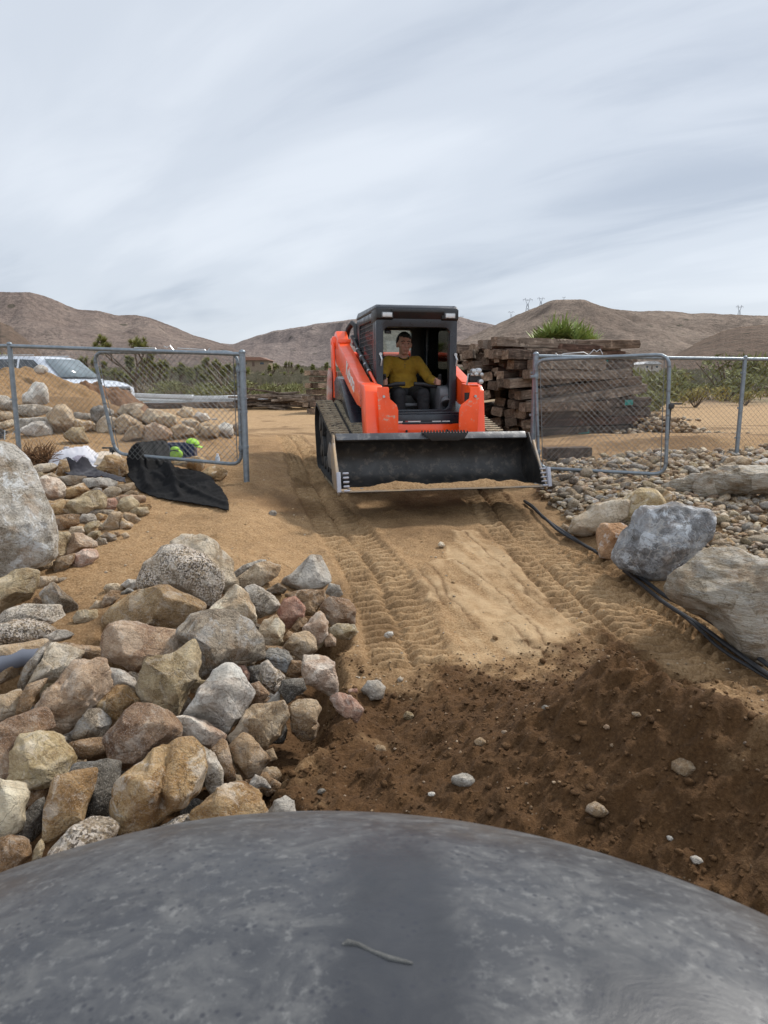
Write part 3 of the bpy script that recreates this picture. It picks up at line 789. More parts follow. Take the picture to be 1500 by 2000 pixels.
# --- small stones filling the gaps low in the heap
_rf = random.Random(21)
for _k in range(120):
    _u, _v = _rf.uniform(20, 640), _rf.uniform(1190, 1620)
    if not inpoly(np.array([float(_u)]), np.array([float(_v)]), [(250, 1200), (440, 1140), (620, 1190), (650, 1290), (600, 1430), (520, 1560), (300, 1610), (20, 1700), (0, 1330), (200, 1260)])[0]: continue
    _r = _rf.uniform(16, 34)
    _Q = [(_u + math.cos(a) * _r * _rf.uniform(.75, 1.2), _v + math.sin(a) * _r * _rf.uniform(.6, .95)) for a in [i * 2 * math.pi / 7 for i in range(7)]]
    rock(None, _rf.choice(['brown', 'darkgrey', 'greyrust', 'tan', 'olive', 'brown']), 'stone wedged in a gap low between the rocks of the left heap', _Q, facets=5, lvl=4, dz=-.12, group='stones wedged in the gaps of the left heap', g=lambda x, y: g_base(x, y) - .15)
# --- left strip
rk('C', 'olive', 'broad olive tan boulder sloping out of the sand at the left edge of the photo', (-60,330),(0,250),(130,178),(260,168),(362,210),(345,330),(260,470),(120,510),(0,580),(-60,560), **BIG, facets=3, rough=.03)
rk('C', 'tan', 'flat oval tan stone lying on the sand', (350,280),(400,220),(550,238),(562,290),(440,332),(390,337), T=.6)
rk('C', 'greyrust', 'small pointed grey brown stone right of the flat oval tan stone', (530,280),(570,238),(657,245),(600,303))
rk('C', 'greyrust', 'grey brown wedge shaped rock resting on the sand', (413,380),(450,308),(540,288),(620,370),(747,540),(720,602),(620,622),(560,560),(450,505), facets=8)
rk('C', 'brown', 'small brown rock left of the grey brown wedge', (318,482),(350,428),(420,418),(465,517),(370,515))
rk('C', 'greygran', 'grey and white slab between the wedge shaped rock and the yellow slab', (-20,620),(60,528),(250,493),(400,528),(562,540),(602,660),(592,742),(470,730),(300,700),(0,700), T=.8)
rk('C', 'granite', 'yellow speckled flat slab at the left edge', (-60,690),(0,672),(150,653),(300,663),(460,728),(560,800),(440,880),(200,905),(-60,890), T=.7, facets=3)
rk('C', 'grey', 'thin grey pointed slab at the right tip of the yellow speckled slab', (440,800),(560,755),(640,765),(712,820),(640,852),(450,890), T=.7)
rk('C', 'tan', 'big smooth sandy boulder under the yellow speckled slab', (-60,890),(200,900),(430,890),(440,960),(270,1120),(150,1200),(0,1250),(-60,1260), **BIG, facets=2, rough=.02)
rk('C', 'olive', 'small flat square stone lying on the sand gully', (723,622),(770,548),(950,568),(937,672),(800,677),(730,667), T=.5, facets=3)
rk('C', 'tan', 'small tan stone above the flat square stone', (860,552),(940,463),(990,478),(992,542),(930,562))
rk('C', 'brown', 'brown rock at the left end of the long smooth boulder', (988,502),(1010,428),(1090,368),(1182,380),(1162,440),(1060,542),(1000,542))
rk('C', 'cream', 'cream rock behind the brown one at the left tip of the long boulder', (1018,342),(1050,298),(1150,298),(1202,340),(1180,392),(1060,382))
rk('C', 'white', 'white rock touching the speckled boulder on its left', (1178,300),(1260,253),(1350,263),(1377,330),(1300,372),(1230,332))
rk('C', 'bluegrey', 'small grey and white stone under the white rock', (1168,392),(1250,338),(1312,380),(1200,422))
rk('C', 'greyrust', 'striped grey and brown rock standing on edge, left of the pale angular one', (158,1282),(250,1098),(380,948),(522,883),(470,960),(330,1160),(240,1345), T=.9)
rk('C', 'brown', 'dark topped brown rock behind the pale angular rock', (558,872),(680,848),(780,888),(1040,958),(1052,1000),(1000,1062),(880,1080),(780,1040),(650,960))
rk('C', 'paletan', 'pale tan angular rock with broad flat faces', (250,1310),(380,1088),(520,882),(575,885),(700,958),(812,1010),(760,1072),(600,1232),(520,1262),(430,1270), **BIG, facets=8)
rk('C', 'brown', 'narrow brown rock leaning under the pale tan angular rock', (152,1560),(200,1398),(280,1288),(470,1258),(400,1352),(330,1432),(250,1595))
rk('C', 'tanpink', 'large jagged tan boulder streaked with rust, left of the olive tan one', (313,1555),(350,1438),(440,1328),(560,1258),(740,1078),(860,1068),(1030,1098),(1062,1200),(1042,1372),(930,1512),(800,1655),(650,1735),(480,1690), **BIG, facets=7, rough=.07)
rk('C', 'white', 'whitish grey rock behind the jagged tan boulder', (1018,1092),(1180,1138),(1320,1240),(1335,1310),(1290,1355),(1200,1320),(1100,1320),(1050,1200))
rk('C', 'ochre', 'golden ochre block between the jagged and the purple brown boulders', (958,1462),(1050,1350),(1150,1288),(1260,1308),(1374,1480),(1300,1525),(1130,1632),(1070,1612),(1000,1522), facets=8)
rk('C', 'tan', 'tan brown rock at the left edge below the grey pipe', (-40,1380),(200,1348),(217,1400),(162,1540),(150,1592),(0,1625),(-40,1620))
rk('D', 'purple', 'large grey and pink boulder at the left edge of the heap', (-60,340),(130,328),(320,283),(430,288),(472,360),(492,505),(400,520),(220,560),(140,700),(97,895),(-60,890), **BIG)
rk('D', 'yellow', 'pale yellow boulder with a white patch in front of the grey and pink one', (107,835),(140,600),(240,438),(380,428),(530,508),(620,568),(702,780),(640,882),(540,965),(280,965),(110,905), **BIG, facets=5)
rk('D', 'greyrust', 'grey rock with an orange rust face below the golden ochre block', (668,480),(760,358),(880,228),(1000,233),(1052,310),(1082,380),(980,525),(780,520), facets=8)
rk('D', 'greyrust', 'small dark grey rock left of the rust faced rock', (493,470),(600,478),(672,520),(640,600),(560,545))
rk('D', 'brown', 'flat brown slab bridging a dark gap', (638,600),(690,513),(900,518),(1060,538),(1104,650),(1000,705),(760,695),(680,655), T=.8)
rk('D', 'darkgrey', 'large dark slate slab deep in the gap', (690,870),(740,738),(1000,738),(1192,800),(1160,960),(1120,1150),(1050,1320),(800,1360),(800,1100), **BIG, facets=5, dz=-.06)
rk('D', 'ochre', 'flat diamond shaped brown slab standing on edge', (425,1445),(450,1180),(540,928),(580,878),(740,868),(952,888),(912,1030),(762,1362),(580,1435), **BIG, facets=2, sq=.5, rough=.02, T=.55)
rk('D', 'cream', 'pale tan angular boulder at the left edge nearest the hood', (-60,880),(0,868),(100,912),(277,1000),(272,1150),(182,1392),(100,1442),(-60,1500), **BIG, facets=7)
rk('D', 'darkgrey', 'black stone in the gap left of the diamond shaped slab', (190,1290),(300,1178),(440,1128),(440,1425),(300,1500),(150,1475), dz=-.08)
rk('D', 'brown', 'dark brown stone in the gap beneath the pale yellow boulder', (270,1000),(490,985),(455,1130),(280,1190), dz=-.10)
rk('D', 'granite', 'glittery golden brown boulder partly behind the hood edge at the left', (400,1690),(480,1558),(700,1388),(920,1318),(1080,1388),(1135,1480),(1040,1640),(700,1800), **BIG, facets=2, sq=.85)
rk('D', 'brown', 'brown and white rock at the lower left corner of the heap', (-60,1495),(120,1468),(285,1560),(275,1720),(100,1810),(-60,1810), **BIG)
rk('D', 'olive', 'small upright olive stone between the lower left rocks', (298,1710),(340,1578),(410,1498),(434,1580),(392,1700))
rk('D', 'darkgrey', 'dark rock under the left end of the cracked ochre boulder', (1020,1330),(1120,1208),(1185,1260),(1215,1372),(1295,1405),(1200,1470),(1090,1440), dz=-.03)
rk('H', 'granite', 'grey granite rock under the cracked ochre boulder, at the hood edge', (180,1345),(400,1268),(500,1253),(560,1330),(400,1440),(220,1420), dz=-.02)
# --- giant boulder and stones packed beside it
rk('B', 'giant', 'giant white grey boulder filling the left edge of the photo', (-420,500),(-330,250),(-150,110),(0,98),(70,128),(180,218),(270,330),(332,500),(392,700),(434,960),(415,1180),(330,1265),(150,1330),(0,1440),(-300,1440), **BIG, facets=3, rough=.03, sq=.8, T=.8, group=None)
rk('B', 'paletan', 'flat pale tan stone in front of the dry brush', (278,345),(360,310),(470,303),(532,345),(470,387),(380,402),(300,372))
rk('B', 'olive', 'small olive stone against the top of the giant boulder', (270,402),(380,383),(405,420),(340,462),(290,432))
rk('B', 'tan', 'small tan stone behind the round pink and white rock', (400,412),(480,390),(532,430),(500,470),(420,450))
rk('B', 'pinkwhite', 'round tan rock mottled with pink and white beside the giant boulder', (323,520),(350,448),(440,418),(540,458),(592,540),(572,622),(450,642),(380,643),(330,582), facets=5)
rk('B', 'ochre', 'brown block right of the round mottled rock', (588,580),(600,528),(760,488),(807,560),(700,612),(640,632),(600,622))
rk('B', 'greyrust', 'long thin grey brown slab in front of the grey jacket', (503,425),(640,413),(780,428),(785,512),(620,512),(550,472), T=.7)
rk('B', 'grey', 'layered grey slab right of the long thin grey brown one', (775,440),(900,428),(1000,448),(1077,480),(1040,525),(900,527),(780,525), T=.7, strata=1)
rk('B', 'ochre', 'brown rock half hidden behind the grey jacket', (505,410),(560,268),(610,258),(640,410),(540,428))
rk('B', 'ochre', 'large ochre rock between the grey jacket and the black fabric', (903,335),(980,238),(1050,228),(1140,278),(1165,405),(1100,435),(930,400), facets=5)
rk('B', 'ochre', 'ochre block with a diagonal crack against the giant boulder', (388,700),(420,650),(540,630),(650,648),(662,772),(420,778),(393,740))
rk('B', 'brown', 'dark brown lens shaped rock against the giant boulder', (412,850),(450,788),(640,775),(717,790),(712,872),(540,924),(440,892), facets=2, rough=.02)
rk('B', 'olive', 'large grey tan rock in the middle of the packed stones', (628,680),(660,638),(780,568),(900,558),(962,620),(942,722),(700,785),(650,752), facets=5)
rk('B', 'greyrust', 'small grey stone on top of the large grey tan rock', (823,557),(880,523),(930,538),(935,577),(850,575))
rk('B', 'paletan', 'faceted pale stone below the layered grey slab', (938,572),(1000,513),(1090,528),(1112,570),(1040,613),(960,613))
rk('B', 'tan', 'tan stone touching the left hem of the black fabric', (1075,500),(1220,483),(1243,540),(1200,585),(1120,570))
rk('B', 'tan', 'small tan stone just below the hem of the black fabric', (1138,582),(1200,550),(1262,570),(1268,605),(1150,610))
rk('B', 'tanpink', 'flat tan slab right of the pink stone', (1040,620),(1130,588),(1332,608),(1345,662),(1270,675),(1100,660), T=.7)
rk('B', 'pink', 'salmon pink stone in the middle of the packed stones', (943,662),(980,618),(1060,628),(1078,690),(1050,728),(970,738))
rk('B', 'olive', 'rounded grey olive rock right of the salmon pink stone', (1073,680),(1110,628),(1200,603),(1274,680),(1240,733),(1130,758),(1080,722))
rk('B', 'olive', 'tan grey stone at the right end of the packed stones', (1188,732),(1260,703),(1350,708),(1363,770),(1300,803),(1220,775))
rk('B', 'ochre', 'small ochre stone at the far right end of the packed stones', (1278,682),(1370,668),(1388,702),(1360,740),(1290,705))
rk('B', 'tan', 'angular tan stone above the ochre wedge', (1122,792),(1150,748),(1230,768),(1293,832),(1230,864),(1150,825))
rk('B', 'ochre', 'ochre wedge on the sand below the angular tan stone', (1093,885),(1120,808),(1218,862),(1200,898),(1110,910))
rk('B', 'grey', 'grey stone right of the dark brown lens shaped rock', (708,822),(760,763),(862,768),(875,832),(780,863),(720,853))
rk('B', 'greyrust', 'flat grey brown slab under the large grey tan rock', (780,745),(900,726),(1035,740),(1015,780),(850,785), T=.6)
rk('B', 'ochre', 'small golden brown stone on the flat grey brown slab', (858,805),(900,758),(978,780),(952,835),(880,838))
rk('B', 'tan', 'blocky tan grey stone with a pale top face', (938,862),(1000,778),(1030,753),(1103,748),(1121,790),(1080,905),(980,915))
rk('B', 'olive', 'oblong grey stone leaning between the packed stones', (748,905),(830,833),(907,838),(902,895),(800,960))
rk('B', 'cream', 'small triangular tan stone', (893,882),(930,843),(978,907),(908,918))
rk('B', 'paletan', 'tan stone above the pink grey triangular boulder', (618,942),(660,883),(750,883),(773,942),(700,975),(640,965))
rk('B', 'olive', 'grey tan stone above the two small round grey ones', (793,962),(860,918),(918,923),(923,982),(860,1013))
rk('B', 'greyrust', 'small round dark grey stone at the sand edge', (863,1022),(910,978),(968,1000),(978,1047),(900,1065))
rk('B', 'greyrust', 'small grey stone right of the round dark grey one', (923,962),(980,928),(1063,970),(1063,1013),(990,1038))
rk('B', 'brown', 'tiny brown stone near the blocky tan grey one', (1048,932),(1090,923),(1103,972),(1060,978))
rk('B', 'tan', 'tiny sand coloured stone alone at the sand edge', (1108,952),(1160,933),(1188,977),(1140,1003))
rk('B', 'olive', 'upright olive grey boulder against the foot of the giant boulder', (408,1195),(430,980),(490,912),(600,938),(645,970),(600,1100),(530,1195), facets=5)
rk('B', 'tanpink', 'triangular pinkish grey boulder at the foot of the packed stones', (555,1145),(620,1000),(690,943),(760,958),(880,1038),(885,1082),(700,1125),(600,1165), facets=5)
rk('B', 'pink', 'rough dark pink rock lying on the sand', (648,1212),(660,1150),(780,1088),(880,1108),(893,1172),(800,1243),(700,1273), facets=4, rough=.08)
rk('B', 'tan', 'tan rock half buried left of the rough dark pink one', (488,1192),(560,1158),(680,1138),(670,1200),(600,1285),(500,1315))
rk('B', 'tan', 'flat tan rock at the foot of the giant boulder', (328,1252),(400,1208),(492,1198),(485,1295),(350,1295))
# --- boulders on the right
RG = 'boulders along the right edge of the track'
rk('R', 'paletan', 'pale grey oblong boulder at the left end of the right hand boulders', (338,552),(370,468),(470,388),(570,353),(670,345),(660,440),(560,505),(480,555),(420,564), **BIG, facets=3, rough=.025, group=RG)
rk('R', 'yellow', 'cream and yellow round boulder behind the orange one', (598,475),(650,348),(740,288),(820,283),(888,340),(892,387),(780,425),(700,490),(630,495), **BIG, facets=4, group=RG)
rk('R', 'ochre', 'small ochre boulder behind the blue grey boulder', (865,335),(900,293),(950,318),(968,350),(890,380), **BIG, group=RG)
rk('R', 'orange', 'orange and white boulder left of the blue grey one', (495,550),(520,493),(600,483),(690,500),(680,560),(660,640),(602,698),(530,683),(503,612), **BIG, facets=6, group=RG)
rk('R', 'bigblue', 'large blue grey boulder banded with white beside the track', (610,705),(650,600),(655,530),(720,440),(770,400),(850,405),(930,358),(1030,350),(1130,373),(1167,450),(1162,540),(1110,610),(1080,700),(1000,772),(820,842),(700,795),(640,765), **BIG, facets=9, rough=.04, group=RG)
rk('R', 'strata', 'largest tan and grey banded boulder at the right edge beside the hoses', (943,905),(970,828),(1060,748),(1090,688),(1180,643),(1330,648),(1500,678),(1640,800),(1640,1150),(1500,1262),(1430,1264),(1250,1132),(1060,1032),(958,962), **BIG, facets=5, rough=.045, strata=.5, group=RG)
rk('R', 'strata', 'flat tan slab in the cobbles left of the long pale slab boulder', (878,272),(960,233),(1050,198),(1150,188),(1150,262),(1030,308),(920,313), **BIG, facets=4, T=.7, group=RG)
rk('R', 'strata', 'long pale slab boulder reaching the right edge of the photo', (1080,285),(1140,188),(1260,158),(1380,143),(1500,148),(1640,178),(1640,280),(1450,305),(1300,315),(1200,355),(1130,365),(1103,315), **BIG, facets=6, T=.7, strata=.5, group=RG)
rk('R', 'tan', 'tan boulder at the foot of the right fence post', (1223,157),(1260,108),(1340,88),(1393,110),(1385,145),(1290,170), **BIG, group=RG)
rk('R', 'grey', 'grey rock beside the tan boulder at the fence post', (1188,142),(1230,98),(1262,98),(1245,155), group=RG)
rk('R', 'white', 'white rock at the right edge below the fence', (1428,132),(1480,103),(1545,110),(1545,165),(1440,155), group=RG)
rk('R', 'tan', 'tan stone against the right side of the blue grey boulder', (1113,612),(1140,568),(1180,553),(1198,600),(1150,628), group=RG)
rk('R', 'ochre', 'golden stone between the blue grey and the banded boulder', (1203,592),(1260,568),(1303,600),(1270,643),(1220,633), group=RG)
rk('R', 'olive', 'flat olive stone under the golden one', (1128,642),(1190,608),(1233,635),(1150,655), group=RG)
rk('R', 'tan', 'small tan stone touching the hose near the pale oblong boulder', (268,522),(300,488),(342,510),(320,543), group=RG)
rk('R', 'greyrust', 'brown grey stone above the start of the hoses', (288,362),(320,338),(357,360),(352,387),(310,382), group=RG)
rk('R', 'paletan', 'small pale stone at the hoses near the right edge', (1423,1300),(1470,1278),(1505,1300),(1480,1323), group=RG)
# --- boulders behind the left fence
BG_ = 'row of boulders behind the left fence'
for row in (
 ('L', 'white', 'upright pale boulder with a sandy base against the tan dirt pile', (238,585),(250,498),(320,398),(380,358),(450,368),(497,420),(492,592),(340,602)),
 ('L', 'grey', 'grey boulder at the left edge behind the fence post', (-40,490),(80,508),(137,560),(142,665),(0,625),(-40,600)),
 ('L', 'greygran', 'long grey loaf shaped boulder under the upright pale one', (178,672),(200,598),(380,588),(542,608),(563,640),(480,703),(350,723),(220,693)),
 ('L', 'tan', 'tan boulder at the left edge below the grey one', (-40,640),(100,668),(152,720),(142,775),(-40,785)),
 ('L', 'cream', 'flat cream rock above the expanded metal sheet', (-40,790),(110,748),(157,770),(110,855),(-40,850)),
 ('L', 'grey', 'flat grey slab behind the smooth pale boulder', (188,832),(200,738),(360,723),(530,728),(544,790),(340,805),(240,855)),
 ('L', 'white', 'smooth pale boulder nearest the left fence post', (213,862),(330,778),(480,768),(532,850),(523,935),(340,935)),
 ('L', 'tan', 'brown and white boulder with a pointed top', (498,692),(620,598),(680,588),(762,640),(773,740),(743,882),(600,893),(540,862)),
 ('L', 'grey', 'low grey rock behind the fence, below the dirt pile', (748,692),(800,668),(940,688),(953,742),(800,745)),
 ('L', 'ochre', 'tan block with a shaded right end', (748,762),(800,738),(972,770),(943,862),(890,885),(860,830),(750,855)),
 ('L', 'olive', 'olive triangular boulder alone in front of the row', (685,895),(770,828),(882,818),(914,985),(760,990),(678,945)),
 ('L', 'bluegrey', 'blue grey boulder by the slanting gate frame', (948,642),(1040,598),(1182,640),(1184,702),(1080,743),(1000,795),(950,725)),
 ('L', 'paletan', 'speckled pale boulder seen through the slanting gate frame', (1008,872),(1020,778),(1110,708),(1212,740),(1223,812),(1130,885),(1030,893)),
 ('L', 'tan', 'small rock left of the speckled pale boulder', (938,852),(980,778),(1012,800),(1008,875)),
 ('M', 'paletan', 'low pale rock at the foot of the dark dirt pile', (-10,590),(40,538),(120,523),(182,540),(120,600),(20,625)),
 ('M', 'tan', 'big sand coloured boulder behind the gate near its hinge side', (-10,640),(60,598),(110,638),(172,665),(90,745),(-10,742)),
 ('M', 'tan', 'tan boulder pressed against the widest brown boulder', (28,782),(80,698),(150,673),(192,690),(175,780),(60,793)),
 ('M', 'tanpink', 'widest brown boulder behind the gate mesh', (148,782),(190,688),(260,663),(340,688),(382,740),(330,783),(200,798)),
 ('M', 'cream', 'long cream boulder behind the widest brown one', (178,642),(220,568),(300,578),(402,620),(402,675),(340,695),(240,680)),
 ('M', 'cream', 'box shaped cream boulder with a shaded side', (378,692),(450,668),(532,710),(533,763),(400,778),(383,742)),
 ('M', 'cream', 'cream boulder at the top of the gate rocks', (408,602),(460,548),(522,558),(523,625),(450,630)),
 ('M', 'white', 'white pointed rock right of the topmost cream one', (528,622),(560,588),(622,600),(643,640),(580,665)),
 ('M', 'tan', 'squat tan boulder second from the right behind the gate', (568,752),(600,688),(692,678),(713,720),(692,768),(600,778)),
 ('M', 'white', 'grey white boulder beside the squat tan one', (688,692),(750,658),(802,680),(803,752),(740,768),(700,742)),
 ('M', 'tan', 'tan boulder behind the hinge post of the left gate', (798,682),(850,658),(902,680),(903,742),(820,763)),
 ('M', 'paletan', 'pale rock wedged behind the box shaped one', (448,652),(520,638),(563,660),(533,705),(470,690)),
 ('M', 'tan', 'tan rock filling the gap beside the squat tan boulder', (538,702),(580,668),(643,668),(620,700),(570,752),(533,738)),
 ('M', 'tan', 'tan rock filling the gap above the widest brown boulder', (88,592),(150,558),(232,640),(190,665),(120,645))):
    rock(row[0], row[1], row[2], list(row[3:]), name='boulder', cat='boulder', group=BG_, lvl=4, rough=.04)
rock('M', 'ochre', 'flat ochre rock lying on the hem of the black fabric', [(368,942),(420,908),(560,898),(623,920),(603,972),(560,1003),(480,975)], rough=.04, T=.7, dz=.03)
rock('M', 'ochre', 'ochre rock beside the plastic bottle', [(588,1010),(640,972),(720,963),(768,1000),(743,1053),(640,1055)])
# --- small stones scattered on the dirt (each placed where it lies)
SM = [((742,1463),14,'tan','tan clod half sunk in the dirt in front of the mound'),((905,1525),22,'grey','thin grey stone lying in the dark dirt'),((1165,1583),22,'tan','pale pointed stone near the hood on the mound slope'),((843,1551),8,'white','pinkish white pebble near the hood'),
 ((798,1398),12,'olive','small round stone in the dark dirt at the end of the left rut'),((940,1450),13,'tan','tan stone in the middle of the dark dirt'),((1335,1500),26,'tan','long tan stone high on the mound'),((1360,1680),12,'white','grey white pebble low on the mound at the right'),((628,1545),8,'darkgrey','dark upright pebble below the heap'),
 ((533,1003),9,'grey','grey pebble alone on the sand between the left fence and the rut'),((1092,1640),8,'ochre','orange pebble just above the hood'),((1308,1637),7,'white','small white pebble on the mound'),((760,1240),10,'white','white pebble cluster at the end of the left rut'),((1065,1382),7,'grey','small grey pebble on the flank of the mound'),
 ((1243,1395),9,'tan','small tan pebble high on the mound'),((1185,1420),7,'tanpink','small pinkish pebble on the mound'),((690,1350),10,'pink','half buried pink chip above the ribbed rock'),((862,1064),8,'cream','cream pebble at the top of the scraped strip'),((985,1430),7,'brown','brown pebble on the dark dirt'),((825,1600),6,'tan','tan chip right above the hood')]
for (u, v), r, key, lab in SM:
    rr = random.Random(u)
    P = [(u + math.cos(a) * r * rr.uniform(.75, 1.15), v + math.sin(a) * r * rr.uniform(.5, .8)) for a in [i * 2 * math.pi / 7 for i in range(7)]]
    rock(None, key, lab, P, name='pebble', cat='stone', facets=3, lvl=3, dz=.0)

# ------------------------------------------------------------------ cobbles on the right bank
CREG = [(1045,958),(1062,925),(1060,905),(1100,905),(1180,893),(1260,886),(1330,882),(1400,884),(1500,880),(1560,880),(1560,1180),(1470,1270),(1400,1190),(1310,1130),(1240,1105),(1160,1040),(1110,1020),(1080,990)]
CW = [tuple(hit(u, v).xy) for u, v in CREG]
protoV = []
KEYS = ['paletan', 'tan', 'olive', 'grey', 'cream', 'greyrust', 'tan', 'greyrust', 'ochre', 'paletan', 'tanpink', 'olive', 'white', 'brown']
for i, k in enumerate(KEYS):
    r = random.Random(i + 50)
    P = [(math.cos(a) * r.uniform(.8, 1.15), math.sin(a) * r.uniform(.6, .95)) for a in [j * 2 * math.pi / 8 for j in range(8)]]
    Vp, Fp = rock_shape(P, r.uniform(.35, .65), 900 + i, 3 if i < 99 else 2, 8, .04, .6)
    protoV.append((Vp, Fp, k))
pm = [mesh_np('cobble_stone', Vp, Fp, RM[k], link=False) for Vp, Fp, k in protoV]
xs_ = [p[0] for p in CW]; ys_ = [p[1] for p in CW]
cand = []
while len(cand) < 5400:
    x = RNG.uniform(min(xs_), max(xs_)); y = RNG.uniform(min(ys_), max(ys_))
    if not inpoly(np.array([x]), np.array([y]), CW)[0]: continue
    s = float(np.clip(RNG.lognormal(math.log(.032), .42), .015, .085))
    cand.append((x, y, s))
CX = np.array([c[0] for c in cand]); CY = np.array([c[1] for c in cand]); CG = g_full(CX, CY)[0]
cand = [(x, y, s, float(z)) for (x, y, s), z in zip(cand, CG)]
cand.sort(key=lambda c: -c[2] / c[1])
rest = [[] for _ in pm]
for i, (x, y, s, z) in enumerate(cand):
    k = int(RNG.integers(len(pm)))
    rot = Euler((RNG.uniform(-.5, .5), RNG.uniform(-.5, .5), RNG.uniform(0, 6.28))).to_matrix() @ Euler((0, 0, RNG.uniform(0, 6.28))).to_matrix()
    loc = Vector((x, y, z + s * RNG.uniform(.1, .75)))
    sc = (s * RNG.uniform(.8, 1.3), s * RNG.uniform(.75, 1.1), s * RNG.uniform(.8, 1.1))
    if i < 290:
        o = bpy.data.objects.new('cobble', pm[k]); COL.objects.link(o)
        o.location = loc; o.rotation_euler = rot.to_euler(); o.scale = sc
        tag(o, 'tan to grey fist sized cobble among the cobbles right of the track', 'cobble', 'cobbles spread on the bank right of the track')
    else:
        Vp = protoV[k][0] * np.array(sc)
        rest[k].append(Vp @ np.array(rot.transposed()) + np.array(loc))
Vs = []; Fs = []; Ms = []; off = 0
for k, L in enumerate(rest):
    for Vp in L:
        Vs.append(Vp); Fs.append(protoV[k][1] + off); Ms.append(np.full(len(protoV[k][1]), k)); off += len(Vp)
def multi(name, Vs, Fs, Ms, mats):
    o = mesh_np(name, np.concatenate(Vs), np.concatenate(Fs), None)
    for m in mats: o.data.materials.append(m)
    o.data.polygons.foreach_set('material_index', np.concatenate(Ms).astype(np.int32))
    return o
gr = multi('cobbles', Vs, Fs, Ms, [RM[k] for k in KEYS])
tag(gr, 'mixed small cobbles and gravel covering the bank right of the track', 'gravel', None, 'stuff')
# loose grit and clods on the dirt, and rubble behind the tie stack
Vs, Fs, Ms, off = [], [], [], 0
lowV, lowF = ICO[2]
GK = ['tan', 'brown', 'paletan', 'brown', 'ochre']
def grit(x, y, s, k, zoff=.2):
    global off
    r = lowV * (1 + .55 * perlin(lowV[:, 0] * 1.7 + x * 9, lowV[:, 1] * 1.7 + y * 9, lowV[:, 2] * 1.7))[:, None] * np.array([s, s * RNG.uniform(.55, 1), s * RNG.uniform(.4, .8)])
    a = RNG.uniform(0, 6.28); c, s_ = math.cos(a), math.sin(a)
    r = r @ np.array([[c, -s_, 0], [s_, c, 0], [0, 0, 1]])
    Vs.append(r + np.array([x, y, 0])); Fs.append(lowF + off); Ms.append(np.full(len(lowF), k)); off += len(r)
gp = []
for i in range(2600):
    x = RNG.uniform(-1.2, 2.4); y = 1.4 + 4.6 * RNG.random() ** 1.3
    s = float(np.clip(RNG.lognormal(math.log(.0055), .55), .003, .022)); gp.append((x, y, s))
for i in range(5200):
    gp.append((RNG.uniform(-1.0, 2.6), RNG.uniform(1.5, 3.9), float(RNG.uniform(.004, .0085))))
for i in range(260):
    gp.append((RNG.uniform(-.7, 2.4), RNG.uniform(1.6, 3.9), float(RNG.uniform(.008, .020))))
for i in range(500):
    x = RNG.uniform(-3.2, -.6); y = RNG.uniform(4.2, 8); gp.append((x, y, float(RNG.uniform(.004, .013))))
for i in range(900):
    a = RNG.uniform(0, 1); x = 4.9 + RNG.normal() * .38 ; y = 13.0 + RNG.normal() * .7
    gp.append((x, y, float(RNG.uniform(.028, .065))))
GA = np.array(gp); gzv, gpn, gdk, _ = g_full(GA[:, 0], GA[:, 1])
for (x, y, s), z, dk_ in zip(gp, gzv, gdk):
    far = s > .028
    if not far and dk_ < .35 and RNG.random() < .55: continue
    if not far and dk_ < .5 and s > .008 and RNG.random() < .7: continue
    k = int(RNG.choice([0, 2, 4])) if far else (1 if (s > .0085 and dk_ > .2) else int(RNG.choice([1, 1, 1, 1, 1, 1, 1, 1, 1, 3])) if dk_ > .2 else int(RNG.choice([0, 4, 4, 2])))
    grit(x, y, s, k)
    Vs[-1] = Vs[-1] + np.array([0, 0, z + s * .25 + (max(0, .32 - abs(x - 4.7) * .4) * RNG.random() if far else 0)])
gr2 = multi('grit', Vs, Fs, Ms, [RM['tan'], dirt_material('soil_clod', False, .93), RM['paletan'], RM['brown'], RM['ochre']])
tag(gr2, 'loose grit, clods and small rubble lying on the dirt', 'grit', None, 'stuff')
# ------------------------------------------------------------------ tracked loader
ORG = plain('orange_paint', (.93, .088, .012), .38, 0, .06, 3, .05, .5, wear=(.62, .22, .13), wearscale=9, wearpos=(.66, .78), coat=.25)
ORGW = plain('scuffed_orange_paint', (.93, .088, .012), .46, 0, .08, 3, .05, .5, wear=(.52, .36, .26), wearscale=14, wearpos=(.56, .70))
CABM = plain('dark_cab_paint', (.016, .020, .028), .32, 0, .1, 4, .03, .5, wear=(.05, .05, .05), wearscale=3, wearpos=(.6, .8))
BLK = plain('black_plastic', (.012, .012, .013), .5, 0, .1, 8, .1)
BLK2 = plain('dusty_black', (.022, .022, .022), .75, 0, .2, 5, .2, wear=(.08, .065, .045), wearscale=4, wearpos=(.5, .75))
RUB = plain('track_rubber', (.012, .011, .010), .85, 0, .2, 12, .3, wear=(.06, .05, .038), wearscale=6)
LUG = plain('dusty_lug_rubber', (.30, .25, .17), .95, 0, .2, 18, .4, wear=(.06, .052, .042), wearscale=11, wearpos=(.55, .62))
STL = plain('bucket_steel', (.030, .029, .028), .42, .35, .25, 5, .25, wear=(.10, .082, .066), wearscale=12, wearpos=(.52, .72))
STL2 = plain('bare_steel', (.24, .24, .235), .5, .5, .15, 7, .2, wear=(.22, .15, .09), wearscale=6, wearpos=(.5, .75))
EDGE = plain('dusty_steel_edge', (.20, .195, .19), .6, .2, .15, 9, .2, wear=(.40, .28, .16), wearscale=4, wearpos=(.35, .62))
CUT = plain('light_grey_casting', (.36, .37, .42), .55, 0, .1, 6, .1)
GRP = plain('grey_plastic', (.12, .125, .135), .55, 0, .1, 8, .05)
CHR = plain('steel_fitting', (.45, .46, .47), .35, .7, .1, 8)
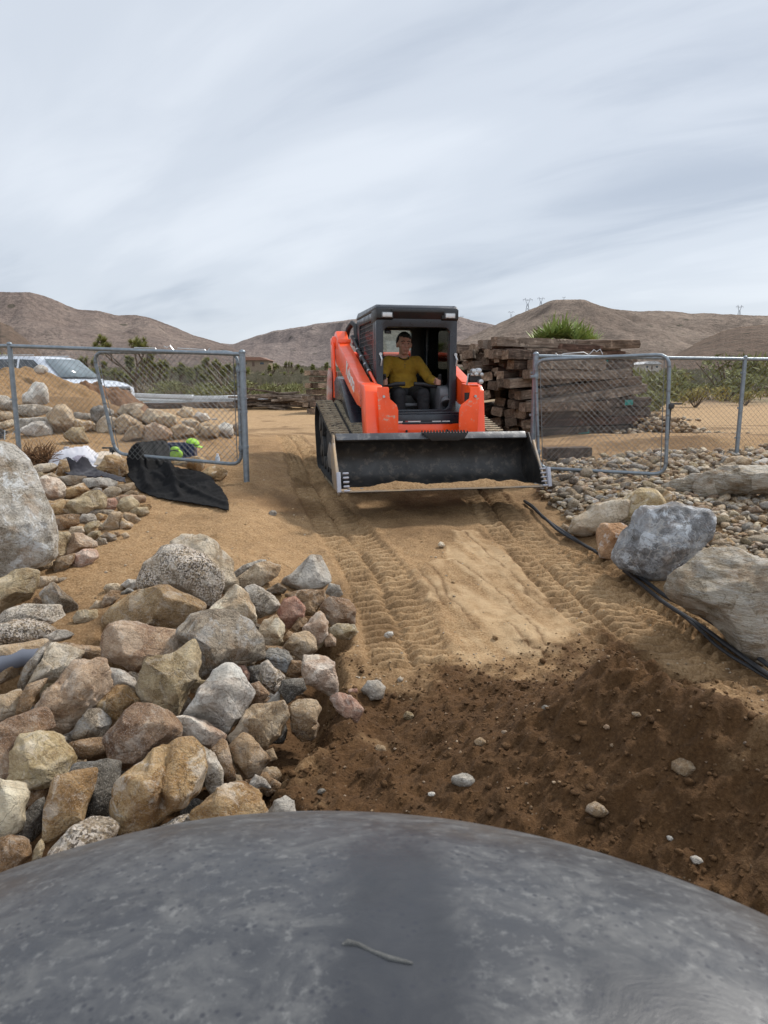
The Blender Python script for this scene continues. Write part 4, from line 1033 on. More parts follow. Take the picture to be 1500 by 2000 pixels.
LENS = plain('lamp_lens', (.55, .57, .58), .12, 0, .1, 18, .2, .8)
STK = plain('white_sticker', (.60, .58, .56), .5)
REDS = plain('red_sticker', (.42, .06, .05), .5)
LINKM = plain('faded_orange_panel', (.50, .20, .15), .5, 0, .15, 4, .05, wear=(.42, .38, .35), wearscale=7, wearpos=(.42, .6))
def glass_mat(name, tint=(.75, .85, .82), mixf=.82, rough=.03):
    m, t, b = newmat(name)
    tr = N(t, 'ShaderNodeBsdfTransparent'); tr.inputs[0].default_value = (*tint, 1)
    gl = N(t, 'ShaderNodeBsdfGlossy'); gl.inputs['Roughness'].default_value = rough
    fr = N(t, 'ShaderNodeFresnel'); fr.inputs[0].default_value = 1.45
    mx_ = N(t, 'ShaderNodeMixShader'); o = [n for n in t.nodes if n.type == 'OUTPUT_MATERIAL'][0]
    lk(t, fr.outputs[0], mx_.inputs[0]); lk(t, tr.outputs[0], mx_.inputs[1]); lk(t, gl.outputs[0], mx_.inputs[2])
    lk(t, mx_.outputs[0], o.inputs[0]); t.nodes.remove(b)
    return m
GLS = glass_mat('cab_glass', (.80, .88, .85)); 
LA = rad(11)
LOADER = empty('track_loader', (.33, 8.25, CZ - 1.135), (0, 0, LA))
tag(LOADER, 'orange and black tracked loader with a wide front bucket driving through the gateway', 'loader')
Rt = LOADER
def hull_path(circs, n=48):
    P = []
    for (cy, cz, r) in circs:
        for k in range(n):
            a = 2 * math.pi * k / n; P.append((cy + r * math.cos(a), cz + r * math.sin(a)))
    P = sorted(set((round(a, 5), round(b, 5)) for a, b in P))
    def half(pts):
        h = []
        for p in pts:
            while len(h) >= 2 and (h[-1][0] - h[-2][0]) * (p[1] - h[-2][1]) - (h[-1][1] - h[-2][1]) * (p[0] - h[-2][0]) <= 0: h.pop()
            h.append(p)
        return h
    lo = half(P); hi = half(P[::-1])
    return lo[:-1] + hi[:-1]
def resample(path, n):
    P = np.array(path + [path[0]]); L = np.concatenate([[0], np.cumsum(np.hypot(*np.diff(P, axis=0).T))])
    s = np.linspace(0, L[-1], n, endpoint=False)
    return np.stack([np.interp(s, L, P[:, 0]), np.interp(s, L, P[:, 1])], 1), L[-1]
def make_track(x0, x1, side):
    xc = (x0 + x1) / 2; hw = (x1 - x0) / 2
    path = hull_path([(1.30, .60, .25), (1.18, .26, .22), (-.40, .27, .23)])
    nl = 56; Pn, L = resample(path, nl * 4)
    T = np.roll(Pn, -1, 0) - np.roll(Pn, 1, 0); T /= np.linalg.norm(T, axis=1)[:, None]
    Nn = np.stack([T[:, 1], -T[:, 0]], 1)
    frame = MB()
    frame.prism([(-.45, .17), (-.5, .3), (-.2, .42), (.9, .55), (1.2, .5), (1.25, .2), (1.0, .10), (-.2, .10)], xc - hw * .55, xc + hw * .55)
    fr = frame.build('track_frame', BLK2, Rt, .01)
    m = MB(); n = len(Pn)
    ring = []
    for i in range(n):
        o_ = Pn[i] + Nn[i] * .012; q = Pn[i] - Nn[i] * .018
        ring.append([m.b.verts.new((x0, *o_)), m.b.verts.new((x1, *o_)), m.b.verts.new((x1, *q)), m.b.verts.new((x0, *q))])
    for i in range(n):
        A, B = ring[i], ring[(i + 1) % n]
        for k in range(4): m.b.faces.new((A[k], A[(k + 1) % 4], B[(k + 1) % 4], B[k]))
    belt = m.build('belt', RUB, fr, smooth=False)
    def P3(s, h, x):
        i = s * n; i0 = int(math.floor(i)) % n; f = i - math.floor(i); i1 = (i0 + 1) % n
        p = Pn[i0] * (1 - f) + Pn[i1] * f; nn = Nn[i0] * (1 - f) + Nn[i1] * f
        return (x, *(p + nn * h))
    m = MB()
    for k in range(nl):
        s0 = k / nl
        for sg in (-1, 1):
            xs = [xc + sg * hw * t for t in (.10, .32, .5, .7, .98)]
            wv = [.0, .10, -.05, .16, .02]
            w0 = [.24, .27, .29, .24, .20]
            prev = None
            for x, dw, ww in zip(xs, wv, w0):
                a = s0 + (dw * sg - ww) / nl; b_ = s0 + (dw * sg + ww) / nl
                q = [m.b.verts.new(P3(a, .012, x)), m.b.verts.new(P3(a + .06 / nl, .052, x)), m.b.verts.new(P3(b_ - .06 / nl, .052, x)), m.b.verts.new(P3(b_, .012, x))]
                if prev:
                    for j in range(3): m.b.faces.new((prev[j], prev[j + 1], q[j + 1], q[j]))
                else: m.b.faces.new(q)
                prev = q
            m.b.faces.new(prev[::-1])
    m.build('tread_lugs', LUG, fr, smooth=False)
    ox = x0 if side < 0 else x1; sx = side * -1
    for (cy, cz, r, nm) in ((1.30, .60, .225, 'drive_sprocket'), (1.18, .26, .19, 'idler_wheel'), (-.40, .27, .205, 'idler_wheel')):
        w_ = MB(); w_.cyl((xc - hw * .75, cy, cz), (xc + hw * .75, cy, cz), r, n=28); w_.cyl((xc - hw * .82, cy, cz), (xc + hw * .82, cy, cz), r * .45, n=16)
        if nm == 'drive_sprocket':
            for k in range(12):
                a = k * math.pi / 6; w_.box((xc, cy + math.cos(a) * r, cz + math.sin(a) * r), (hw * 1.3, .04, .05), (a - math.pi / 2, 0, 0))
        w_.build(nm, BLK2, fr, .004)
    for cy in (-.05, .25, .55, .85):
        w_ = MB(); w_.cyl((xc - hw * .8, cy, .13), (xc + hw * .8, cy, .13), .085, n=20); w_.build('roller', BLK2, fr, .004)
    g_ = MB(); g_.prism([(-.30, .16), (-.42, .30), (-.28, .42), (.1, .45), (.3, .3), (.2, .16)], x0 + .02 if side < 0 else x1 - .05, x0 + .05 if side < 0 else x1 - .02)
    g_.build('idler_guard', STL2, fr, .004)
make_track(-.98, -.53, -1)
make_track(.57, 1.02, 1)
# chassis
b = MB()
b.box((.03, .45, .50), (.86, 1.9, .44)); b.box((.03, -.30, .60), (.82, .34, .20))
b.build('chassis', BLK2, Rt, .01)
b = MB(); b.box((.035, -.515, .60), (.80, .02, .17)); b.box((.035, -.47, .50), (.80, .03, .08))
fp = b.build('front_panel', ORG, Rt, .006)
b = MB(); b.box((.045, -.42, .72), (.74, .16, .13)); b.box((.045, -.515, .695), (.56, .04, .022)); b.box((.045, -.35, .795), (.76, .20, .02))
sill = b.build('door_sill', CABM, Rt, .006)
for x, w_, m_ in ((-.27, .085, STK), (-.115, .17, REDS), (-.10, .14, STK), (.15, .10, STK), (.255, .09, STK)):
    q = MB().box((x, -.503 if m_ is STK else -.5015, .705), (w_, .003, .022 if m_ is STK else .026)); q.build('warning_sticker', m_, sill)
for x in (-.19, .26):
    q = MB().box((x, -.505, .625), (.045, .03, .07)); q.cyl((x, -.52, .61), (x, -.535, .61), .014, n=10); q.build('latch_bracket', BLK, sill, .003)
for x in (-.32, -.185, .255, .36):
    MB().cyl((x, -.50, .60 if abs(x) > .3 else .655), (x, -.512, .60 if abs(x) > .3 else .655), .012, n=10).build('bolt', CHR, fp)
# engine body behind the cab
b = MB(); b.prism([(1.4, .5), (1.4, 1.22), (1.85, 1.26), (2.12, 1.15), (2.16, .5)], -.40, .46)
b.build('engine_cover', BLK2, Rt, .02)
for s, xo in ((-1, -.62), (1, .68)):
    b = MB(); b.prism([(.05, .56), (.05, .62), (1.0, 1.15), (1.45, 1.2), (1.95, 1.05), (2.05, .95), (1.5, .90), (.9, .90), (.5, .72)], xo - .08, xo + .08)
    b.build('fender', CABM, Rt, .008)
    b = MB(); b.prism([(1.72, .78), (1.70, 1.15), (1.76, 1.32), (1.86, 1.27), (2.0, 1.05), (2.04, .78)], xo + s * .10, xo + s * .145)
    b.box((xo + s * .06, 1.9, 1.02), (.1, .2, .5))
    b.build('side_panel', LINKM, Rt, .01)
# lift arms
for s in (-1, 1):
    xa, xb = (-.66, -.515) if s < 0 else (.585, .73)
    if s > 0: xa, xb = .53, .66
    b = MB()
    b.prism([(1.98, 1.62), (1.95, 1.74), (1.84, 1.80), (1.70, 1.80), (1.55, 1.70), (1.35, 1.60), (-.15, 1.14), (-.42, 1.12), (-.44, .98), (-.30, .86),
             (-.05, .88), (.5, 1.02), (1.15, 1.22), (1.45, 1.30), (1.70, 1.36), (1.90, 1.48)], xa, xb)
    arm = b.build('lift_arm', ORG, Rt, .012)
    b = MB(); b.prism([(-.30, 1.12), (-.58, 1.10), (-.66, 1.04), (-.74, .56), (-.80, .26), (-.66, .22), (-.50, .52), (-.40, .86), (-.28, .90)], xa - .005 if s < 0 else xa - .05, xb + .045 if s < 0 else xb - .03)
    leg = b.build('arm_leg', ORG, arm, .014)
    pz = xa if s < 0 else xb
    b = MB(); b.cyl((xa - .03, 1.88, 1.66), (xb + .03, 1.88, 1.66), .085, n=24); b.cyl((xa - .05, 1.88, 1.66), (xb + .05, 1.88, 1.66), .035, n=16)
    b.build('rear_pivot', ORG, arm, .004)
    b = MB(); b.prism([(1.98, 1.72), (1.82, 1.72), (1.60, .92), (1.86, .92)], xa - .045 if s < 0 else xb + .008, xa - .008 if s < 0 else xb + .045)
    b.build('arm_link', ORG, Rt, .006)
    b = MB(); b.box(((xa + xb) / 2, 1.42, 1.655), (xb - xa + .02, .03, .05), (rad(-18), 0, 0)); b.build('arm_collar', ORG, arm, .004)
    # front shield: curved guard over the hose run
    x0_, x1_ = (-.555, -.335) if s < 0 else (.345, .545)
    b = MB()
    outl = [(0.0, 1.08), (.11, 1.08), (.12, 1.00), (.125, .96), (.20, .90), (.22, .84), (.22, .62), (.19, .58), (.14, .555), (.06, .555), (.02, .58)]
    if s < 0: pts = [(x0_ + a, z) for a, z in outl]
    else: pts = [(x1_ - a, z) for a, z in outl][::-1]
    b.prism(pts, -.80, -.785, 'y')
    for v in b.b.verts:
        t_ = (v.co.x - (x0_ + x1_) / 2) / .11
        v.co.y += .03 * t_ * t_
    sh = b.build('hose_guard', ORGW, arm, .003)
    for z in (.985, .60):
        xm = x0_ + .06 if s < 0 else x1_ - .06
        MB().cyl((xm, -.795, z), (xm, -.815, z), .014, n=10).build('bolt', CHR, sh)
    b = MB(); xm = (x0_ + x1_) / 2; b.cyl((xm, -.68, 1.02), (xm, -.70, .50), .04, n=16); b.cyl((xm, -.70, .52), (xm, -.76, .34), .028, n=12)
    b.build('tilt_cylinder', BLK2, arm)
    if s < 0:
        b = MB(); b.cyl((xb + .0, -.55, 1.05), (xb + .10, -.62, 1.05), .03, n=12); b.build('cross_pin', ORG, arm)
        # lettering along the outer side of the arm
        cu = bpy.data.curves.new('lettering', 'FONT'); cu.body = 'Kubota'; cu.size = .235; cu.extrude = .002; cu.offset = .004
        cu.align_x = 'CENTER'; cu.align_y = 'CENTER'
        to = bpy.data.objects.new('lettering', cu); COL.objects.link(to)
        bpy.context.view_layer.update()
        dg = bpy.context.evaluated_depsgraph_get(); me = bpy.data.meshes.new_from_object(to.evaluated_get(dg)); bpy.data.objects.remove(to)
        me.materials.clear(); me.materials.append(plain('white_lettering', (.75, .74, .72), .5))
        lo = bpy.data.objects.new('lettering', me); COL.objects.link(lo); lo.parent = arm
        # reads from the rear (high) to the front (low) when seen from outside
        ex = Vector((0, -1, -.33)).normalized(); nz = Vector((-1, 0, 0)); ey = nz.cross(ex)
        M_ = Matrix((ex, ey, nz)).transposed().to_4x4(); M_.translation = Vector((xa - .003, .42, 1.19)); lo.matrix_local = M_
# hoses
b = MB()
b.tube([(-.47, 1.50, 1.72), (-.46, 1.35, 1.64), (-.455, 1.1, 1.52), (-.45, .8, 1.42), (-.45, .5, 1.33), (-.455, .25, 1.24)], .024, 10)
hs = b.build('arm_hose', BLK, Rt)
b = MB()
for y in (1.42, 1.12, .82, .52, .28): b.cyl((-.458, y + .02, 1.52 + (y - 1.1) * .33 + .006), (-.458, y - .02, 1.52 + (y - 1.1) * .33 - .006), .03, n=12)
b.build('hose_fitting', CHR, hs)
b = MB(); b.tube([(-.455, .25, 1.24), (-.455, -.15, 1.10), (-.46, -.35, 1.03)], .018, 10); b.build('hard_line', ORG, hs)
b = MB(); b.tube([(-.52, 1.75, 1.72), (-.49, 1.70, 1.84), (-.45, 1.62, 1.90), (-.42, 1.52, 1.86), (-.42, 1.47, 1.74), (-.44, 1.45, 1.6)], .036, 12); b.build('loop_hose', BLK, Rt)
b = MB(); b.cyl((-.53, 1.72, 1.47), (.42, 1.72, 1.47), .062, n=24); b.tube([(.30, 1.70, 1.47), (.42, 1.68, 1.47), (.50, 1.68, 1.40)], .085, 20); b.build('cross_tube', ORG, Rt)
# coupler on the right arm
b = MB(); b.box((.55, -.56, 1.17), (.13, .08, .09)); v_ = b.build('valve_block', BLK, Rt, .008)
b = MB()
for dx, z, r in ((-.035, 1.245, .026), (.02, 1.25, .028), (.045, 1.135, .026), (-.01, 1.215, .022), (.05, 1.21, .02)):
    b.cyl((.55 + dx, -.58, z), (.55 + dx, -.66, z), r, n=14)
b.box((.55, -.60, 1.21), (.12, .05, .03)); b.cyl((.47, -.55, 1.10), (.485, -.55, 1.22), .010, n=8)
b.build('coupling', CHR, v_, .003)
# cab
def ring_prism(outer, inner, a, b_, axis='y'):
    """frame between two loops with the same number of points"""
    m = MB()
    def P(p, t): return (p[0], t, p[1]) if axis == 'y' else (t, p[0], p[1])
    n = len(outer)
    O0 = [m.b.verts.new(P(p, a)) for p in outer]; I0 = [m.b.verts.new(P(p, a)) for p in inner]
    O1 = [m.b.verts.new(P(p, b_)) for p in outer]; I1 = [m.b.verts.new(P(p, b_)) for p in inner]
    for i in range(n):
        j = (i + 1) % n
        m.b.faces.new((O0[i], O0[j], I0[j], I0[i])); m.b.faces.new((O1[i], I1[i], I1[j], O1[j]))
        m.b.faces.new((O0[i], O1[i], O1[j], O0[j])); m.b.faces.new((I0[i], I0[j], I1[j], I1[i]))
    return m
def rrect(x0, x1, z0, z1, r, n=6):
    P = []
    for (cx, cz, a0) in ((x1 - r, z1 - r, 0), (x0 + r, z1 - r, 90), (x0 + r, z0 + r, 180), (x1 - r, z0 + r, 270)):
        for k in range(n + 1):
            a = rad(a0 + 90 * k / n); P.append((cx + r * math.cos(a), cz + r * math.sin(a)))
    return P
X0, X1 = -.425, .515
m = ring_prism(rrect(X0, X1, .78, 1.925, .03), rrect(X0 + .082, X1 - .085, .82, 1.74, .07), 0, .09)
ff = m.build('cab_front_frame', CABM, Rt, .008)
b = MB()   # header visor
b.prism([(-.05, 1.93), (-.05, 1.90), (.02, 1.80), (.3, 1.80), (.3, 1.93)], X0 + .17, X1 - .17); 
b.prism([(-.03, 1.935), (-.03, 1.83), (.03, 1.80), (.3, 1.80), (.3, 1.935)], X0 - .004, X0 + .19); b.prism([(-.03, 1.935), (-.03, 1.83), (.03, 1.80), (.3, 1.80), (.3, 1.935)], X1 - .19, X1 + .004)
hd = b.build('header', BLK, ff, .006)
for xm in (X0 + .115, X1 - .10):
    q = MB().box((xm, -.043, 1.865), (.125, .03, .062)); lp = q.build('work_light', GRP, ff, .008)
    q = MB().box((xm, -.062, 1.865), (.108, .012, .046)); q.build('lens', LENS, lp, .006)
for xm in (X0 + .04, X1 - .04):
    q = MB().cyl((xm, .03, 1.93), (xm, .03, 1.975), .02, .008, n=8); q.build('lifting_eye', CABM, ff)
for xm, s in ((X0 + .045, 1), (X1 - .02, -1)):
    q = MB().cyl((xm, -.012, 1.44), (xm, -.03, 1.44), .018, n=12); q.tube([(xm, -.02, 1.43), (xm + .012, -.045, 1.38), (xm + .006, -.03, 1.31)], .010, 8); q.build('door_striker', CHR, ff)
b = MB(); b.prism([(0.0, 1.915), (-.01, 1.955), (.06, 1.985), (1.30, 2.00), (1.42, 1.96), (1.42, 1.915)], X0 - .005, X1 + .005)
b.build('roof', CABM, Rt, .025)
SCRN = plain('side_screen_bars', (.13, .135, .145), .5, .2)
for xs, nm in ((X0, -1), (X1, 1)):
    a_, c_ = (xs, xs + .05) if nm < 0 else (xs - .05, xs)
    m = ring_prism(rrect(.09, 1.42, .95, 1.915, .05), rrect(.22, 1.22, 1.10, 1.83, .06), a_, c_, 'x')
    sf = m.build('cab_side_frame', CABM, Rt, .008)
    b = MB(); b.box(((a_ + c_) / 2, .75, .88), (.05, 1.32, .16)); b.build('lower_side_panel', CABM, sf, .004)
    b = MB(); xm = a_ + .012 if nm < 0 else c_ - .012
    for k in range(13): b.cyl((xm, .21, 1.125 + k * .055), (xm, 1.23, 1.125 + k * .055), .003, n=6)
    for k in range(12): b.cyl((xm + .01 * -nm, .26 + k * .083, 1.08), (xm + .01 * -nm, .26 + k * .083, 1.84), .0028, n=6)
    b.build('side_screen', SCRN, sf)
    b = MB(); xm = a_ + .035 if nm < 0 else c_ - .035; b.box((xm, .72, 1.465), (.005, 1.02, .76)); b.build('side_window', GLS, sf)
m = ring_prism(rrect(X0 + .05, X1 - .05, .80, 1.915, .03), rrect(X0 + .10, X1 - .22, 1.30, 1.80, .04), 1.33, 1.40)
rf = m.build('cab_rear_frame', BLK, Rt, .004)
MB().box(((X0 + X1) / 2 - .06, 1.365, 1.55), (X1 - X0 - .30, .005, .52)).build('rear_window', GLS, rf)
b = MB(); b.box((.045, .62, 1.87), (.82, 1.2, .06)); b.box((.045, .25, 1.79), (.26, .10, .05)); b.tube([(-.12, .15, 1.80), (-.10, .12, 1.765), (.0, .11, 1.755), (.09, .11, 1.755), (.19, .12, 1.765), (.21, .15, 1.80)], .012, 8)
b.build('headliner', BLK, Rt, .01)
b = MB(); b.box((.045, .60, .68), (.84, 1.4, .03)); b.build('cab_floor', BLK2, Rt)
b = MB(); b.cyl((-.24, .14, 1.70), (-.30, .16, 1.70), .018, n=8); b.box((-.265, .12, 1.69), (.07, .03, .035)); b.build('camera_bracket', BLK, Rt, .004)
# seat, controls
b = MB(); b.box((.03, .58, .92), (.48, .46, .11)); b.box((.03, .55, .80), (.40, .36, .14)); seat = b.build('seat', BLK2, Rt, .03, seg=3)
b = MB(); b.box((.02, .86, 1.20), (.46, .10, .50), (rad(-8), 0, 0)); b.build('backrest', BLK2, seat, .035, seg=3)
b = MB(); b.box((.0, .29, .865), (.26, .03, .04)); b.build('seat_front', GRP, seat, .015)
for s, x in ((-1, -.34), (1, .40)):
    b = MB()
    if s < 0: b.box((-.33, .20, 1.02), (.12, .30, .10), (0, rad(8), 0)); b.box((-.35, .3, .90), (.10, .35, .2))
    else:
        b.prism([(.02, .98), (.05, 1.06), (.16, 1.09), (.50, 1.09), (.50, .80), (.10, .80)], .33, .46)
    pod = b.build('control_pod', GRP, Rt, .02, seg=3)
    if s > 0:
        b = MB(); b.tube([(.40, .10, .97), (.405, .03, .89)], [.045, .062], 18); b.build('cup_holder', GRP, pod)
        b = MB(); b.cyl((.405, .028, .889), (.406, .018, .881), .046, n=18); b.build('cup_hole', BLK, pod)
    b = MB(); xx = -.305 if s < 0 else .355
    b.tube([(xx, .17, 1.06), (xx, .16, 1.12), (xx + .005, .155, 1.16), (xx + .003, .145, 1.205)], [.016, .020, .024, .020], 10)
    b.sph((xx + .003, .135, 1.205), .02); b.build('joystick', BLK, pod)
b = MB()
b.tube([(-.40, .50, 1.14), (-.38, .30, 1.12), (-.32, .20, 1.095), (-.24, .155, 1.09), (-.17, .15, 1.108), (-.06, .15, 1.11)], [.018, .018, .02, .02, .024, .025], 10)
b.tube([(.48, .50, 1.14), (.42, .30, 1.11), (.36, .20, 1.07), (.24, .155, 1.085), (.16, .15, 1.105), (.05, .15, 1.108)], [.018, .018, .02, .02, .024, .025], 10)
b.build('lap_bar', BLK, Rt)
# bucket
bx0, bx1 = -1.05, .95
prof = [(-1.60, .135), (-1.42, .115), (-1.25, .115), (-1.10, .145), (-1.02, .21), (-.98, .31), (-.98, .42), (-1.01, .50), (-1.06, .555), (-1.11, .575)]
def offset_prof(p, t):
    P = np.array(p); T = np.gradient(P, axis=0); T /= np.linalg.norm(T, axis=1)[:, None]
    return [tuple(q) for q in P + np.stack([-T[:, 1], T[:, 0]], 1) * t]
outp = offset_prof(prof, -.014)
b = MB(); b.prism(prof + outp[::-1], bx0, bx1)
bk = b.build('bucket', STL, Rt)
b = MB(); b.prism([(-1.105, .555), (-1.155, .575), (-1.10, .635), (-1.0, .62), (-1.0, .56)], bx0 + .02, bx1 - .02); b.build('top_rail', plain('scratched_rail_steel', (.085, .088, .095), .45, .4, .2, 5, .2, wear=(.20, .19, .18), wearscale=10, wearpos=(.52, .66)), bk, .004)
b = MB(); b.prism([(-1.66, .137), (-1.655, .150), (-1.44, .136), (-1.44, .120)], bx0, bx1); b.build('cutting_edge', EDGE, bk)
for s, x in ((-1, bx0), (1, bx1)):
    b = MB(); b.prism([(-1.62, .13), (-1.44, .10), (-1.15, .10), (-1.0, .17), (-.96, .3), (-.96, .45), (-1.05, .62), (-1.13, .625), (-1.22, .52)], x - .012 if s < 0 else x, x if s < 0 else x + .012)
    b.build('side_plate', EDGE if s < 0 else STL, bk, .002)
    b = MB(); b.box((x + s * .02, -1.41, .325), (.02, .03, .58), (rad(-40), 0, 0)); 
    b.build('side_edge', EDGE, bk, .003)
    b = MB(); b.box((x + s * .025 + (.0 if s < 0 else 0), -1.63, .225), (.035, .05, .19), (rad(-18), 0, 0))
    for k in range(5): b.box((x + (.045 if s < 0 else -.02), -1.655 + k * .018, .15 + k * .038), (.055, .035, .016), (rad(-18), 0, 0))
    b.build('side_cutter', CUT, bk, .006)
    for k in range(2): MB().cyl((x - s * (.08 + .12 * k), -1.56, .14), (x - s * (.08 + .12 * k), -1.56, .158), .016, n=8).build('bolt', STL2, bk)
b = MB(); b.prism([(-.02 - .15, .632), (.30, .632), (.26, .575), (.20, .555), (-.08, .555)], -1.17, -1.02, 'y')
for k in range(15): b.box((-.15 + k * .0315, -1.165, .640), (.014, .012, .022)); b.box((-.15 + k * .0315, -1.05, .640), (.014, .012, .022))
b.build('step', BLK, bk, .002)
b = MB()
for x in (-.58, .52): b.box((x, -.90, .40), (.10, .16, .40), (rad(8), 0, 0)); 
b.box((-.03, -.92, .40), (1.5, .06, .30))
b.build('quick_hitch', BLK2, Rt, .01)
# soil lying along the bucket lip
xs = np.linspace(bx0 + .10, bx1 - .06, 160); ts_ = np.linspace(0, 1, 14)
XX, TT = np.meshgrid(xs, ts_)
hh = .028 + .032 * np.exp(-((xs + .50) / .22) ** 2) + .030 * np.exp(-((xs - .34) / .28) ** 2) + .018 * perlin(xs * 7, xs * 0, xs * 0 + 1) + .008 * perlin(xs * 30, xs * 0, xs * 0)
hh = np.clip(hh, .006, 1) * sstep(bx0 + .08, bx0 + .45, xs) * sstep(bx1 - .02, bx1 - .25, xs)
Yy = -1.655 + TT * .30; Zz = .150 - TT * .012 + hh[None, :] * np.sin(np.clip(TT * 1.25, 0, 1) * math.pi) ** .8 + .004 * fbm(XX * 30, TT * 9, XX * 0, 2)
Vd = np.stack([XX, Yy, Zz], -1).reshape(-1, 3); Id = np.arange(Vd.shape[0]).reshape(XX.shape)
Fd = np.stack([Id[:-1, :-1], Id[:-1, 1:], Id[1:, 1:], Id[1:, :-1]], -1).reshape(-1, 4)
sd_ = mesh_np('soil', Vd, Fd, M_DIRT2); sd_.location = LOADER.location; sd_.rotation_euler = LOADER.rotation_euler
tag(sd_, 'strip of sandy soil lying along the lip of the loader bucket', 'soil', None, 'stuff')

# ------------------------------------------------------------------ driver
def remeshed(mb, name, mat, vox=.007, parent=None, smooth_it=4, wrinkle=0, wseed=0):
    me = bpy.data.meshes.new(name); bmesh.ops.recalc_face_normals(mb.b, faces=mb.b.faces[:]); mb.b.to_mesh(me); mb.b.free()
    o = bpy.data.objects.new(name, me); COL.objects.link(o)
    md = o.modifiers.new('r', 'REMESH'); md.mode = 'VOXEL'; md.voxel_size = vox
    ms = o.modifiers.new('s', 'SMOOTH'); ms.iterations = smooth_it; ms.factor = .5
    bpy.context.view_layer.update()
    dg = bpy.context.evaluated_depsgraph_get(); m2 = bpy.data.meshes.new_from_object(o.evaluated_get(dg))
    bpy.data.objects.remove(o); m2.name = name
    n = len(m2.vertices); co = np.empty(n * 3); m2.vertices.foreach_get('co', co); co = co.reshape(-1, 3)
    if wrinkle:
        no = np.empty(n * 3); m2.vertices.foreach_get('normal', no); no = no.reshape(-1, 3)
        d = wrinkle * (ridged(co[:, 0] * 9 + wseed, co[:, 1] * 9, co[:, 2] * 14, 2) - 1) 
        co = co + no * d[:, None]; m2.vertices.foreach_set('co', co.ravel())
    m2.polygons.foreach_set('use_smooth', np.ones(len(m2.polygons), bool))
    m2.materials.clear(); m2.materials.append(mat)
    o = bpy.data.objects.new(name, m2); COL.objects.link(o)
    if parent: o.parent = parent
    return o
def limb(m, pts, rs, n=14):
    for i in range(len(pts) - 1):
        m.cyl(pts[i], pts[i + 1], rs[i], rs[i + 1], n=n); 
    for p, r in zip(pts, rs): m.sph(p, r, seg=14, rings=10)
SKIN = plain('skin', (.42, .22, .155), .55, 0, .08, 14, .05)
HAIR = plain('dark_hair', (.010, .008, .007), .7, 0, .2, 60, .6)
SHIRT = plain('mustard_knit', (.30, .170, .012), .9, 0, .08, 8, .25)
PANTS = plain('black_trousers', (.010, .010, .012), .85, 0, .2, 8, .2)
BOOT = plain('brown_boot', (.06, .035, .02), .7)
hx, hy, hz = .025, .58, 1.585
b = MB()
HS = 1.10
b.sph((hx, hy, hz + .025), 1, (.076, .096, .098)); b.sph((hx, hy - .020, hz - .045), 1, (.056, .070, .072)); b.sph((hx, hy - .055, hz - .098), .024, (1.3, 1, .8))
b.sph((hx, hy - .095, hz - .022), 1, (.013, .020, .028), rot=(rad(-18), 0, 0)); b.sph((hx, hy - .108, hz - .036), .0125, (1.25, 1, .9))
b.sph((hx, hy - .083, hz + .018), 1, (.050, .016, .010)); b.sph((hx, hy - .088, hz - .068), 1, (.026, .012, .008)); b.sph((hx, hy - .085, hz - .079), 1, (.020, .012, .007))
for s in (-1, 1):
    b.sph((hx + s * .078, hy + .008, hz - .012), 1, (.011, .022, .032), rot=(0, 0, s * .3)); b.sph((hx + s * .040, hy - .070, hz - .028), 1, (.022, .020, .020))
for v_h in b.b.verts: v_h.co = Vector((hx, hy, hz)) + (v_h.co - Vector((hx, hy, hz))) * HS
limb(b, [(hx, hy + .02, hz - .06), (hx, hy + .04, hz - .13), (hx, hy + .06, hz - .20)], [.056, .055, .062])
b.sph((hx, .66, 1.30), 1, (.165, .105, .17)); b.sph((hx, .655, 1.12), 1, (.15, .10, .16)); b.sph((hx, .63, .985), 1, (.165, .12, .10))
arms = {}
for s in (-1, 1):
    sh_ = (hx + s * .175, .65, 1.375); el = (hx + s * .300, .50, 1.165); wr = (hx + s * .312, .255, 1.125)
    limb(b, [(hx + s * .1, .65, 1.39), sh_, el, wr], [.05, .055, .042, .027])
    hp = (wr[0] + s * .004, .195, 1.125); arms[s] = (sh_, el, wr, hp)
    b.sph(((wr[0] + hp[0]) / 2, .21, 1.125), 1, (.030, .048, .036))
    jx, jy = (-.303, .155) if s < 0 else (.357, .155)
    for k, (dz_, L_) in enumerate(((.028, .9), (.010, 1.0), (-.008, .95), (-.025, .8))):
        z = 1.125 + dz_; r = .0088
        p0 = (hp[0] - s * .018, .195, z); p1 = (hp[0] - s * .020 + s * .0, .150, z + .002); p2 = (hp[0] + s * .005, .128 + .006 * (1 - L_), z); p3 = (hp[0] + s * .028 * L_, .138, z - .004)
        limb(b, [p0, p1, p2, p3], [r * 1.05, r, r * .95, r * .85], 8)
    limb(b, [(hp[0] - s * .012, .225, 1.150), (hp[0] - s * .030, .190, 1.168), (hp[0] - s * .012, .155, 1.172)], [.012, .010, .009], 8)
for s in (-1, 1):
    limb(b, [(hx + s * .085, .62, .98), (hx + s * .14, .20, .985), (hx + s * .14, .17, .80), (hx + s * .13, .16, .74)], [.085, .062, .05, .04])
    limb(b, [(hx + s * .13, .16, .735), (hx + s * .14, .02, .725)], [.035, .03])
body = remeshed(b, 'person', SKIN, .0062, None, 3)
body.location = LOADER.location; body.rotation_euler = LOADER.rotation_euler
tag(body, 'man in a mustard yellow henley shirt sitting at the controls inside the loader cab', 'person')
b = MB()   # shirt
b.sph((hx, .655, 1.29), 1, (.195, .135, .165)); b.sph((hx, .645, 1.14), 1, (.185, .135, .16)); b.sph((hx, .62, 1.06), 1, (.195, .145, .065))
b.sph((hx, .655, 1.375), 1, (.20, .085, .052)); b.tube([(hx, hy + .065, 1.405), (hx, hy + .055, 1.432)], [.10, .066], 20)
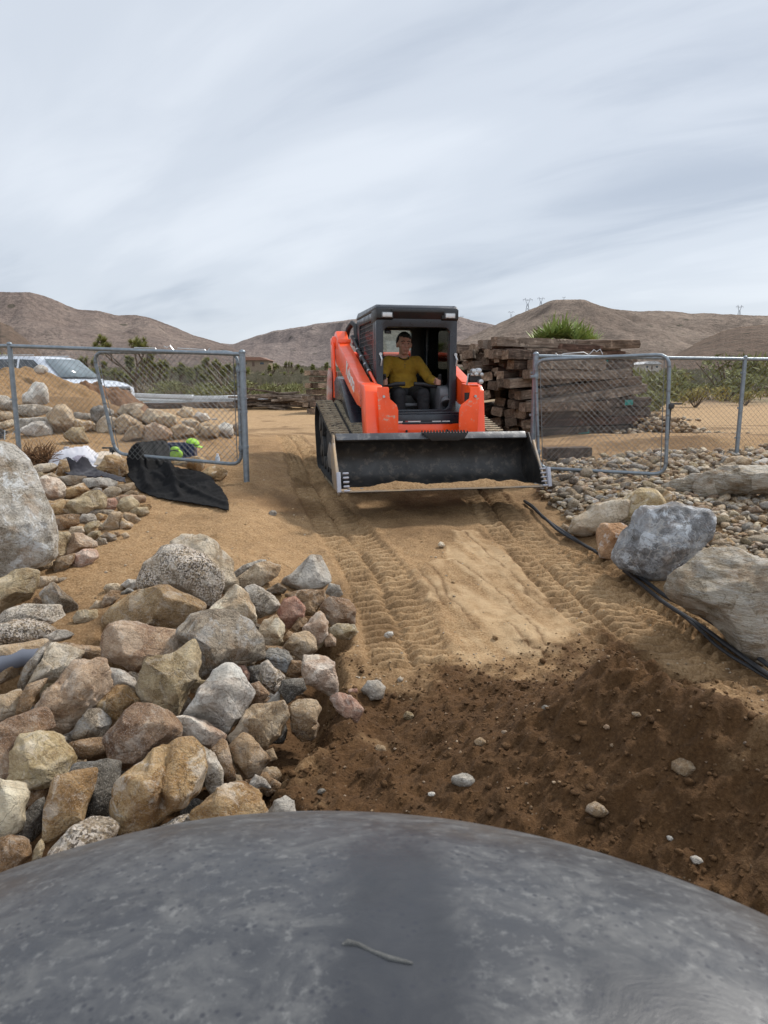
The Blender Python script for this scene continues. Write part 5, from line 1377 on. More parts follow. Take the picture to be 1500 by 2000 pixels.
for s in (-1, 1):
    sh_, el, wr, hp = arms[s]
    mid = tuple((a + c) / 2 for a, c in zip(sh_, el)); fm = tuple(a * .45 + c * .55 for a, c in zip(el, wr))
    limb(b, [(hx + s * .1, .65, 1.37), sh_, mid, el, fm, tuple(a * .12 + c * .88 for a, c in zip(el, wr))], [.07, .074, .070, .062, .058, .040], 18)
shirt = remeshed(b, 'shirt', SHIRT, .0075, body, 5, .006, 3)
b = MB()
for k in range(3): b.cyl((hx - .004, .516 + k * .002, 1.372 - k * .032), (hx - .004, .510 + k * .002, 1.372 - k * .032), .005, n=8)
b.build('buttons', BLK, shirt)
b = MB(); b.tube([(hx - .062, .60, 1.432), (hx - .052, .555, 1.412), (hx, .530, 1.395), (hx + .052, .555, 1.412), (hx + .062, .60, 1.432)], .006, 8); b.build('collar', PANTS, shirt)
b = MB()
b.sph((hx, .60, 1.0), 1, (.185, .15, .10))
for s in (-1, 1): limb(b, [(hx + s * .09, .60, .985), (hx + s * .12, .40, .995), (hx + s * .145, .20, .99), (hx + s * .145, .165, .82), (hx + s * .14, .155, .735)], [.10, .09, .082, .07, .065], 18)
remeshed(b, 'trousers', PANTS, .009, body, 4, .004, 8)
for s in (-1, 1):
    b = MB(); b.sph((hx + s * .14, .06, .718), 1, (.045, .12, .040)); b.sph((hx + s * .135, .15, .745), .05); b.build('boot', BOOT, body)
# hair
D, Fc = ICO[4]
r_ = np.array([.086, .108, .108])
P = D * r_ * (1 + .05 * fbm(D[:, 0] * 5, D[:, 1] * 5, D[:, 2] * 5, 3))[:, None]
keep = (D[:, 2] > .34 - .12 * D[:, 0] * 1.5) | ((D[:, 1] > -.15) & (D[:, 2] > -.38)) | ((np.abs(D[:, 0]) > .78) & (D[:, 2] > -.12) & (D[:, 1] > -.45))
fk = keep[Fc].all(1)
P[:, 1] = np.where((D[:, 1] < 0) & (D[:, 2] < .6), P[:, 1] * .92, P[:, 1])
ho = mesh_np('hair', P * HS + np.array([hx, hy + .004, hz + .024]), Fc[fk], HAIR, body)
md = ho.modifiers.new('s', 'SOLIDIFY'); md.thickness = .012; md.offset = -.6
Hc = Vector((hx, hy, hz))
def hp_(x, y, z): return Hc + Vector((x, y, z)) * HS
for s in (-1, 1):
    MB().sph(hp_(s * .031, -.084, .002), 1, (.014, .009, .005)).build('eye', plain('eye', (.06, .04, .035), .3), body)
    MB().tube([hp_(s * .012, -.099, .021), hp_(s * .032, -.099, .026), hp_(s * .05, -.086, .019)], .0045, 6).build('eyebrow', HAIR, body)
MB().tube([hp_(-.024, -.095, -.073), hp_(0, -.102, -.072), hp_(.024, -.095, -.073)], .0035, 6).build('mouth', plain('lips', (.22, .085, .07), .5), body)
# ------------------------------------------------------------------ chain link fences and gates
GALV = plain('galvanised_pipe', (.20, .235, .265), .45, .55, .12, 14, .15, wear=(.30, .32, .34), wearscale=20, wearpos=(.55, .7))
WIRE = plain('galvanised_wire', (.16, .17, .175), .5, .5, .1, 10)
BLKM = plain('black_latch', (.02, .02, .02), .5)
def wire_panel(c00, c10, c01, c11, name, parent, pitch=.066, r=.0014):
    """diamond mesh between four corners (bottom-left, bottom-right, top-left, top-right)"""
    c00, c10, c01, c11 = map(Vector, (c00, c10, c01, c11))
    W = (c10 - c00).length; H = (c01 - c00).length
    nrm = (c10 - c00).cross(c01 - c00).normalized()
    def P(a, z): u = a / W; w_ = z / H; return (c00 * (1 - u) + c10 * u) * (1 - w_) + (c01 * (1 - u) + c11 * u) * w_
    Vs_, Fs_ = [], []; 
    def seg(p, q, off):
        p = p + nrm * off; q = q + nrm * off
        t = (q - p).normalized(); s_ = t.cross(nrm)
        base = len(Vs_)
        for e_ in (p, q):
            for k in range(3):
                a = k * 2.094; Vs_.append(e_ + (nrm * math.cos(a) + s_ * math.sin(a)) * r)
        for k in range(3): Fs_.append((base + k, base + (k + 1) % 3, base + 3 + (k + 1) % 3, base + 3 + k))
    for sg in (1, -1):
        a = -H
        while a < W + H:
            z0, z1 = 0.0, H
            x0 = a if sg > 0 else a; 
            xa_, xb_ = (a, a + H) if sg > 0 else (a, a - H)
            # clip to 0..W
            lo, hi = 0.0, 1.0
            d_ = xb_ - xa_
            for bound in (0, W):
                t = (bound - xa_) / d_
                if (bound == 0) == (d_ > 0): lo = max(lo, t)
                else: hi = min(hi, t)
            if hi > lo + .01:
                n = max(1, int((hi - lo) * H / .11))
                pr = None
                for i in range(n + 1):
                    t = lo + (hi - lo) * i / n
                    p = P(xa_ + d_ * t, t * H) + nrm * (.006 * math.sin(a * 40 + i * 1.7) * .5)
                    if pr is not None: seg(pr, p, .0016 * sg)
                    pr = p
            a += pitch * 1.0
    return mesh_np(name, [v[:] for v in Vs_], np.array(Fs_), WIRE, parent)
def fence(posts, label, name='chain_link_fence', wire_from=None):
    """posts: list of (x, y, z_bottom, z_top, radius)"""
    r = empty(name, (posts[0][0], posts[0][1], posts[0][2])); tag(r, label, 'fence')
    o = Vector(r.location)
    L = lambda x, y, z: Vector((x, y, z)) - o
    for (x, y, zb, zt, pr) in posts:
        m = MB(); m.cyl(L(x, y, zb - .3), L(x, y, zt), pr, n=16); m.sph(L(x, y, zt), pr * 1.12, (1, 1, .8), 12, 8)
        for f in (.2, .5, .85): zz_ = zb + (zt - zb) * f; m.cyl(L(x, y, zz_ - .012), L(x, y, zz_ + .012), pr * 1.14, n=16); m.box(L(x - pr * 1.25, y, zz_), (.02, .012, .022))
        m.build('post', GALV, r)
    for (a, b_) in zip(posts[:-1], posts[1:]):
        m = MB(); m.cyl(L(a[0], a[1], a[3] - .02), L(b_[0], b_[1], b_[3] - .02), .021, n=14); m.build('top_rail', GALV, r)
        wire_panel(L(a[0], a[1] + .02, a[2] + .02), L(b_[0], b_[1] + .02, b_[2] + .02), L(a[0], a[1] + .02, a[3] - .03), L(b_[0], b_[1] + .02, b_[3] - .03), 'wire_mesh', r)
    return r
def W(u, v, y): return at(u, v, y)
# left fence: hinge post on the right end
pA = W(38, 885, 8.1); pAt = W(22, 672, 8.1); pH = W(481, 917, 7.55); pHt = W(471, 688, 7.55)
pZ = pA + (pA - pH) * 1.0
fence([(pZ.x, pZ.y, pA.z + .06, pAt.z + .02, .024), (pA.x, pA.y, pA.z, pAt.z, .027), (pH.x, pH.y, pH.z, pHt.z, .032)], 'chain link fence with grey pipe posts in front of the white car on the left')
pR = W(1038, 925, 8.2); pRt = W(1036, 692, 8.2); pS = W(1438, 893, 8.6); pSt = W(1453, 698, 8.6)
pT = pS + (pS - pR) * .9
fence([(pR.x, pR.y, pR.z, pRt.z, .032), (pS.x, pS.y, pS.z, pSt.z, .024), (pT.x, pT.y, pS.z + .02, pSt.z - .01, .024)], 'chain link fence running to the right edge behind the open right gate')
def gate(c00, c10, c01, c11, label, hinge_side, wires):
    """pipe frame with rounded corners, mesh, hinges and latch"""
    c00, c10, c01, c11 = map(Vector, (c00, c10, c01, c11))
    r = empty('chain_link_gate', c00 if hinge_side < 0 else c10); tag(r, label, 'gate')
    o = Vector(r.location); c00, c10, c01, c11 = (c - o for c in (c00, c10, c01, c11))
    rr = .13
    def corner(p, a, b_):
        da = (a - p).normalized() * rr; db = (b_ - p).normalized() * rr
        return [p + da * (1 - t) ** 2 + db * t ** 2 for t in (0, .25, .5, .75, 1)]
    pts = corner(c00, c10, c01)[::1] + corner(c01, c00, c11) + corner(c11, c01, c10) + corner(c10, c11, c00)
    m = MB(); m.tube(pts, .0195, 12, closed=True)
    m.build('gate_frame', GALV, r)
    wire_panel(c00 + (c10 - c00) * .03, c10 + (c00 - c10) * .03, c01 + (c11 - c01) * .03, c11 + (c01 - c11) * .03, 'wire_mesh', r)
    for e0, e1 in ((c00, c01), (c10, c11)):
        d_ = (c10 - c00).normalized() * (.05 if e0 is c00 else -.05)
        MB().cyl(e0 + d_, e1 + d_, .0045, n=6).build('tension_bar', WIRE, r)
    h0, h1 = (c00, c01) if hinge_side < 0 else (c10, c11)
    l0, l1 = (c10, c11) if hinge_side < 0 else (c00, c01)
    for f in (.15, .85):
        p = h0.lerp(h1, f); m = MB(); m.cyl(p + Vector((0, 0, -.03)), p + Vector((0, 0, .03)), .028, n=12); m.box(p + Vector((.03 * hinge_side, 0, 0)), (.07, .05, .03)); m.build('hinge', GALV, r, .003)
    for f in (.1, .3, .5, .7, .9):
        for e0, e1 in ((c00, c01), (c10, c11)):
            p = e0.lerp(e1, f); m = MB(); m.cyl(p - Vector((0, 0, .009)), p + Vector((0, 0, .009)), .0225, n=12); m.build('mesh_clip', WIRE, r)
    p = l0.lerp(l1, .58 if hinge_side < 0 else .04); s_ = 1 if hinge_side < 0 else -1
    m = MB(); m.box(p + Vector((.07 * s_, 0, .02)), (.14, .02, .018)); m.box(p + Vector((.025 * s_, -.01, -.005)), (.05, .05, .05)); m.cyl(p + Vector((.03 * s_, 0, -.35 if hinge_side < 0 else -.05)), p + Vector((.03 * s_, 0, .02)), .008, n=8)
    m.build('latch', BLKM, r, .003)
    for (pts_, ) in wires:
        m = MB(); m.tube([Vector(q) - o for q in pts_], .0055, 6); m.build('tie_wire', CHR, r)
    return r
gl = gate(W(226, 886, 8.02), W(472, 908, 7.62), W(182, 688, 8.02), W(464, 688, 7.62), 'open chain link gate leaf leaning against the left fence above the black fabric', 1,
     [([W(262, 679, 7.9), W(303, 680, 7.85), W(308, 686, 7.85)],), ([W(320, 676, 7.8), W(326, 679, 7.8), W(332, 675, 7.8), W(339, 684, 7.8)],), ([W(347, 680, 7.8), W(400, 683, 7.75), W(405, 688, 7.75)],), ([W(405, 688, 7.7), W(410, 680, 7.7)],)])
gr_ = gate(W(1052, 914, 8.12), W(1300, 927, 7.42), W(1046, 703, 8.12), W(1308, 692, 7.42), 'open chain link gate leaf standing in front of the dark timber stack on the right', -1,
     [([W(1085, 690, 8.0), W(1090, 694, 8.0)],), ([W(1094, 694, 8.0), W(1101, 691, 8.0), W(1140, 688, 8.0), W(1150, 693, 8.0), W(1160, 683, 8.0), W(1165, 687, 8.0), W(1172, 682, 8.0), W(1177, 692, 8.0)],)])
# ------------------------------------------------------------------ stack of old railway ties
def wood(name, A, B, C, scale=1.0):
    m, t, b = newmat(name)
    v = objvec(t)
    mp = N(t, 'ShaderNodeMapping'); mp.inputs['Scale'].default_value = (1.2, 14, 14); lk(t, v, mp.inputs[0])
    n1 = noise(t, mp.outputs[0], 2.2, 8, .7, .3); n2 = noise(t, v, 6, 5, .6); n3 = noise(t, v, 60, 4, .7)
    c = ramp(t, n1, [(.32, A), (.5, B), (.68, C)])
    c = mixc(t, math_(t, 'MULTIPLY', ramp(t, n2, [(.45, 0), (.62, 1)]), .5), c, tuple(x * .45 for x in A))
    c = mixc(t, math_(t, 'MULTIPLY', ramp(t, noise(t, v, 9, 6), [(.58, 0), (.66, 1)]), .5), c, tuple(min(1, x * 1.5) for x in C))
    lk(t, c, b.inputs['Base Color']); b.inputs['Roughness'].default_value = .9; b.inputs['Specular IOR Level'].default_value = .25
    bump(t, b, math_(t, 'ADD', n1, math_(t, 'MULTIPLY', n3, .3)), .9, .02)
    return m
WD = [wood('creosoted_wood', (.038, .027, .020), (.100, .072, .055), (.20, .15, .115)), wood('weathered_brown_wood', (.062, .042, .030), (.155, .110, .080), (.29, .22, .165)),
      wood('reddish_wood', (.045, .026, .019), (.095, .055, .040), (.17, .105, .078)), wood('grey_wood', (.09, .066, .05), (.20, .155, .12), (.34, .28, .22)), wood('fresh_split_wood', (.16, .10, .06), (.34, .24, .155), (.52, .40, .28))]
ENDM = [wood('cut_end_dark', (.05, .036, .027), (.11, .08, .058), (.19, .145, .11)), wood('cut_end_brown', (.08, .055, .038), (.17, .12, .085), (.28, .21, .155)), wood('cut_end_pale', (.12, .08, .052), (.25, .18, .125), (.40, .31, .23))]
TEAL = plain('teal_paint', (.04, .22, .19), .7, 0, .25, 30, .2, wear=(.10, .12, .10), wearscale=20)
def tie_mesh(seed, L=2.45, w_=.205, h=.150, link=False):
    r = np.random.default_rng(int(seed * 10))
    nx_, n4 = 26, 5
    xs = np.linspace(-L / 2, L / 2, nx_)
    loop = []
    for k in range(n4): loop.append((-.5 + k / n4, -.5))
    for k in range(n4): loop.append((.5, -.5 + k / n4))
    for k in range(n4): loop.append((.5 - k / n4, .5))
    for k in range(n4): loop.append((-.5, .5 - k / n4))
    loop = np.array(loop); nl = len(loop)
    V_ = []
    for i, x in enumerate(xs):
        e_ = max(0, (abs(x) - L / 2 + .06) / .06)
        s_ = 1 - .06 * e_
        P = loop * np.array([w_, h]) * s_
        cr_ = 1 - .06 * (np.abs(loop[:, 0]) * np.abs(loop[:, 1]) * 4) ** 2
        P = P * cr_[:, None]
        d = .009 * fbm(np.full(nl, x * 2.2 + seed), P[:, 0] * 9, P[:, 1] * 9, 3) + .006 * perlin(np.full(nl, x * 9 + seed), P[:, 0] * 30, P[:, 1] * 30)
        P = P * (1 + d[:, None] / .1)
        bend = .010 * math.sin(x * 1.3 + seed)
        ex = (.018 * perlin(P[:, 0] * 14 + seed, P[:, 1] * 14, P[:, 0] * 0 + i)) if i in (0, nx_ - 1) else 0
        V_.append(np.stack([np.full(nl, x) + ex, P[:, 0] + bend, P[:, 1]], 1))
    V_ = np.concatenate(V_); Fs_ = []
    for i in range(nx_ - 1):
        for k in range(nl): Fs_.append((i * nl + k, i * nl + (k + 1) % nl, (i + 1) * nl + (k + 1) % nl, (i + 1) * nl + k))
    Fs_.append(tuple(range(nl))[::-1]); Fs_.append(tuple(range((nx_ - 1) * nl, nx_ * nl)))
    me = mesh_np('railway_tie', V_, Fs_, None, link=False)
    me.set_sharp_from_angle(angle=rad(40))
    return me
TMS = []
for i in range(10):
    me = tie_mesh(i * 3.1)
    me.materials.append(WD[[0, 1, 0, 2, 3, 0, 1, 0, 2, 1][i]]); me.materials.append(ENDM[i % 3]); nP = len(me.polygons); me.polygons[nP - 1].material_index = 1; me.polygons[nP - 2].material_index = 1; TMS.append(me)
TGR = 'dark railway ties in the big stack behind the right gate'
TLAB = 'dark weathered railway tie lying in the big stack behind the right gate'
AX = rad(24); ax = Vector((math.cos(AX), math.sin(AX), 0)); bx = Vector((-math.sin(AX), math.cos(AX), 0))
ORI = Vector((2.22, 11.55, gz(2.3, 11.6)))           # front-left foot of the stack
def tie(pos, yaw, tilt=0, roll=0, k=0, label=TLAB, group=TGR, sx=1.0):
    o = bpy.data.objects.new('railway_tie', TMS[k % len(TMS)]); COL.objects.link(o)
    o.location = pos; o.rotation_euler = (roll, tilt, yaw); o.scale = (sx, 1, 1)
    tag(o, label, 'railway tie', group); return o
def paint(o, x, w_=.16, side=-1, top=False):
    m = MB()
    if top: m.box((x, 0, .077), (w_, .1, .006))
    else: m.box((x, side * .104, .0), (w_, .006, .09))
    m.build('paint_mark', TEAL, o, .002)
r = random.Random(11)
def stack_pos(row, lev, dx=0):
    return ORI + ax * (1.22 + dx + row * .16 - max(0, lev - 2) * .055) + bx * (row * .245 + .12) + Vector((0, 0, .08 + lev * .1585))
for row in range(4):
    H_ = 10
    for lev in range(H_):
        if row == 0 and 2 <= lev <= 7: continue
        if row and r.random() < .07: continue
        dx = r.uniform(-.16, .3) - (.2 if r.random() < .15 else 0) + (.12 if row == 0 else 0)
        if row == 0 and lev < 2: dx = .42 - lev * .05
        o = tie(stack_pos(row, lev, dx) + Vector((0, 0, r.uniform(-.008, .008))), AX + r.uniform(-.09, .09), r.uniform(-.03, .03), r.uniform(-.12, .12), r.randrange(10))
        if row == 0 and lev < 2: paint(o, -.35 + lev * .1, .22, top=(lev == 1)); 
for col in range(9):
    for lev in range(10):
        if r.random() < .10: continue
        q = ORI + Vector((.06 - col * .215 + r.uniform(-.06, .06) + (.10 if lev % 3 == 0 else 0), .25 + col * .10 + r.uniform(-.28, .22) + lev * .03, .08 + lev * .157 + r.uniform(-.02, .02)))
        ya = rad(68) + r.uniform(-.20, .20)
        tie(q + Vector((math.cos(ya), math.sin(ya), 0)) * 1.22, ya, r.uniform(-.02, .02), r.uniform(-.35, .35), r.randrange(10))
# cross-laid and slanting ties at the front
o = tie(stack_pos(0, 8.0, .0), AX + .02, 0, 0, 3, 'reddish tie lying level at the upper front of the big stack', None)
o = tie(stack_pos(0, 9.05, -.10), AX, .01, 0, 4, 'grey brown tie lying level just under the gate top rail', None)
o = tie(stack_pos(-.15, 6.9, .10), AX + .01, .0, .05, 2, 'dark tie with a teal mark in the upper front of the big stack', None); paint(o, .25, .2)
o = tie(stack_pos(-.35, 5.6, -.02), AX - .02, -.075, .05, 4, 'pale edged tie sloping up to the right, highest of the slanting ones', None)
o = tie(stack_pos(-.25, 4.6, .16), AX - .02, -.10, .0, 1, 'brown tie sloping up to the right with a light broken end', None)
o = tie(stack_pos(-.55, 3.7, .28), AX + .02, -.115, .12, 4, 'reddish tie sloping up to the right below the pale edged one', None)
o = tie(stack_pos(-.3, 2.85, .34), AX, -.03, 0, 0, 'dark tie with teal marks under the slanting ties', None); paint(o, -.15, .24); paint(o, .7, .18)
o = tie(stack_pos(-.1, 2.0, .30), AX + .01, .0, 0, 5, 'dark tie third from the ground at the front of the big stack', None)
# light sawn ends on the left face
for (u, v, lab, k, sx) in ((1050, 712, 'pale grey tie end, upper one beside the right hinge post', 4, .6), (1040, 731, 'pale brown tie end, lower one beside the right hinge post', 4, .7), (1035, 795, 'tie with a bright sawn end sticking out left of the right hinge post', 1, .7), (1000, 693, 'short brown tie with a light end high in the left part of the stack', 2, .5)):
    p = W(u, v, 11.45); tie(p + ax * (1.22 * sx - .15), AX + .03, 0, 0, k, lab, None, sx)
# top layer
t1 = tie(W(1066, 675, 11.9) + Vector((0, 0, -.03)), AX - .16, .035, .05, 3, 'long split reddish tie lying on top of the big stack', None, .80)
t2 = tie(W(1072, 689, 11.8) + Vector((0, 0, -.045)), AX - .10, .01, .0, 1, 'brown tie with three teal marks on top of the big stack', None, .84)
for x in (-.95, -.30, .95): paint(t2, x, .10)
t3 = tie(W(945, 683, 12.8), AX - .1, .0, 0, 1, 'weathered tie on top of the stack next to the cab', None, .9)
t4 = tie(W(1130, 702, 12.2), AX, .02, 0, 0, 'dark tie end sticking out at the upper right of the big stack', None, .8); paint(t4, .6, .15)
for k, (u, v, y) in enumerate(((985, 690, 12.1), (975, 705, 12.3), (950, 715, 12.4), (1010, 700, 11.9))):
    tie(W(u, v, y) + ax * .9, AX + r.uniform(-.1, .1), 0, 0, k + 2)
o = tie(Vector((1.9, 10.6, gz(1.9, 10.6) + .07)), AX + .1, 0, 0, 2, 'short tie offcut on the ground at the foot of the big stack', None, .32)
# black offcut behind the gate
p = hit(1112, 903); o = tie(p + Vector((0, .15, .10)), .1, 0, 0, 0, 'charred black tie offcut lying behind the right gate', None, .24)
p = hit(1150, 905)
# debris heap and distant ties seen between gate and loader
def plank(pos, L, w_, h, yaw, tilt, mat, name, label, cat, group=None, roll=0):
    m = MB(); m.box((0, 0, 0), (L, w_, h)); 
    bmesh.ops.subdivide_edges(m.b, edges=[e for e in m.b.edges if e.calc_length() > L * .9], cuts=6)
    for v in m.b.verts: v.co.z += .03 * L * .3 * math.sin(v.co.x / L * 3 + pos[0]); v.co.y += .006 * math.sin(v.co.x * 5 + pos[1])
    o = m.build(name, mat, None, .004); o.location = pos; o.rotation_euler = (roll, tilt, yaw); tag(o, label, cat, group); return o
DG = 'old boards in the heap between the left gate and the loader'
for k in range(20):
    u = r.uniform(500, 552); y = r.uniform(25, 27); base = gz(at(u, 780, y).x, y)
    plank(Vector((at(u, 780, y).x, y, base + .08 + r.uniform(0, .62) * max(0.15, 1 - abs(u - 527) / 34))), r.uniform(1.4, 2.6), .2, .06, r.uniform(-.35, .35), r.uniform(-.16, .16), WD[r.choice([0, 1, 3, 3])], 'board', 'old brown board in the heap right of the left gate', 'board', DG)
for k in range(12):
    u = r.uniform(560, 622); y = r.uniform(24.5, 26.5); base = gz(at(u, 780, y).x, y)
    plank(Vector((at(u, 780, y).x, y, base + .10 + r.uniform(0, .38))), r.uniform(1.5, 3.0), .2, .08, r.uniform(-.3, .5), r.uniform(-.1, .14), WD[r.choice([1, 3, 3, 4])], 'board', 'grey brown board in the low heap just left of the loader', 'board', 'old boards in the low heap just left of the loader')
GRN = plain('faded_green_paint', (.055, .115, .105), .6, 0, .15, 3, .1)
WHT = plain('white_painted_metal', (.62, .64, .65), .5, 0, .1, 3, .05)
p = hit(578, 783); plank(p + Vector((0, .1, .22)), 2.1, .3, .16, -.25, .085, GRN, 'beam', 'faded green beam lying in front of the board heaps', 'beam')
p = hit(560, 789); plank(p + Vector((.1, 0, .07)), 3.4, .15, .12, .03, 0, WD[3], 'beam', 'long grey beam on the ground in front of the green one', 'beam')
p = hit(498, 779); plank(p + Vector((0, 0, .12)), 1.0, .14, .14, .25, -.1, WHT, 'pipe', 'short white pipe lying beside the board heap', 'pipe')
p = hit(608, 787); b = MB(); b.box((0, 0, .12), (.3, .3, .24), taper=(.7, .7)); b.sph((.12, .05, .1), .12); o = b.build('sack', plain('white_sack', (.55, .53, .48), .8), None, .03); o.location = p; tag(o, 'small pale sack on the ground by the green beam', 'sack')
for k in range(14):
    u = 636 + (k % 2) * 9; y = 22.5 + r.uniform(-.2, .2); x = at(u, 760, y).x
    z0 = gz(x, y) + .10 + (k // 2) * .185
    o = tie(Vector((x + r.uniform(-.12, .12), y, z0)), rad(70) + r.uniform(-.2, .2), 0, 0, k, 'dark railway tie in the tall far stack seen just left of the loader', 'dark railway ties in the far stack left of the loader')
# white building materials beyond the left gate
WG = 'white metal sheets and beams on the ground beyond the left gate'
for k in range(9):
    x0 = -8.0 + k * .42; y = 27.3 + .25 * (k % 3)
    L = r.uniform(2.6, 4.6); x = -8.3 + k * .48; z = gz(x, y) + .10 + .09 * (k % 3)
    plank(Vector((x, y, z + .1)), L, .6, .07, r.uniform(-.06, .06), r.uniform(-.01, .012), WHT, 'metal_sheet', 'white metal sheet lying flat in the pile beyond the left gate', 'sheet', WG)
for k, (u, v, L, lab) in enumerate(((300, 772, 3.0, 'white beam on end of the pile nearest the car'), (375, 775, 4.6, 'long white beam with a pinkish stripe on the pile beyond the left gate'), (430, 781, 2.6, 'white pipe bundle at the right end of the pile beyond the left gate'))):
    p = W(u, v, 27.0); plank(p, L, .2, .14, .02 * k - .05, .02, WHT, 'beam', lab, 'beam')
for k, (u, L, w2) in enumerate(((322, 3.6, 0), (395, 2.8, 3), (452, 1.6, 0))):
    p = W(u, 785, 26.6); p.z = gz(p.x, p.y) + .12; plank(p, L, .25, .22, .0, 0, WD[w2], 'beam', ['dark wide beam under the white sheets', 'grey beam under the middle of the white sheets', 'dark beam end beyond the hinge post of the left gate'][k], 'beam')
# ------------------------------------------------------------------ hills
def hill_mat(name, A, B, C, bush):
    m, t, b = newmat(name)
    g = N(t, 'ShaderNodeNewGeometry'); v = g.outputs['Position']
    n1 = noise(t, v, .006, 6, .6); n2 = noise(t, v, .035, 7, .65); n3 = noise(t, v, .22, 6, .75); n4 = noise(t, v, .7, 3, .8)
    c = ramp(t, math_(t, 'ADD', math_(t, 'MULTIPLY', n1, .5), math_(t, 'MULTIPLY', n2, .5)), [(.36, A), (.5, B), (.64, C)])
    c = mixc(t, math_(t, 'MULTIPLY', ramp(t, n3, [(.45, 0), (.58, 1)]), .42), c, bush)
    c = mixc(t, math_(t, 'MULTIPLY', ramp(t, n4, [(.50, 0), (.68, 1)]), .50), c, tuple(x * .6 for x in bush))
    c = mixc(t, math_(t, 'MULTIPLY', ramp(t, n3, [(.28, 1), (.40, 0)]), .45), c, C)
    vo = N(t, 'ShaderNodeTexVoronoi'); vo.inputs['Scale'].default_value = .055; lk(t, v, vo.inputs['Vector'])
    c = mixc(t, math_(t, 'MULTIPLY', ramp(t, vo.outputs['Distance'], [(.10, 1), (.16, 0)]), .7), c, (.05, .05, .035))
    lk(t, c, b.inputs['Base Color']); b.inputs['Roughness'].default_value = 1; b.inputs['Specular IOR Level'].default_value = .1
    bump(t, b, math_(t, 'ADD', math_(t, 'MULTIPLY', n2, 10.0), math_(t, 'ADD', math_(t, 'MULTIPLY', n3, 3.0), math_(t, 'MULTIPLY', n4, 1.0))), .8, 1.4)
    return m
HM1 = hill_mat('hill_scrub_left', (.160, .120, .103), (.23, .178, .152), (.31, .245, .205), (.078, .070, .067))
HM2 = hill_mat('hill_scrub_far', (.18, .145, .132), (.245, .198, .178), (.31, .255, .225), (.10, .09, .088))
HM3 = hill_mat('hill_scrub_right', (.175, .132, .105), (.245, .190, .152), (.34, .27, .215), (.085, .074, .064))
HM4 = hill_mat('hill_scrub_near', (.14, .098, .075), (.18, .13, .10), (.24, .17, .125), (.075, .066, .052))
def hill(name, prof, d0, d1, base0, mat, seed, label, wav=.5, nu=520, nv=110):
    """ridge outline prof [(u, v)...] at distance d1, foot at distance d0"""
    us = np.linspace(prof[0][0], prof[-1][0], nu); vs = np.interp(us, [p[0] for p in prof], [p[1] for p in prof])
    k = np.ones(9) / 9; vs = np.convolve(np.concatenate([[vs[0]] * 4, vs, [vs[-1]] * 4]), k, 'valid')
    vs = vs + 1.0 * perlin(us * .05, us * 0 + seed, us * 0) + .5 * perlin(us * .2, us * 0 + seed, us * 0 + 2)
    t = np.concatenate([np.linspace(0, 1, nv), np.linspace(1.03, 1.9, 22)])
    U, T = np.meshgrid(us, t)
    ang = (U - 750) / F                                    # tangent of azimuth
    V_ = np.broadcast_to(vs, U.shape)
    yc = (1000 - V_) / F; dy = cP + yc * sP; dz = -sP + yc * cP
    D = d0 + (d1 - d0) * T
    ridge = dz / dy * d1
    X = ang / dy * D; Y = D
    dd = d1 * 1.0
    base = np.interp(Y, PY, PZ)
    rr_ = ridge - np.interp(np.full_like(Y, d1), PY, PZ) * 0
    prof_t = np.where(T <= 1, np.sin(np.clip(T, 0, 1) * math.pi / 2) ** 1.25, np.maximum(0, 1 - (T - 1) * 1.1))
    Z0 = base * (1 - prof_t) + rr_ * prof_t
    H_ = np.maximum(rr_ - base, 5)
    gl_ = ridged(X * .006 + seed, Y * .0035, X * 0 + seed, 4) - 1.0
    fine = fbm(X * .02 + seed, Y * .012, X * 0 + 3, 4)
    env = np.where(T <= 1, np.sin(np.clip(T, 0, 1) * math.pi), 0) 
    Z = Z0 + env * H_ * (.26 * gl_ * wav * 2 + .05 * fine) 
    Z = np.where(T < .02, base - 3, Z)
    # keep the slope below the ridge line as seen from the lot
    lim = ridge / d1 * D * .985 + (T > 1) * 0
    Z = np.where(T < .98, np.minimum(Z, lim), Z)
    Vv = np.stack([X, Y, Z + CZ], -1).reshape(-1, 3); n_, m_ = U.shape; I_ = np.arange(n_ * m_).reshape(n_, m_)
    Ff = np.stack([I_[:-1, :-1], I_[:-1, 1:], I_[1:, 1:], I_[1:, :-1]], -1).reshape(-1, 4)
    o = mesh_np(name, Vv, Ff, mat); tag(o, label, None, None, 'structure'); return o
hill('hills', [(-500, 600), (-200, 575), (0, 573), (35, 574), (60, 573), (95, 583), (120, 594), (150, 605), (170, 608), (195, 609), (225, 617), (255, 617), (275, 618), (300, 625), (340, 640), (375, 655), (405, 663), (430, 671), (470, 686), (520, 706), (560, 716), (640, 722)], 330, 700, 4, HM1, 1.3, 'brown scrub covered hill on the left')
hill('hills', [(-200, 745), (-60, 690), (0, 630), (20, 638), (50, 660), (80, 690), (110, 716), (160, 735)], 260, 420, 2, HM4, 9.3, 'low reddish spur at the left edge', .3)
hill('hills', [(300, 690), (380, 676), (430, 671), (455, 673), (500, 657), (540, 646), (575, 642), (620, 634), (660, 628), (700, 622), (760, 616), (840, 616), (900, 621), (925, 629), (945, 632), (968, 636), (1000, 640), (1060, 650), (1150, 660)], 480, 1050, 6, HM2, 4.7, 'farther pinkish brown hill behind the loader')
hill('hills', [(820, 700), (880, 672), (930, 652), (965, 636), (1000, 620), (1030, 608), (1055, 598), (1075, 588), (1100, 587), (1140, 586), (1150, 589), (1165, 597), (1200, 605), (1240, 608), (1290, 607), (1325, 609), (1350, 613), (1380, 612), (1420, 615), (1500, 618), (1700, 625), (2000, 640)], 320, 640, 5, HM3, 7.1, 'tan brown hill with a flat top on the right')
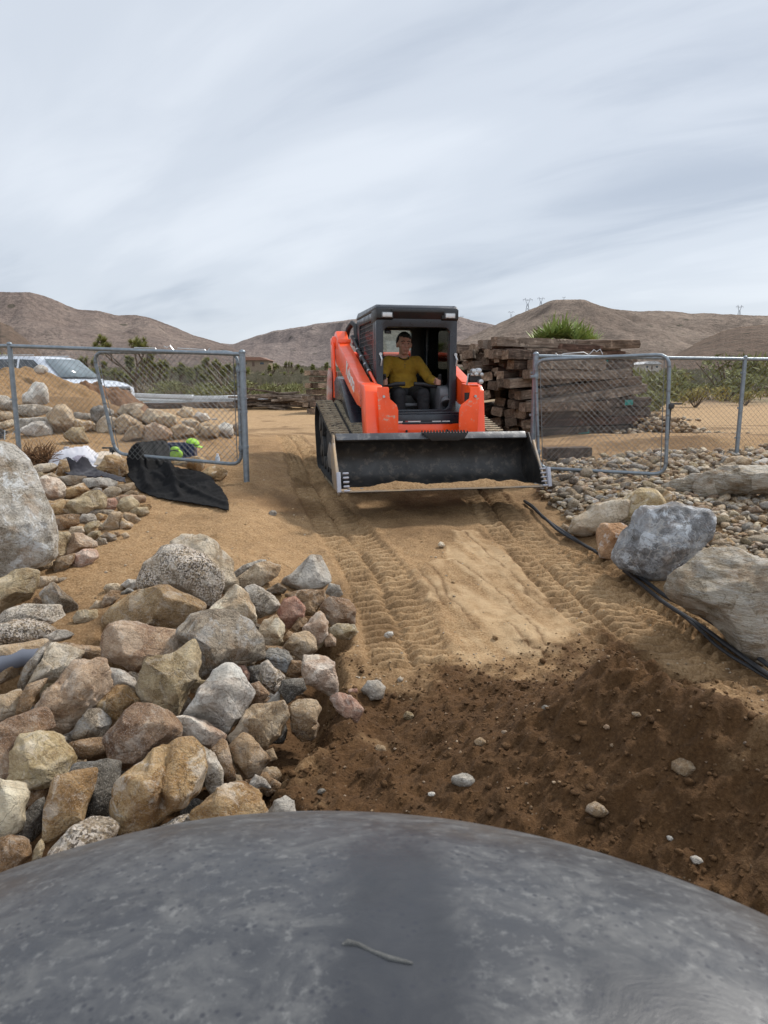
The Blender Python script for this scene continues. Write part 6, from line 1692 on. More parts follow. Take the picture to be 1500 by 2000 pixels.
hill('hills', [(1260, 716), (1310, 696), (1345, 678), (1375, 663), (1410, 648), (1440, 640), (1500, 634), (1600, 628), (1900, 640)], 240, 400, 3, HM4, 2.2, 'nearer dark brown hill at the right edge', .3)
# ------------------------------------------------------------------ pylons on the ridges
PYL = plain('pylon_steel', (.20, .22, .25), .6, .3)
def pylon_parts():
    m = MB(); H_ = 40.; r = .35
    for sx in (-1, 1):
        for sy in (-1, 1):
            m.cyl((sx * 5, sy * 3, 0), (sx * 1.6, sy * 1.2, 24), r, n=5); m.cyl((sx * 1.6, sy * 1.2, 24), (sx * 5.5, sy * .5, 34), r, n=5); m.cyl((sx * 5.5, sy * .5, 34), (sx * 5, 0, 38), r, n=5)
    for z0, z1 in ((0, 8), (8, 16), (16, 24)):
        f0 = 5 - 3.4 * z0 / 24; f1 = 5 - 3.4 * z1 / 24
        for sy in (-1, 1):
            m.cyl((-f0, sy * 1.8, z0), (f1, sy * 1.5, z1), r * .7, n=4); m.cyl((f0, sy * 1.8, z0), (-f1, sy * 1.5, z1), r * .7, n=4)
    m.cyl((-1.6, 0, 24), (1.6, 0, 24), r, n=4)
    a = MB(); a.cyl((-12, 0, 34), (12, 0, 34), r, n=5); a.cyl((-12, 0, 34), (-5, 0, 37.5), r * .8, n=4); a.cyl((12, 0, 34), (5, 0, 37.5), r * .8, n=4); a.cyl((-5, 0, 32.5), (5, 0, 32.5), r * .8, n=4)
    for x in (-11, 0, 11): a.cyl((x, 0, 34), (x, 0, 30.5), r * .8, n=4)
    return m, a
PT, PA = pylon_parts(); PT = PT.build('tower', PYL, None, link=False); PA = PA.build('cross_arm', PYL, None, link=False)
for i, (u, v, d, s, lab) in enumerate(((902, 627, 1500, .36, 'tiny power pylon on the ridge just right of the loader cab'), (998, 624, 1300, .46, 'power pylon low on the left slope of the flat topped hill'), (1030, 610, 1300, .72, 'taller power pylon second from the left on the flat topped hill'), (1056, 602, 1400, .62, 'power pylon just left of the flat hilltop'), (1101, 590, 1500, .36, 'power pylon whose top shows over the flat hilltop'), (1443, 620, 800, .42, 'broad power pylon on the ridge near the right edge'))):
    p = at(u, v, d); rt = empty('power_pylon', p - Vector((0, 0, 3)), (0, 0, .12 * i - .3)); rt.scale = (s, s, s); tag(rt, lab, 'pylon')
    for nm, me in (('tower', PT), ('cross_arm', PA)):
        o = bpy.data.objects.new(nm, me); COL.objects.link(o); o.parent = rt
# ------------------------------------------------------------------ far houses
def house(u, v, y, w_, h, lab, roofc, wallc):
    x = at(u, v, y).x; z = at(u, v, y).z
    rt = empty('house', (x, y, z)); tag(rt, lab, 'house')
    wm_ = plain('house_wall', wallc, .9); MB().box((0, 0, h / 2 - 3), (w_, 8, h + 6)).build('wall', wm_, rt)
    m = MB(); m.prism([(-w_ * .56, h), (w_ * .56, h), (w_ * .25, h + h * .55), (-w_ * .25, h + h * .55)], -4.6, 4.6, 'y'); m.build('roof', plain('house_roof', roofc, .9), rt)
    for k in (-.28, .28): MB().box((w_ * k, -4.02, h * .5), (w_ * .12, .08, h * .35)).build('window', plain('dark_window', (.03, .04, .05), .2), rt)
    MB().box((0, -4.02, h * .38), (w_ * .08, .08, h * .76)).build('door', plain('door_brown', (.10, .06, .04), .6), rt)
house(500, 716, 205, 8.5, 1.6, 'small far house with a brown hip roof behind the left hinge post', (.24, .13, .09), (.22, .17, .12))
house(1262, 722, 190, 4.5, 1.3, 'small pale far house seen through the top of the right gate', (.50, .50, .50), (.45, .40, .34))
# ------------------------------------------------------------------ plants
def leafmat(name, A, B, rough=.6):
    m, t, b = newmat(name)
    g = N(t, 'ShaderNodeObjectInfo'); ge = N(t, 'ShaderNodeNewGeometry')
    f = N(t, 'ShaderNodeTexWhiteNoise', noise_dimensions='1D'); 
    v = objvec(t); n1 = noise(t, v, 3.5, 4, .7); n2 = noise(t, v, 24, 2, .8)
    c = ramp(t, math_(t, 'ADD', math_(t, 'MULTIPLY', n1, .5), math_(t, 'MULTIPLY', n2, .5)), [(.36, A), (.64, B)])
    lk(t, c, b.inputs['Base Color']); b.inputs['Roughness'].default_value = rough; b.inputs['Specular IOR Level'].default_value = .3
    t.nodes.remove(f)
    return m
YG = leafmat('yucca_leaf', (.14, .19, .045), (.36, .42, .15)); JG = leafmat('joshua_leaf', (.13, .145, .040), (.30, .29, .10)); DRYL = leafmat('dead_leaf', (.12, .085, .05), (.24, .18, .11), .9)
BG1 = leafmat('green_bush', (.095, .100, .038), (.27, .265, .11), .8); BG2 = leafmat('grey_bush', (.13, .105, .07), (.27, .225, .16), .9); BG3 = leafmat('yellow_bush', (.20, .17, .05), (.34, .29, .10), .8)
BRK = plain('joshua_bark', (.12, .085, .055), .95, 0, .25, 8, .4)
def blades(n, L, w_, seed, up=.15, spread=1.0, droop=.12, base=(0, 0, 0), _=0, ax_=(0, 0, 1)):
    r = np.random.default_rng(seed); Vs_, Fs_ = [], []
    axv = Vector(ax_).normalized(); q = axv.to_track_quat('Z', 'Y').to_matrix(); base = Vector(base)
    for i in range(n):
        el = math.asin(r.uniform(-up, 1)) ; az = r.uniform(0, 6.283)
        el = el * spread + (1 - spread) * 1.2
        d = q @ Vector((math.cos(el) * math.cos(az), math.cos(el) * math.sin(az), math.sin(el)))
        s_ = d.cross(Vector((0, 0, 1)) if abs(d.z) < .95 else Vector((1, 0, 0))).normalized()
        l = L * r.uniform(.75, 1.1); b0 = len(Vs_)
        mid = base + d * l * .5; tip = base + d * l - Vector((0, 0, droop * l * (1 - abs(d.z))))
        Vs_ += [base + s_ * w_ * .5, base - s_ * w_ * .5, mid + s_ * w_ * .45, mid - s_ * w_ * .45, tip]
        Fs_ += [(b0, b0 + 1, b0 + 3, b0 + 2), (b0 + 2, b0 + 3, b0 + 4)]
    return [tuple(v) for v in Vs_], Fs_
def addmesh(parts, name, mat, parent):
    V_, F_ = [], []
    for v, f in parts:
        o_ = len(V_); V_ += v; F_ += [tuple(i + o_ for i in ff) for ff in f]
    return mesh_np(name, V_, F_, mat, parent)
# yucca behind the stack
yb = W(1100, 672, 13.6); yg = gz(yb.x, 14.2)
yr = empty('yucca', (yb.x, 14.2, yg)); tag(yr, 'spiky green yucca rising behind the stack of railway ties', 'yucca')
heads = []; m = MB()
for k, (u, v, L) in enumerate(((1075, 662, .42), (1090, 666, .40), (1110, 668, .40), (1125, 670, .36), (1140, 673, .32), (1153, 677, .24), (1060, 668, .30), (1100, 660, .36), (1048, 672, .22))):
    p = at(u, v - 2, 14.2 + .15 * (k % 3)) - yr.location
    heads.append(blades(46, L * (1.25 + .35 * (k % 3) / 2), .06, 40 + k, .1, 1, .06, p)); m.tube([(p.x * .4, p.y * .4, -.1), (p.x * .8, p.y, p.z * .5), tuple(p)], [.09, .07, .05], 8)
addmesh(heads, 'leaves', YG, yr); m.build('trunk', BRK, yr)
# joshua trees
def joshua(seed, H_=3.2, n=9):
    r = random.Random(seed); rt = empty('joshua_tree', (0, 0, 0)); m = MB(); L_, Dd = [], []
    def grow(p, d, l, rad_, lev):
        e_ = p + d * l; mid = p + d * l * .5 + Vector((r.uniform(-.06, .06), r.uniform(-.06, .06), 0)) * l
        m.tube([p, mid, e_], [rad_, rad_ * .88, rad_ * .8], 7)
        if lev == 0:
            L_.append(blades(75, .50 * r.uniform(.8, 1.15), .055, r.randrange(9999), .35, 1, .05, e_, 0, d)); 
            Dd.append(blades(26, .30, .04, r.randrange(9999), .9, 1, .5, p + d * l * .55, 0, -d)); return
        for k in range(r.choice([2, 2, 3])):
            dd = (d * .75 + Vector((r.uniform(-1, 1), r.uniform(-1, 1), r.uniform(.1, .9))) * .75).normalized()
            grow(e_, dd, l * r.uniform(.6, .85), rad_ * .75, lev - 1)
    grow(Vector((0, 0, -.2)), Vector((r.uniform(-.1, .1), r.uniform(-.1, .1), 1)).normalized(), H_ * .42, .13, n)
    m.build('trunk', BRK, rt); addmesh(L_, 'crown', JG, rt); addmesh(Dd, 'dead_leaves', DRYL, rt)
    return rt
def bush(seed, R, H_, mat, n=420, name='bush', leaf=.07):
    r = np.random.default_rng(seed); rt = empty(name, (0, 0, 0)); m = MB()
    Vs_, Fs_ = [], []
    cl = [(r.normal() * .45, r.normal() * .45, r.uniform(.25, .95), r.uniform(.25, .5)) for _ in range(9)]
    for i in range(n):
        c = cl[r.integers(len(cl))]; d = r.normal(size=3); d /= np.linalg.norm(d); q = c[3] * r.uniform(.5, 1.05)
        p = Vector(((c[0] + d[0] * q) * R, (c[1] + d[1] * q) * R, max(.02, (c[2] * .75 + d[2] * q * .55)) * H_))
        t_ = Vector(r.normal(size=3)) + Vector((0, 0, .8)); t_.normalize(); s_ = t_.cross(Vector(r.normal(size=3))).normalized(); l = leaf * r.uniform(.7, 1.6)
        b0 = len(Vs_); Vs_ += [tuple(p - s_ * l * .35), tuple(p + s_ * l * .35), tuple(p + t_ * l * 1.6)]; Fs_.append((b0, b0 + 1, b0 + 2))
    mesh_np('foliage', Vs_, Fs_, mat, rt)
    for k in range(9):
        a = r.uniform(0, 6.28); m.tube([(0, 0, -.05), (math.cos(a) * R * .35, math.sin(a) * R * .35, H_ * .4), (math.cos(a) * R * .7, math.sin(a) * R * .7, H_ * .75)], [.02, .014, .006], 5)
    m.build('stems', BRK, rt)
    return rt
J = [joshua(i * 7 + 1, h, n) for i, (h, n) in enumerate(((3.0, 3), (3.6, 3), (2.4, 3), (2.0, 2), (4.2, 4)))]
B_ = [bush(1, 1.0, 1.0, BG1, 900), bush(2, 1.0, 1.0, BG2, 900), bush(3, 1.0, 1.0, BG3, 700), bush(4, 1.0, 1.1, BG1, 900), bush(5, 1.0, .8, BG2, 800)]
usedJ = set()
def put(proto, loc, s, rz, label, cat, group=None):
    if proto.name in usedJ: o = copy_tree(proto)
    else: usedJ.add(proto.name); o = proto
    o.location = loc; o.scale = s if isinstance(s, tuple) else (s, s, s); o.rotation_euler = (0, 0, rz); tag(o, label, cat, group)
    if not group and 'group' in o: del o['group']
    return o
r = random.Random(5)
JT = 'joshua trees in the thicket beyond the left gate'
spots = []
for k in range(36):
    u = r.uniform(195, 470); spots.append((u, r.uniform(36, 62)))
for k in range(16): spots.append((r.uniform(470, 650), r.uniform(60, 110)))
for k, (u, d) in enumerate(spots):
    x = (u - 750) / F * d / (cP); z = gz(x, d)
    s = r.uniform(.42, .66) * (1.0 if d < 60 else 1.3)
    put(J[k % 4], Vector((x, d, z)), s, r.uniform(0, 6.28), 'bushy joshua tree in the thicket beyond the left gate', 'joshua tree', JT)
x = (278 - 750) / F * 34 / cP; put(J[4], Vector((x, 34, gz(x, 34))), .62, 1.0, 'tallest joshua tree with yellowish tufts above the left gate rail', 'joshua tree')
x = (318 - 750) / F * 36 / cP; put(J[1], Vector((x, 36, gz(x, 36))), .54, 2.2, 'joshua tree second tallest, right of the tallest one', 'joshua tree')
x = (8 - 750) / F * 30 / cP; put(B_[0], Vector((x, 30, gz(x, 30))), (1.6, 1.6, 2.6), 1.0, 'dark green shrub at the left edge behind the white car', 'bush')
SG = 'desert bushes beyond the fences'
for k in range(96):
    if k < 60:
        u = r.uniform(240, 680); d = r.uniform(31, 75)
    else:
        u = r.uniform(1215, 1540); d = r.uniform(29, 75)
    x = (u - 750) / F * d / cP; z = gz(x, d)
    s = r.uniform(.5, 1.15) * (1 + d / 90) * (.75 if u < 700 else .72)
    kk = r.choice([0, 1, 3, 4, 1, 4, 0] if u < 700 else [0, 3, 1, 3, 4, 0, 1])
    put(B_[kk], Vector((x, d, z)), (s * 1.2, s * 1.2, s * r.uniform(.7, 1.1)), r.uniform(0, 6.28), 'scrubby desert bush beyond the fences', 'bush', SG)
for (u, v, d, s, k, lab) in ((1342, 765, 27, .95, 2, 'yellow flowering bush beyond the right fence, left of the post'), (1437, 762, 29, .7, 2, 'smaller yellow flowering bush behind the right fence post'), (1400, 752, 36, 2.3, 3, 'large round green bush beyond the right fence'), (1268, 765, 24, 1.7, 0, 'dense green bush at the right end of the tie stack'), (1235, 745, 22, 1.2, 3, 'tall green bush peeking out right of the tie stack'),
                             (570, 758, 30, .85, 3, 'bright green bush behind the board heaps'), (585, 766, 29, .6, 0, 'small rounded green bush behind the green beam'), (400, 745, 36, 1.1, 0, 'blue green bush in front of the joshua thicket')):
    x = (u - 750) / F * d / cP; put(B_[k], Vector((x, d, gz(x, d))), s, .7 * k, lab, 'bush')
# far scrub as one mass
Vs_, Fs_ = [], []; rg = np.random.default_rng(77)
n_ = 26000; dist = 55 * np.exp(rg.uniform(0, 1, n_) * math.log(420 / 55)); uu = rg.uniform(-300, 1800, n_)
xx = (uu - 750) / F * dist / cP; zz2 = g_base(xx, dist); 
for x, d, z in zip(xx, dist, zz2):
    s_ = rg.uniform(.3, 1.1) * (1 + d / 400)
    for q in range(3):
        a = rg.uniform(0, 6.28); b0 = len(Vs_); ox, oy = rg.normal() * s_ * .4, rg.normal() * s_ * .4; h_ = s_ * rg.uniform(.6, 1.2); w2 = s_ * .55
        Vs_ += [(x + ox - math.cos(a) * w2, d + oy - math.sin(a) * w2, z - .1), (x + ox + math.cos(a) * w2, d + oy + math.sin(a) * w2, z - .1), (x + ox + math.cos(a) * w2 * .5, d + oy + math.sin(a) * .5 * w2, z + h_), (x + ox - math.cos(a) * w2 * .6, d + oy, z + h_ * .9)]
        Fs_.append((b0, b0 + 1, b0 + 2, b0 + 3))
sc_o = mesh_np('scrub', np.array(Vs_), np.array(Fs_), leafmat('far_scrub', (.09, .088, .05), (.24, .205, .14), .95), smooth=False)
tag(sc_o, 'low scrub covering the desert floor below the hills', 'scrub', None, 'stuff')
# ------------------------------------------------------------------ hood of the machine the photo is taken from
def hood_material():
    m, t, b = newmat('dusty_hood_plastic')
    v = objvec(t, False)
    n1 = noise(t, v, 3.0, 5, .6, .3); n2 = noise(t, v, 14, 6, .65, .5); n3 = noise(t, v, 55, 4, .7)
    mp = N(t, 'ShaderNodeMapping'); mp.inputs['Scale'].default_value = (1, 1.5, 1.3); mp.inputs['Rotation'].default_value = (0, 0, .15); lk(t, v, mp.inputs[0])
    st = noise(t, mp.outputs[0], 13, 9, .72, 1.2)
    c = ramp(t, n1, [(.3, (.018, .020, .024)), (.7, (.034, .036, .042))])
    dust = math_(t, 'MULTIPLY', ramp(t, st, [(.42, 0), (.62, 1)]), ramp(t, n2, [(.35, .25), (.6, 1)]))
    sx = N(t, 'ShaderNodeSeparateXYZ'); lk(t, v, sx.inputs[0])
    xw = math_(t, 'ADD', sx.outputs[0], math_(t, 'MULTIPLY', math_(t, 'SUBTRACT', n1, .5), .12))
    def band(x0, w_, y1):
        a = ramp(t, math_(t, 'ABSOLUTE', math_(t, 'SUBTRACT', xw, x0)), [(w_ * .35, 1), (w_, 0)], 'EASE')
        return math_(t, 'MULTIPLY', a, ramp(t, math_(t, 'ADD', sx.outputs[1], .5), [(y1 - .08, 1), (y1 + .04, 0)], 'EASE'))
    refl_bands = math_(t, 'MAXIMUM', band(.075, .085, .74), band(.265, .07, .56))  # soft dark bands painted into the dust colour in place of reflections
    dust = math_(t, 'MULTIPLY', dust, math_(t, 'SUBTRACT', 1.0, math_(t, 'MULTIPLY', refl_bands, .85)))
    off_bands = math_(t, 'SUBTRACT', 1.0, refl_bands)
    c = mixc(t, math_(t, 'MULTIPLY', off_bands, .35), c, (.072, .074, .080))
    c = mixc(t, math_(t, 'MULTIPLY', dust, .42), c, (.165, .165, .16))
    c = mixc(t, math_(t, 'MULTIPLY', ramp(t, noise(t, v, 75, 5, .7), [(.55, 0), (.68, 1)]), math_(t, 'MULTIPLY', off_bands, .30)), c, (.27, .27, .26))
    c = mixc(t, math_(t, 'MULTIPLY', ramp(t, noise(t, v, 38, 4, .7), [(.34, 1), (.42, 0)]), .5), c, (.030, .032, .038))
    vo = N(t, 'ShaderNodeTexVoronoi'); vo.inputs['Scale'].default_value = 95; vo.inputs['Randomness'].default_value = 1; lk(t, v, vo.inputs['Vector'])
    drops = math_(t, 'MULTIPLY', ramp(t, vo.outputs['Distance'], [(.14, 1), (.30, 0)]), ramp(t, noise(t, v, 11, 3, .6), [(.42, 0), (.55, 1)]))
    c = mixc(t, math_(t, 'MULTIPLY', drops, .85), c, (.022, .024, .032))
    lk(t, c, b.inputs['Base Color'])
    lk(t, ramp(t, math_(t, 'ADD', math_(t, 'MULTIPLY', dust, .3), n2), [(.3, .26), (.9, .55)]), b.inputs['Roughness'])
    b.inputs['Specular IOR Level'].default_value = .5
    h = math_(t, 'ADD', math_(t, 'MULTIPLY', st, .6), math_(t, 'ADD', math_(t, 'MULTIPLY', drops, -.04), math_(t, 'MULTIPLY', n3, .12)))
    bump(t, b, h, .22, .005)
    return m
D, Fc = ICO[6]
Dh = D.copy(); low = Dh[:, 2] < 0
Pz = Dh * np.array([.7159, .5007, .2705])
s_ = np.sqrt(np.clip(Dh[:, 0] ** 2 + Dh[:, 1] ** 2, 1e-9, 1))
k_ = np.where(low, np.minimum(1, .5 / np.maximum(np.abs(Dh[:, 2]), .5)) , 1)
Pz[:, 0] = np.where(low, Dh[:, 0] / s_ * .7159 * np.minimum(1, s_ * 1.6), Pz[:, 0]); Pz[:, 1] = np.where(low, Dh[:, 1] / s_ * .5007 * np.minimum(1, s_ * 1.6), Pz[:, 1]); Pz[:, 2] = np.where(low, Dh[:, 2] * .62, Pz[:, 2])
Pz[:, 2] += .0012 * fbm(D[:, 0] * 5, D[:, 1] * 5, D[:, 2] * 5, 3)
HOOD = empty('machine_hood', (-.0616, .4975, CZ - .7486), (0, 0, 0)); tag(HOOD, 'large dusty dark grey domed hood filling the bottom of the photo', 'hood')
Rm = np.array((Matrix.Rotation(-.2869, 3, 'Z') @ Matrix.Rotation(-.0889, 3, 'Y')))
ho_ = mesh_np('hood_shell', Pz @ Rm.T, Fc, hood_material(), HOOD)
m = MB()
def onhood(u, v):
    d = ray(u, v); C_ = np.array([-.0616, .4975, -.7486]); M_ = Rm @ np.diag([1 / .7159 ** 2, 1 / .5007 ** 2, 1 / .2705 ** 2]) @ Rm.T
    A = d @ M_ @ d; B2 = -d @ M_ @ C_; K = C_ @ M_ @ C_ - 1; t_ = (-B2 - math.sqrt(max(0, B2 * B2 - A * K))) / A
    return Vector(d * t_ - C_)
pts = [onhood(*p) for p in ((668, 1846), (678, 1842), (700, 1846), (725, 1858), (760, 1872), (795, 1880), (806, 1882))]
m.tube([p + Vector((0, 0, .0002)) for p in pts], [.0010, .0030, .0022, .0016, .0022, .0018, .0008], 8)
m.build('dried_mud_smear', plain('dried_mud', (.10, .10, .095), .9, 0, .2, 60, .5), HOOD)

# ------------------------------------------------------------------ cloth and sacks laid over the ground
def drape(name, outline, bumps, mat, label, cat, res=3.0, wr=.02, wf=6, base=.012, thick=.004, seed=0, creases=(), parent=None):
    """cloth following the ground plus bumps [(u, v, radius_x, radius_y, height, power)]; outline in photo pixels marks how far it reaches"""
    B3 = []
    for (u, v, rx, ry, h, pw) in bumps:
        p = hit(u, v); B3.append((p.x, p.y, rx, ry, h, pw))
    C3 = [([tuple(hit(*q).xy) for q in pl], a, w2) for pl, a, w2 in creases]
    def S(x, y):
        x = np.asarray(x, float); y = np.asarray(y, float)
        z = g_base(x, y) + base
        e = 0
        for (bx_, by_, rx, ry, h, pw) in B3: e = e + h * np.exp(-((((x - bx_) / rx) ** 2 + ((y - by_) / ry) ** 2) ** (pw / 2)))
        w_ = wr * (ridged(x * wf + seed, y * wf * .8, x * 0 + seed, 3) - 1.0) * (.35 + np.clip(e * 4, 0, 1))
        for pl, a, w2 in C3:
            d, s2, sd = polydist(x, y, pl); w_ = w_ + a * np.exp(-(d / w2) ** 2)
        return z + e + np.maximum(w_, -base * .5 - e * .8)
    us = np.array([p[0] for p in outline]); vs = np.array([p[1] for p in outline])
    U = np.arange(us.min(), us.max() + res, res); V_ = np.arange(vs.min(), vs.max() + res, res)
    UU, VV = np.meshgrid(U, V_); ins = inpoly(UU + 1.5 * perlin(UU * .08, VV * .08, UU * 0 + seed), VV + 1.5 * perlin(UU * .08 + 9, VV * .08, UU * 0), outline)
    Pm = np.zeros(UU.shape + (3,))
    for i in range(UU.shape[0]):
        for j in range(UU.shape[1]):
            if ins[max(0, i - 1):i + 2, max(0, j - 1):j + 2].any(): Pm[i, j] = hitS(U[j], V_[i], S)
    I_ = -np.ones(UU.shape, int); ok = np.abs(Pm).sum(-1) > 0; I_[ok] = np.arange(ok.sum())
    Fs_ = []
    for i in range(UU.shape[0] - 1):
        for j in range(UU.shape[1] - 1):
            if ins[i, j] and I_[i, j] >= 0 and I_[i + 1, j] >= 0 and I_[i, j + 1] >= 0 and I_[i + 1, j + 1] >= 0:
                q = [Pm[i, j], Pm[i, j + 1], Pm[i + 1, j + 1], Pm[i + 1, j]]
                if max(abs(q[0][1] - q[2][1]), abs(q[1][1] - q[3][1])) < .7: Fs_.append((I_[i, j], I_[i, j + 1], I_[i + 1, j + 1], I_[i + 1, j]))
    o = mesh_np(name, Pm[ok], Fs_, mat, parent)
    md = o.modifiers.new('s', 'SOLIDIFY'); md.thickness = thick; md.offset = -1
    tag(o, label, cat); return o
def hitS(u, v, S):
    d = ray(u, v); ts = np.linspace(3.5, 11.5, 900) / d[1]
    X = d[0] * ts; Y = d[1] * ts; h = CZ + d[2] * ts - S(X, Y)
    k = int(np.argmax(h < 0))
    if h[k] >= 0 or k == 0: return np.array([0, 0, 0.])
    a = h[k - 1] / (h[k - 1] - h[k]); t_ = ts[k - 1] + (ts[k] - ts[k - 1]) * a
    return np.array([d[0] * t_, d[1] * t_, CZ + d[2] * t_])
def cloth(name, col, rough=.85, var=.15, sheen=.2):
    m, t, b = newmat(name); v = objvec(t, False)
    lk(t, ramp(t, noise(t, v, 5, 5, .6), [(.3, tuple(c * (1 - var) for c in col)), (.7, tuple(c * (1 + var) for c in col))]), b.inputs['Base Color'])
    dn = ramp(t, noise(t, v, 9, 6, .7), [(.58, 0), (.75, .25)])
    b.inputs['Roughness'].default_value = rough; b.inputs['Sheen Weight'].default_value = sheen; b.inputs['Specular IOR Level'].default_value = .15
    bump(t, b, noise(t, v, 160, 3, .6), .3, .003); return m
FAB = cloth('black_landscape_fabric', (.008, .008, .0085), .9, .2, .0)
drape('landscape_fabric', [(250, 884), (256, 870), (268, 863), (285, 862), (312, 860), (326, 862), (329, 880), (334, 905), (352, 915), (370, 917), (390, 920), (410, 930), (432, 955), (445, 975), (447, 997), (420, 990), (380, 983), (340, 978), (300, 970), (272, 958), (250, 930), (243, 905)],
      [(272, 912, .22, .28, .30, 3), (315, 905, .16, .25, .24, 3), (340, 935, .35, .25, .10, 2), (395, 955, .4, .25, .04, 2)], FAB,
      'crumpled black landscape fabric draped over rocks at the foot of the left gate', 'fabric', 1.3, .035, 5.5, .02, .005, 2,
      creases=(([(262, 880), (275, 920), (290, 960)], .05, .035), ([(285, 870), (300, 905), (340, 950)], .045, .03), ([(300, 940), (360, 960), (440, 990)], .03, .03), ([(320, 900), (335, 940), (350, 975)], .04, .028)))
JK = cloth('dark_grey_fleece', (.030, .029, .036), .9)
drape('jacket', [(118, 905), (124, 894), (136, 892), (150, 903), (158, 890), (170, 895), (178, 910), (195, 920), (220, 927), (243, 934), (246, 942), (225, 938), (200, 930), (184, 932), (160, 930), (135, 928), (120, 920)],
      [(140, 922, .13, .14, .15, 2.5), (165, 922, .09, .14, .14, 2.5), (205, 935, .3, .14, .05, 2)], JK, 'dark grey jacket lying crumpled on the packed stones', 'jacket', 1.6, .03, 9, .03, .006, 5)
drape('jacket_lining', [(140, 893), (152, 888), (164, 889), (168, 898), (155, 904), (146, 900)], [(150, 915, .14, .16, .20, 2.5)], cloth('lilac_grey_lining', (.30, .28, .33)), 'pale lilac hood lining showing at the top of the dark grey jacket', 'cloth', 1.6, .02, 9, .03, .006, 7)
drape('sack', [(92, 905), (104, 886), (122, 878), (150, 872), (170, 871), (182, 880), (198, 893), (205, 905), (185, 912), (150, 912), (110, 914), (95, 914)], [(125, 905, .22, .25, .16, 3), (168, 903, .20, .25, .17, 3)], cloth('white_woven_sack', (.58, .58, .62), .6), 'plump white sack lying behind the left fence', 'sack', 2.0, .02, 6, .02, .006, 9)
drape('cardboard', [(170, 893), (188, 884), (208, 880), (232, 884), (240, 898), (250, 905), (210, 908), (180, 908)], [(205, 903, .3, .3, .09, 4)], cloth('pale_cardboard', (.50, .42, .33), .9), 'flattened pale cardboard beside the white sack', 'cardboard', 2.2, .01, 4, .02, .006, 3)
drape('tarpaulin', [(412, 812), (420, 808), (440, 806), (448, 804), (464, 812), (466, 818), (440, 819), (415, 818)], [(440, 828, .4, .4, .22, 3)], cloth('grey_tarp', (.12, .125, .13), .7), 'small grey tarpaulin lying on the boulders beyond the left gate', 'tarpaulin', 2.0, .03, 6, .1, .005, 11)
# crate with lime green things in it
p = hit(353, 898); cr0 = empty('plastic_crate', p + Vector((0, .05, -.01)), (0, 0, .1)); tag(cr0, 'dark blue plastic crate standing beside the black fabric', 'crate')
BLUE = plain('dark_blue_plastic', (.010, .022, .075), .45, 0, .1, 8)
m = MB(); w_, d_, h_ = .33, .24, .20
m.box((0, 0, .01), (w_, d_, .02)); m.box((-w_ / 2, 0, h_ / 2), (.012, d_, h_)); m.box((w_ / 2, 0, h_ / 2), (.012, d_, h_)); m.box((0, d_ / 2, h_ / 2), (w_, .012, h_))
m.box((0, -d_ / 2, .03), (w_, .012, .06)); m.box((-.145, -d_ / 2, h_ / 2), (.05, .012, h_)); m.box((.14, -d_ / 2, h_ / 2), (.05, .012, h_))
for x in np.linspace(-.11, .11, 5): m.box((x, -d_ / 2, h_ / 2), (.006, .010, h_))
m.build('crate_body', BLUE, cr0, .003)
m = MB(); m.box((0, -d_ / 2 - .004, h_), (w_ + .02, .02, .018)); m.box((0, d_ / 2 + .004, h_), (w_ + .02, .02, .018)); m.box((-w_ / 2 - .004, 0, h_), (.02, d_, .018)); m.box((w_ / 2 + .004, 0, h_), (.02, d_, .018)); m.build('rim', BLUE, cr0, .004)
LIME = plain('lime_green_fabric', (.30, .58, .05), .7, 0, .1, 20, .2)
hv = empty('hi_vis_bag', p + Vector((-.015, -.13, .03))); tag(hv, 'lime green bag with a black strap against the front of the blue crate', 'bag')
m = MB(); m.sph((0, 0, .05), 1, (.085, .045, .065)); m.sph((-.01, 0, .11), 1, (.055, .04, .035)); m.build('bag_body', LIME, hv); 
MB().tube([(-.06, -.03, .085), (-.04, -.05, .10), (0, -.055, .105), (.05, -.05, .09)], .007, 6).build('strap', BLK, hv)
cp = empty('cap', p + Vector((.15, .02, .20)), (0, rad(15), -.3)); tag(cp, 'lime green cap hanging on the right corner of the blue crate', 'cap')
Dc, Fcc = ICO[4]; kc = (Dc[:, 2] > -.1)[Fcc].all(1); o = mesh_np('crown', Dc * np.array([.085, .075, .06]) * (1 + .05 * perlin(Dc[:, 0] * 3, Dc[:, 1] * 3, Dc[:, 2] * 3))[:, None], Fcc[kc], LIME, cp); o.modifiers.new('s', 'SOLIDIFY').thickness = .004
m = MB(); m.prism([(.05, -.05), (.10, -.04), (.13, -.02), (.14, .02), (.12, .05), (.05, .06)], -.02, -.014, 'z'); m.build('visor', LIME, cp, .002)
# bottle
p = hit(424, 909); bt = empty('plastic_bottle', p + Vector((0, .04, 0))); tag(bt, 'clear plastic bottle standing behind the ochre rock near the gate post', 'bottle')
m = MB(); m.cyl((0, 0, 0), (0, 0, .09), .028, n=16); m.cyl((0, 0, .09), (0, 0, .115), .028, .012, n=16); m.build('bottle_body', plain('bottle_plastic', (.55, .62, .70), .15, 0, .1, 10, 0, .8), bt, .003)
MB().cyl((0, 0, .115), (0, 0, .135), .013, n=12).build('bottle_cap', plain('bottle_cap_white', (.6, .65, .75), .4), bt)
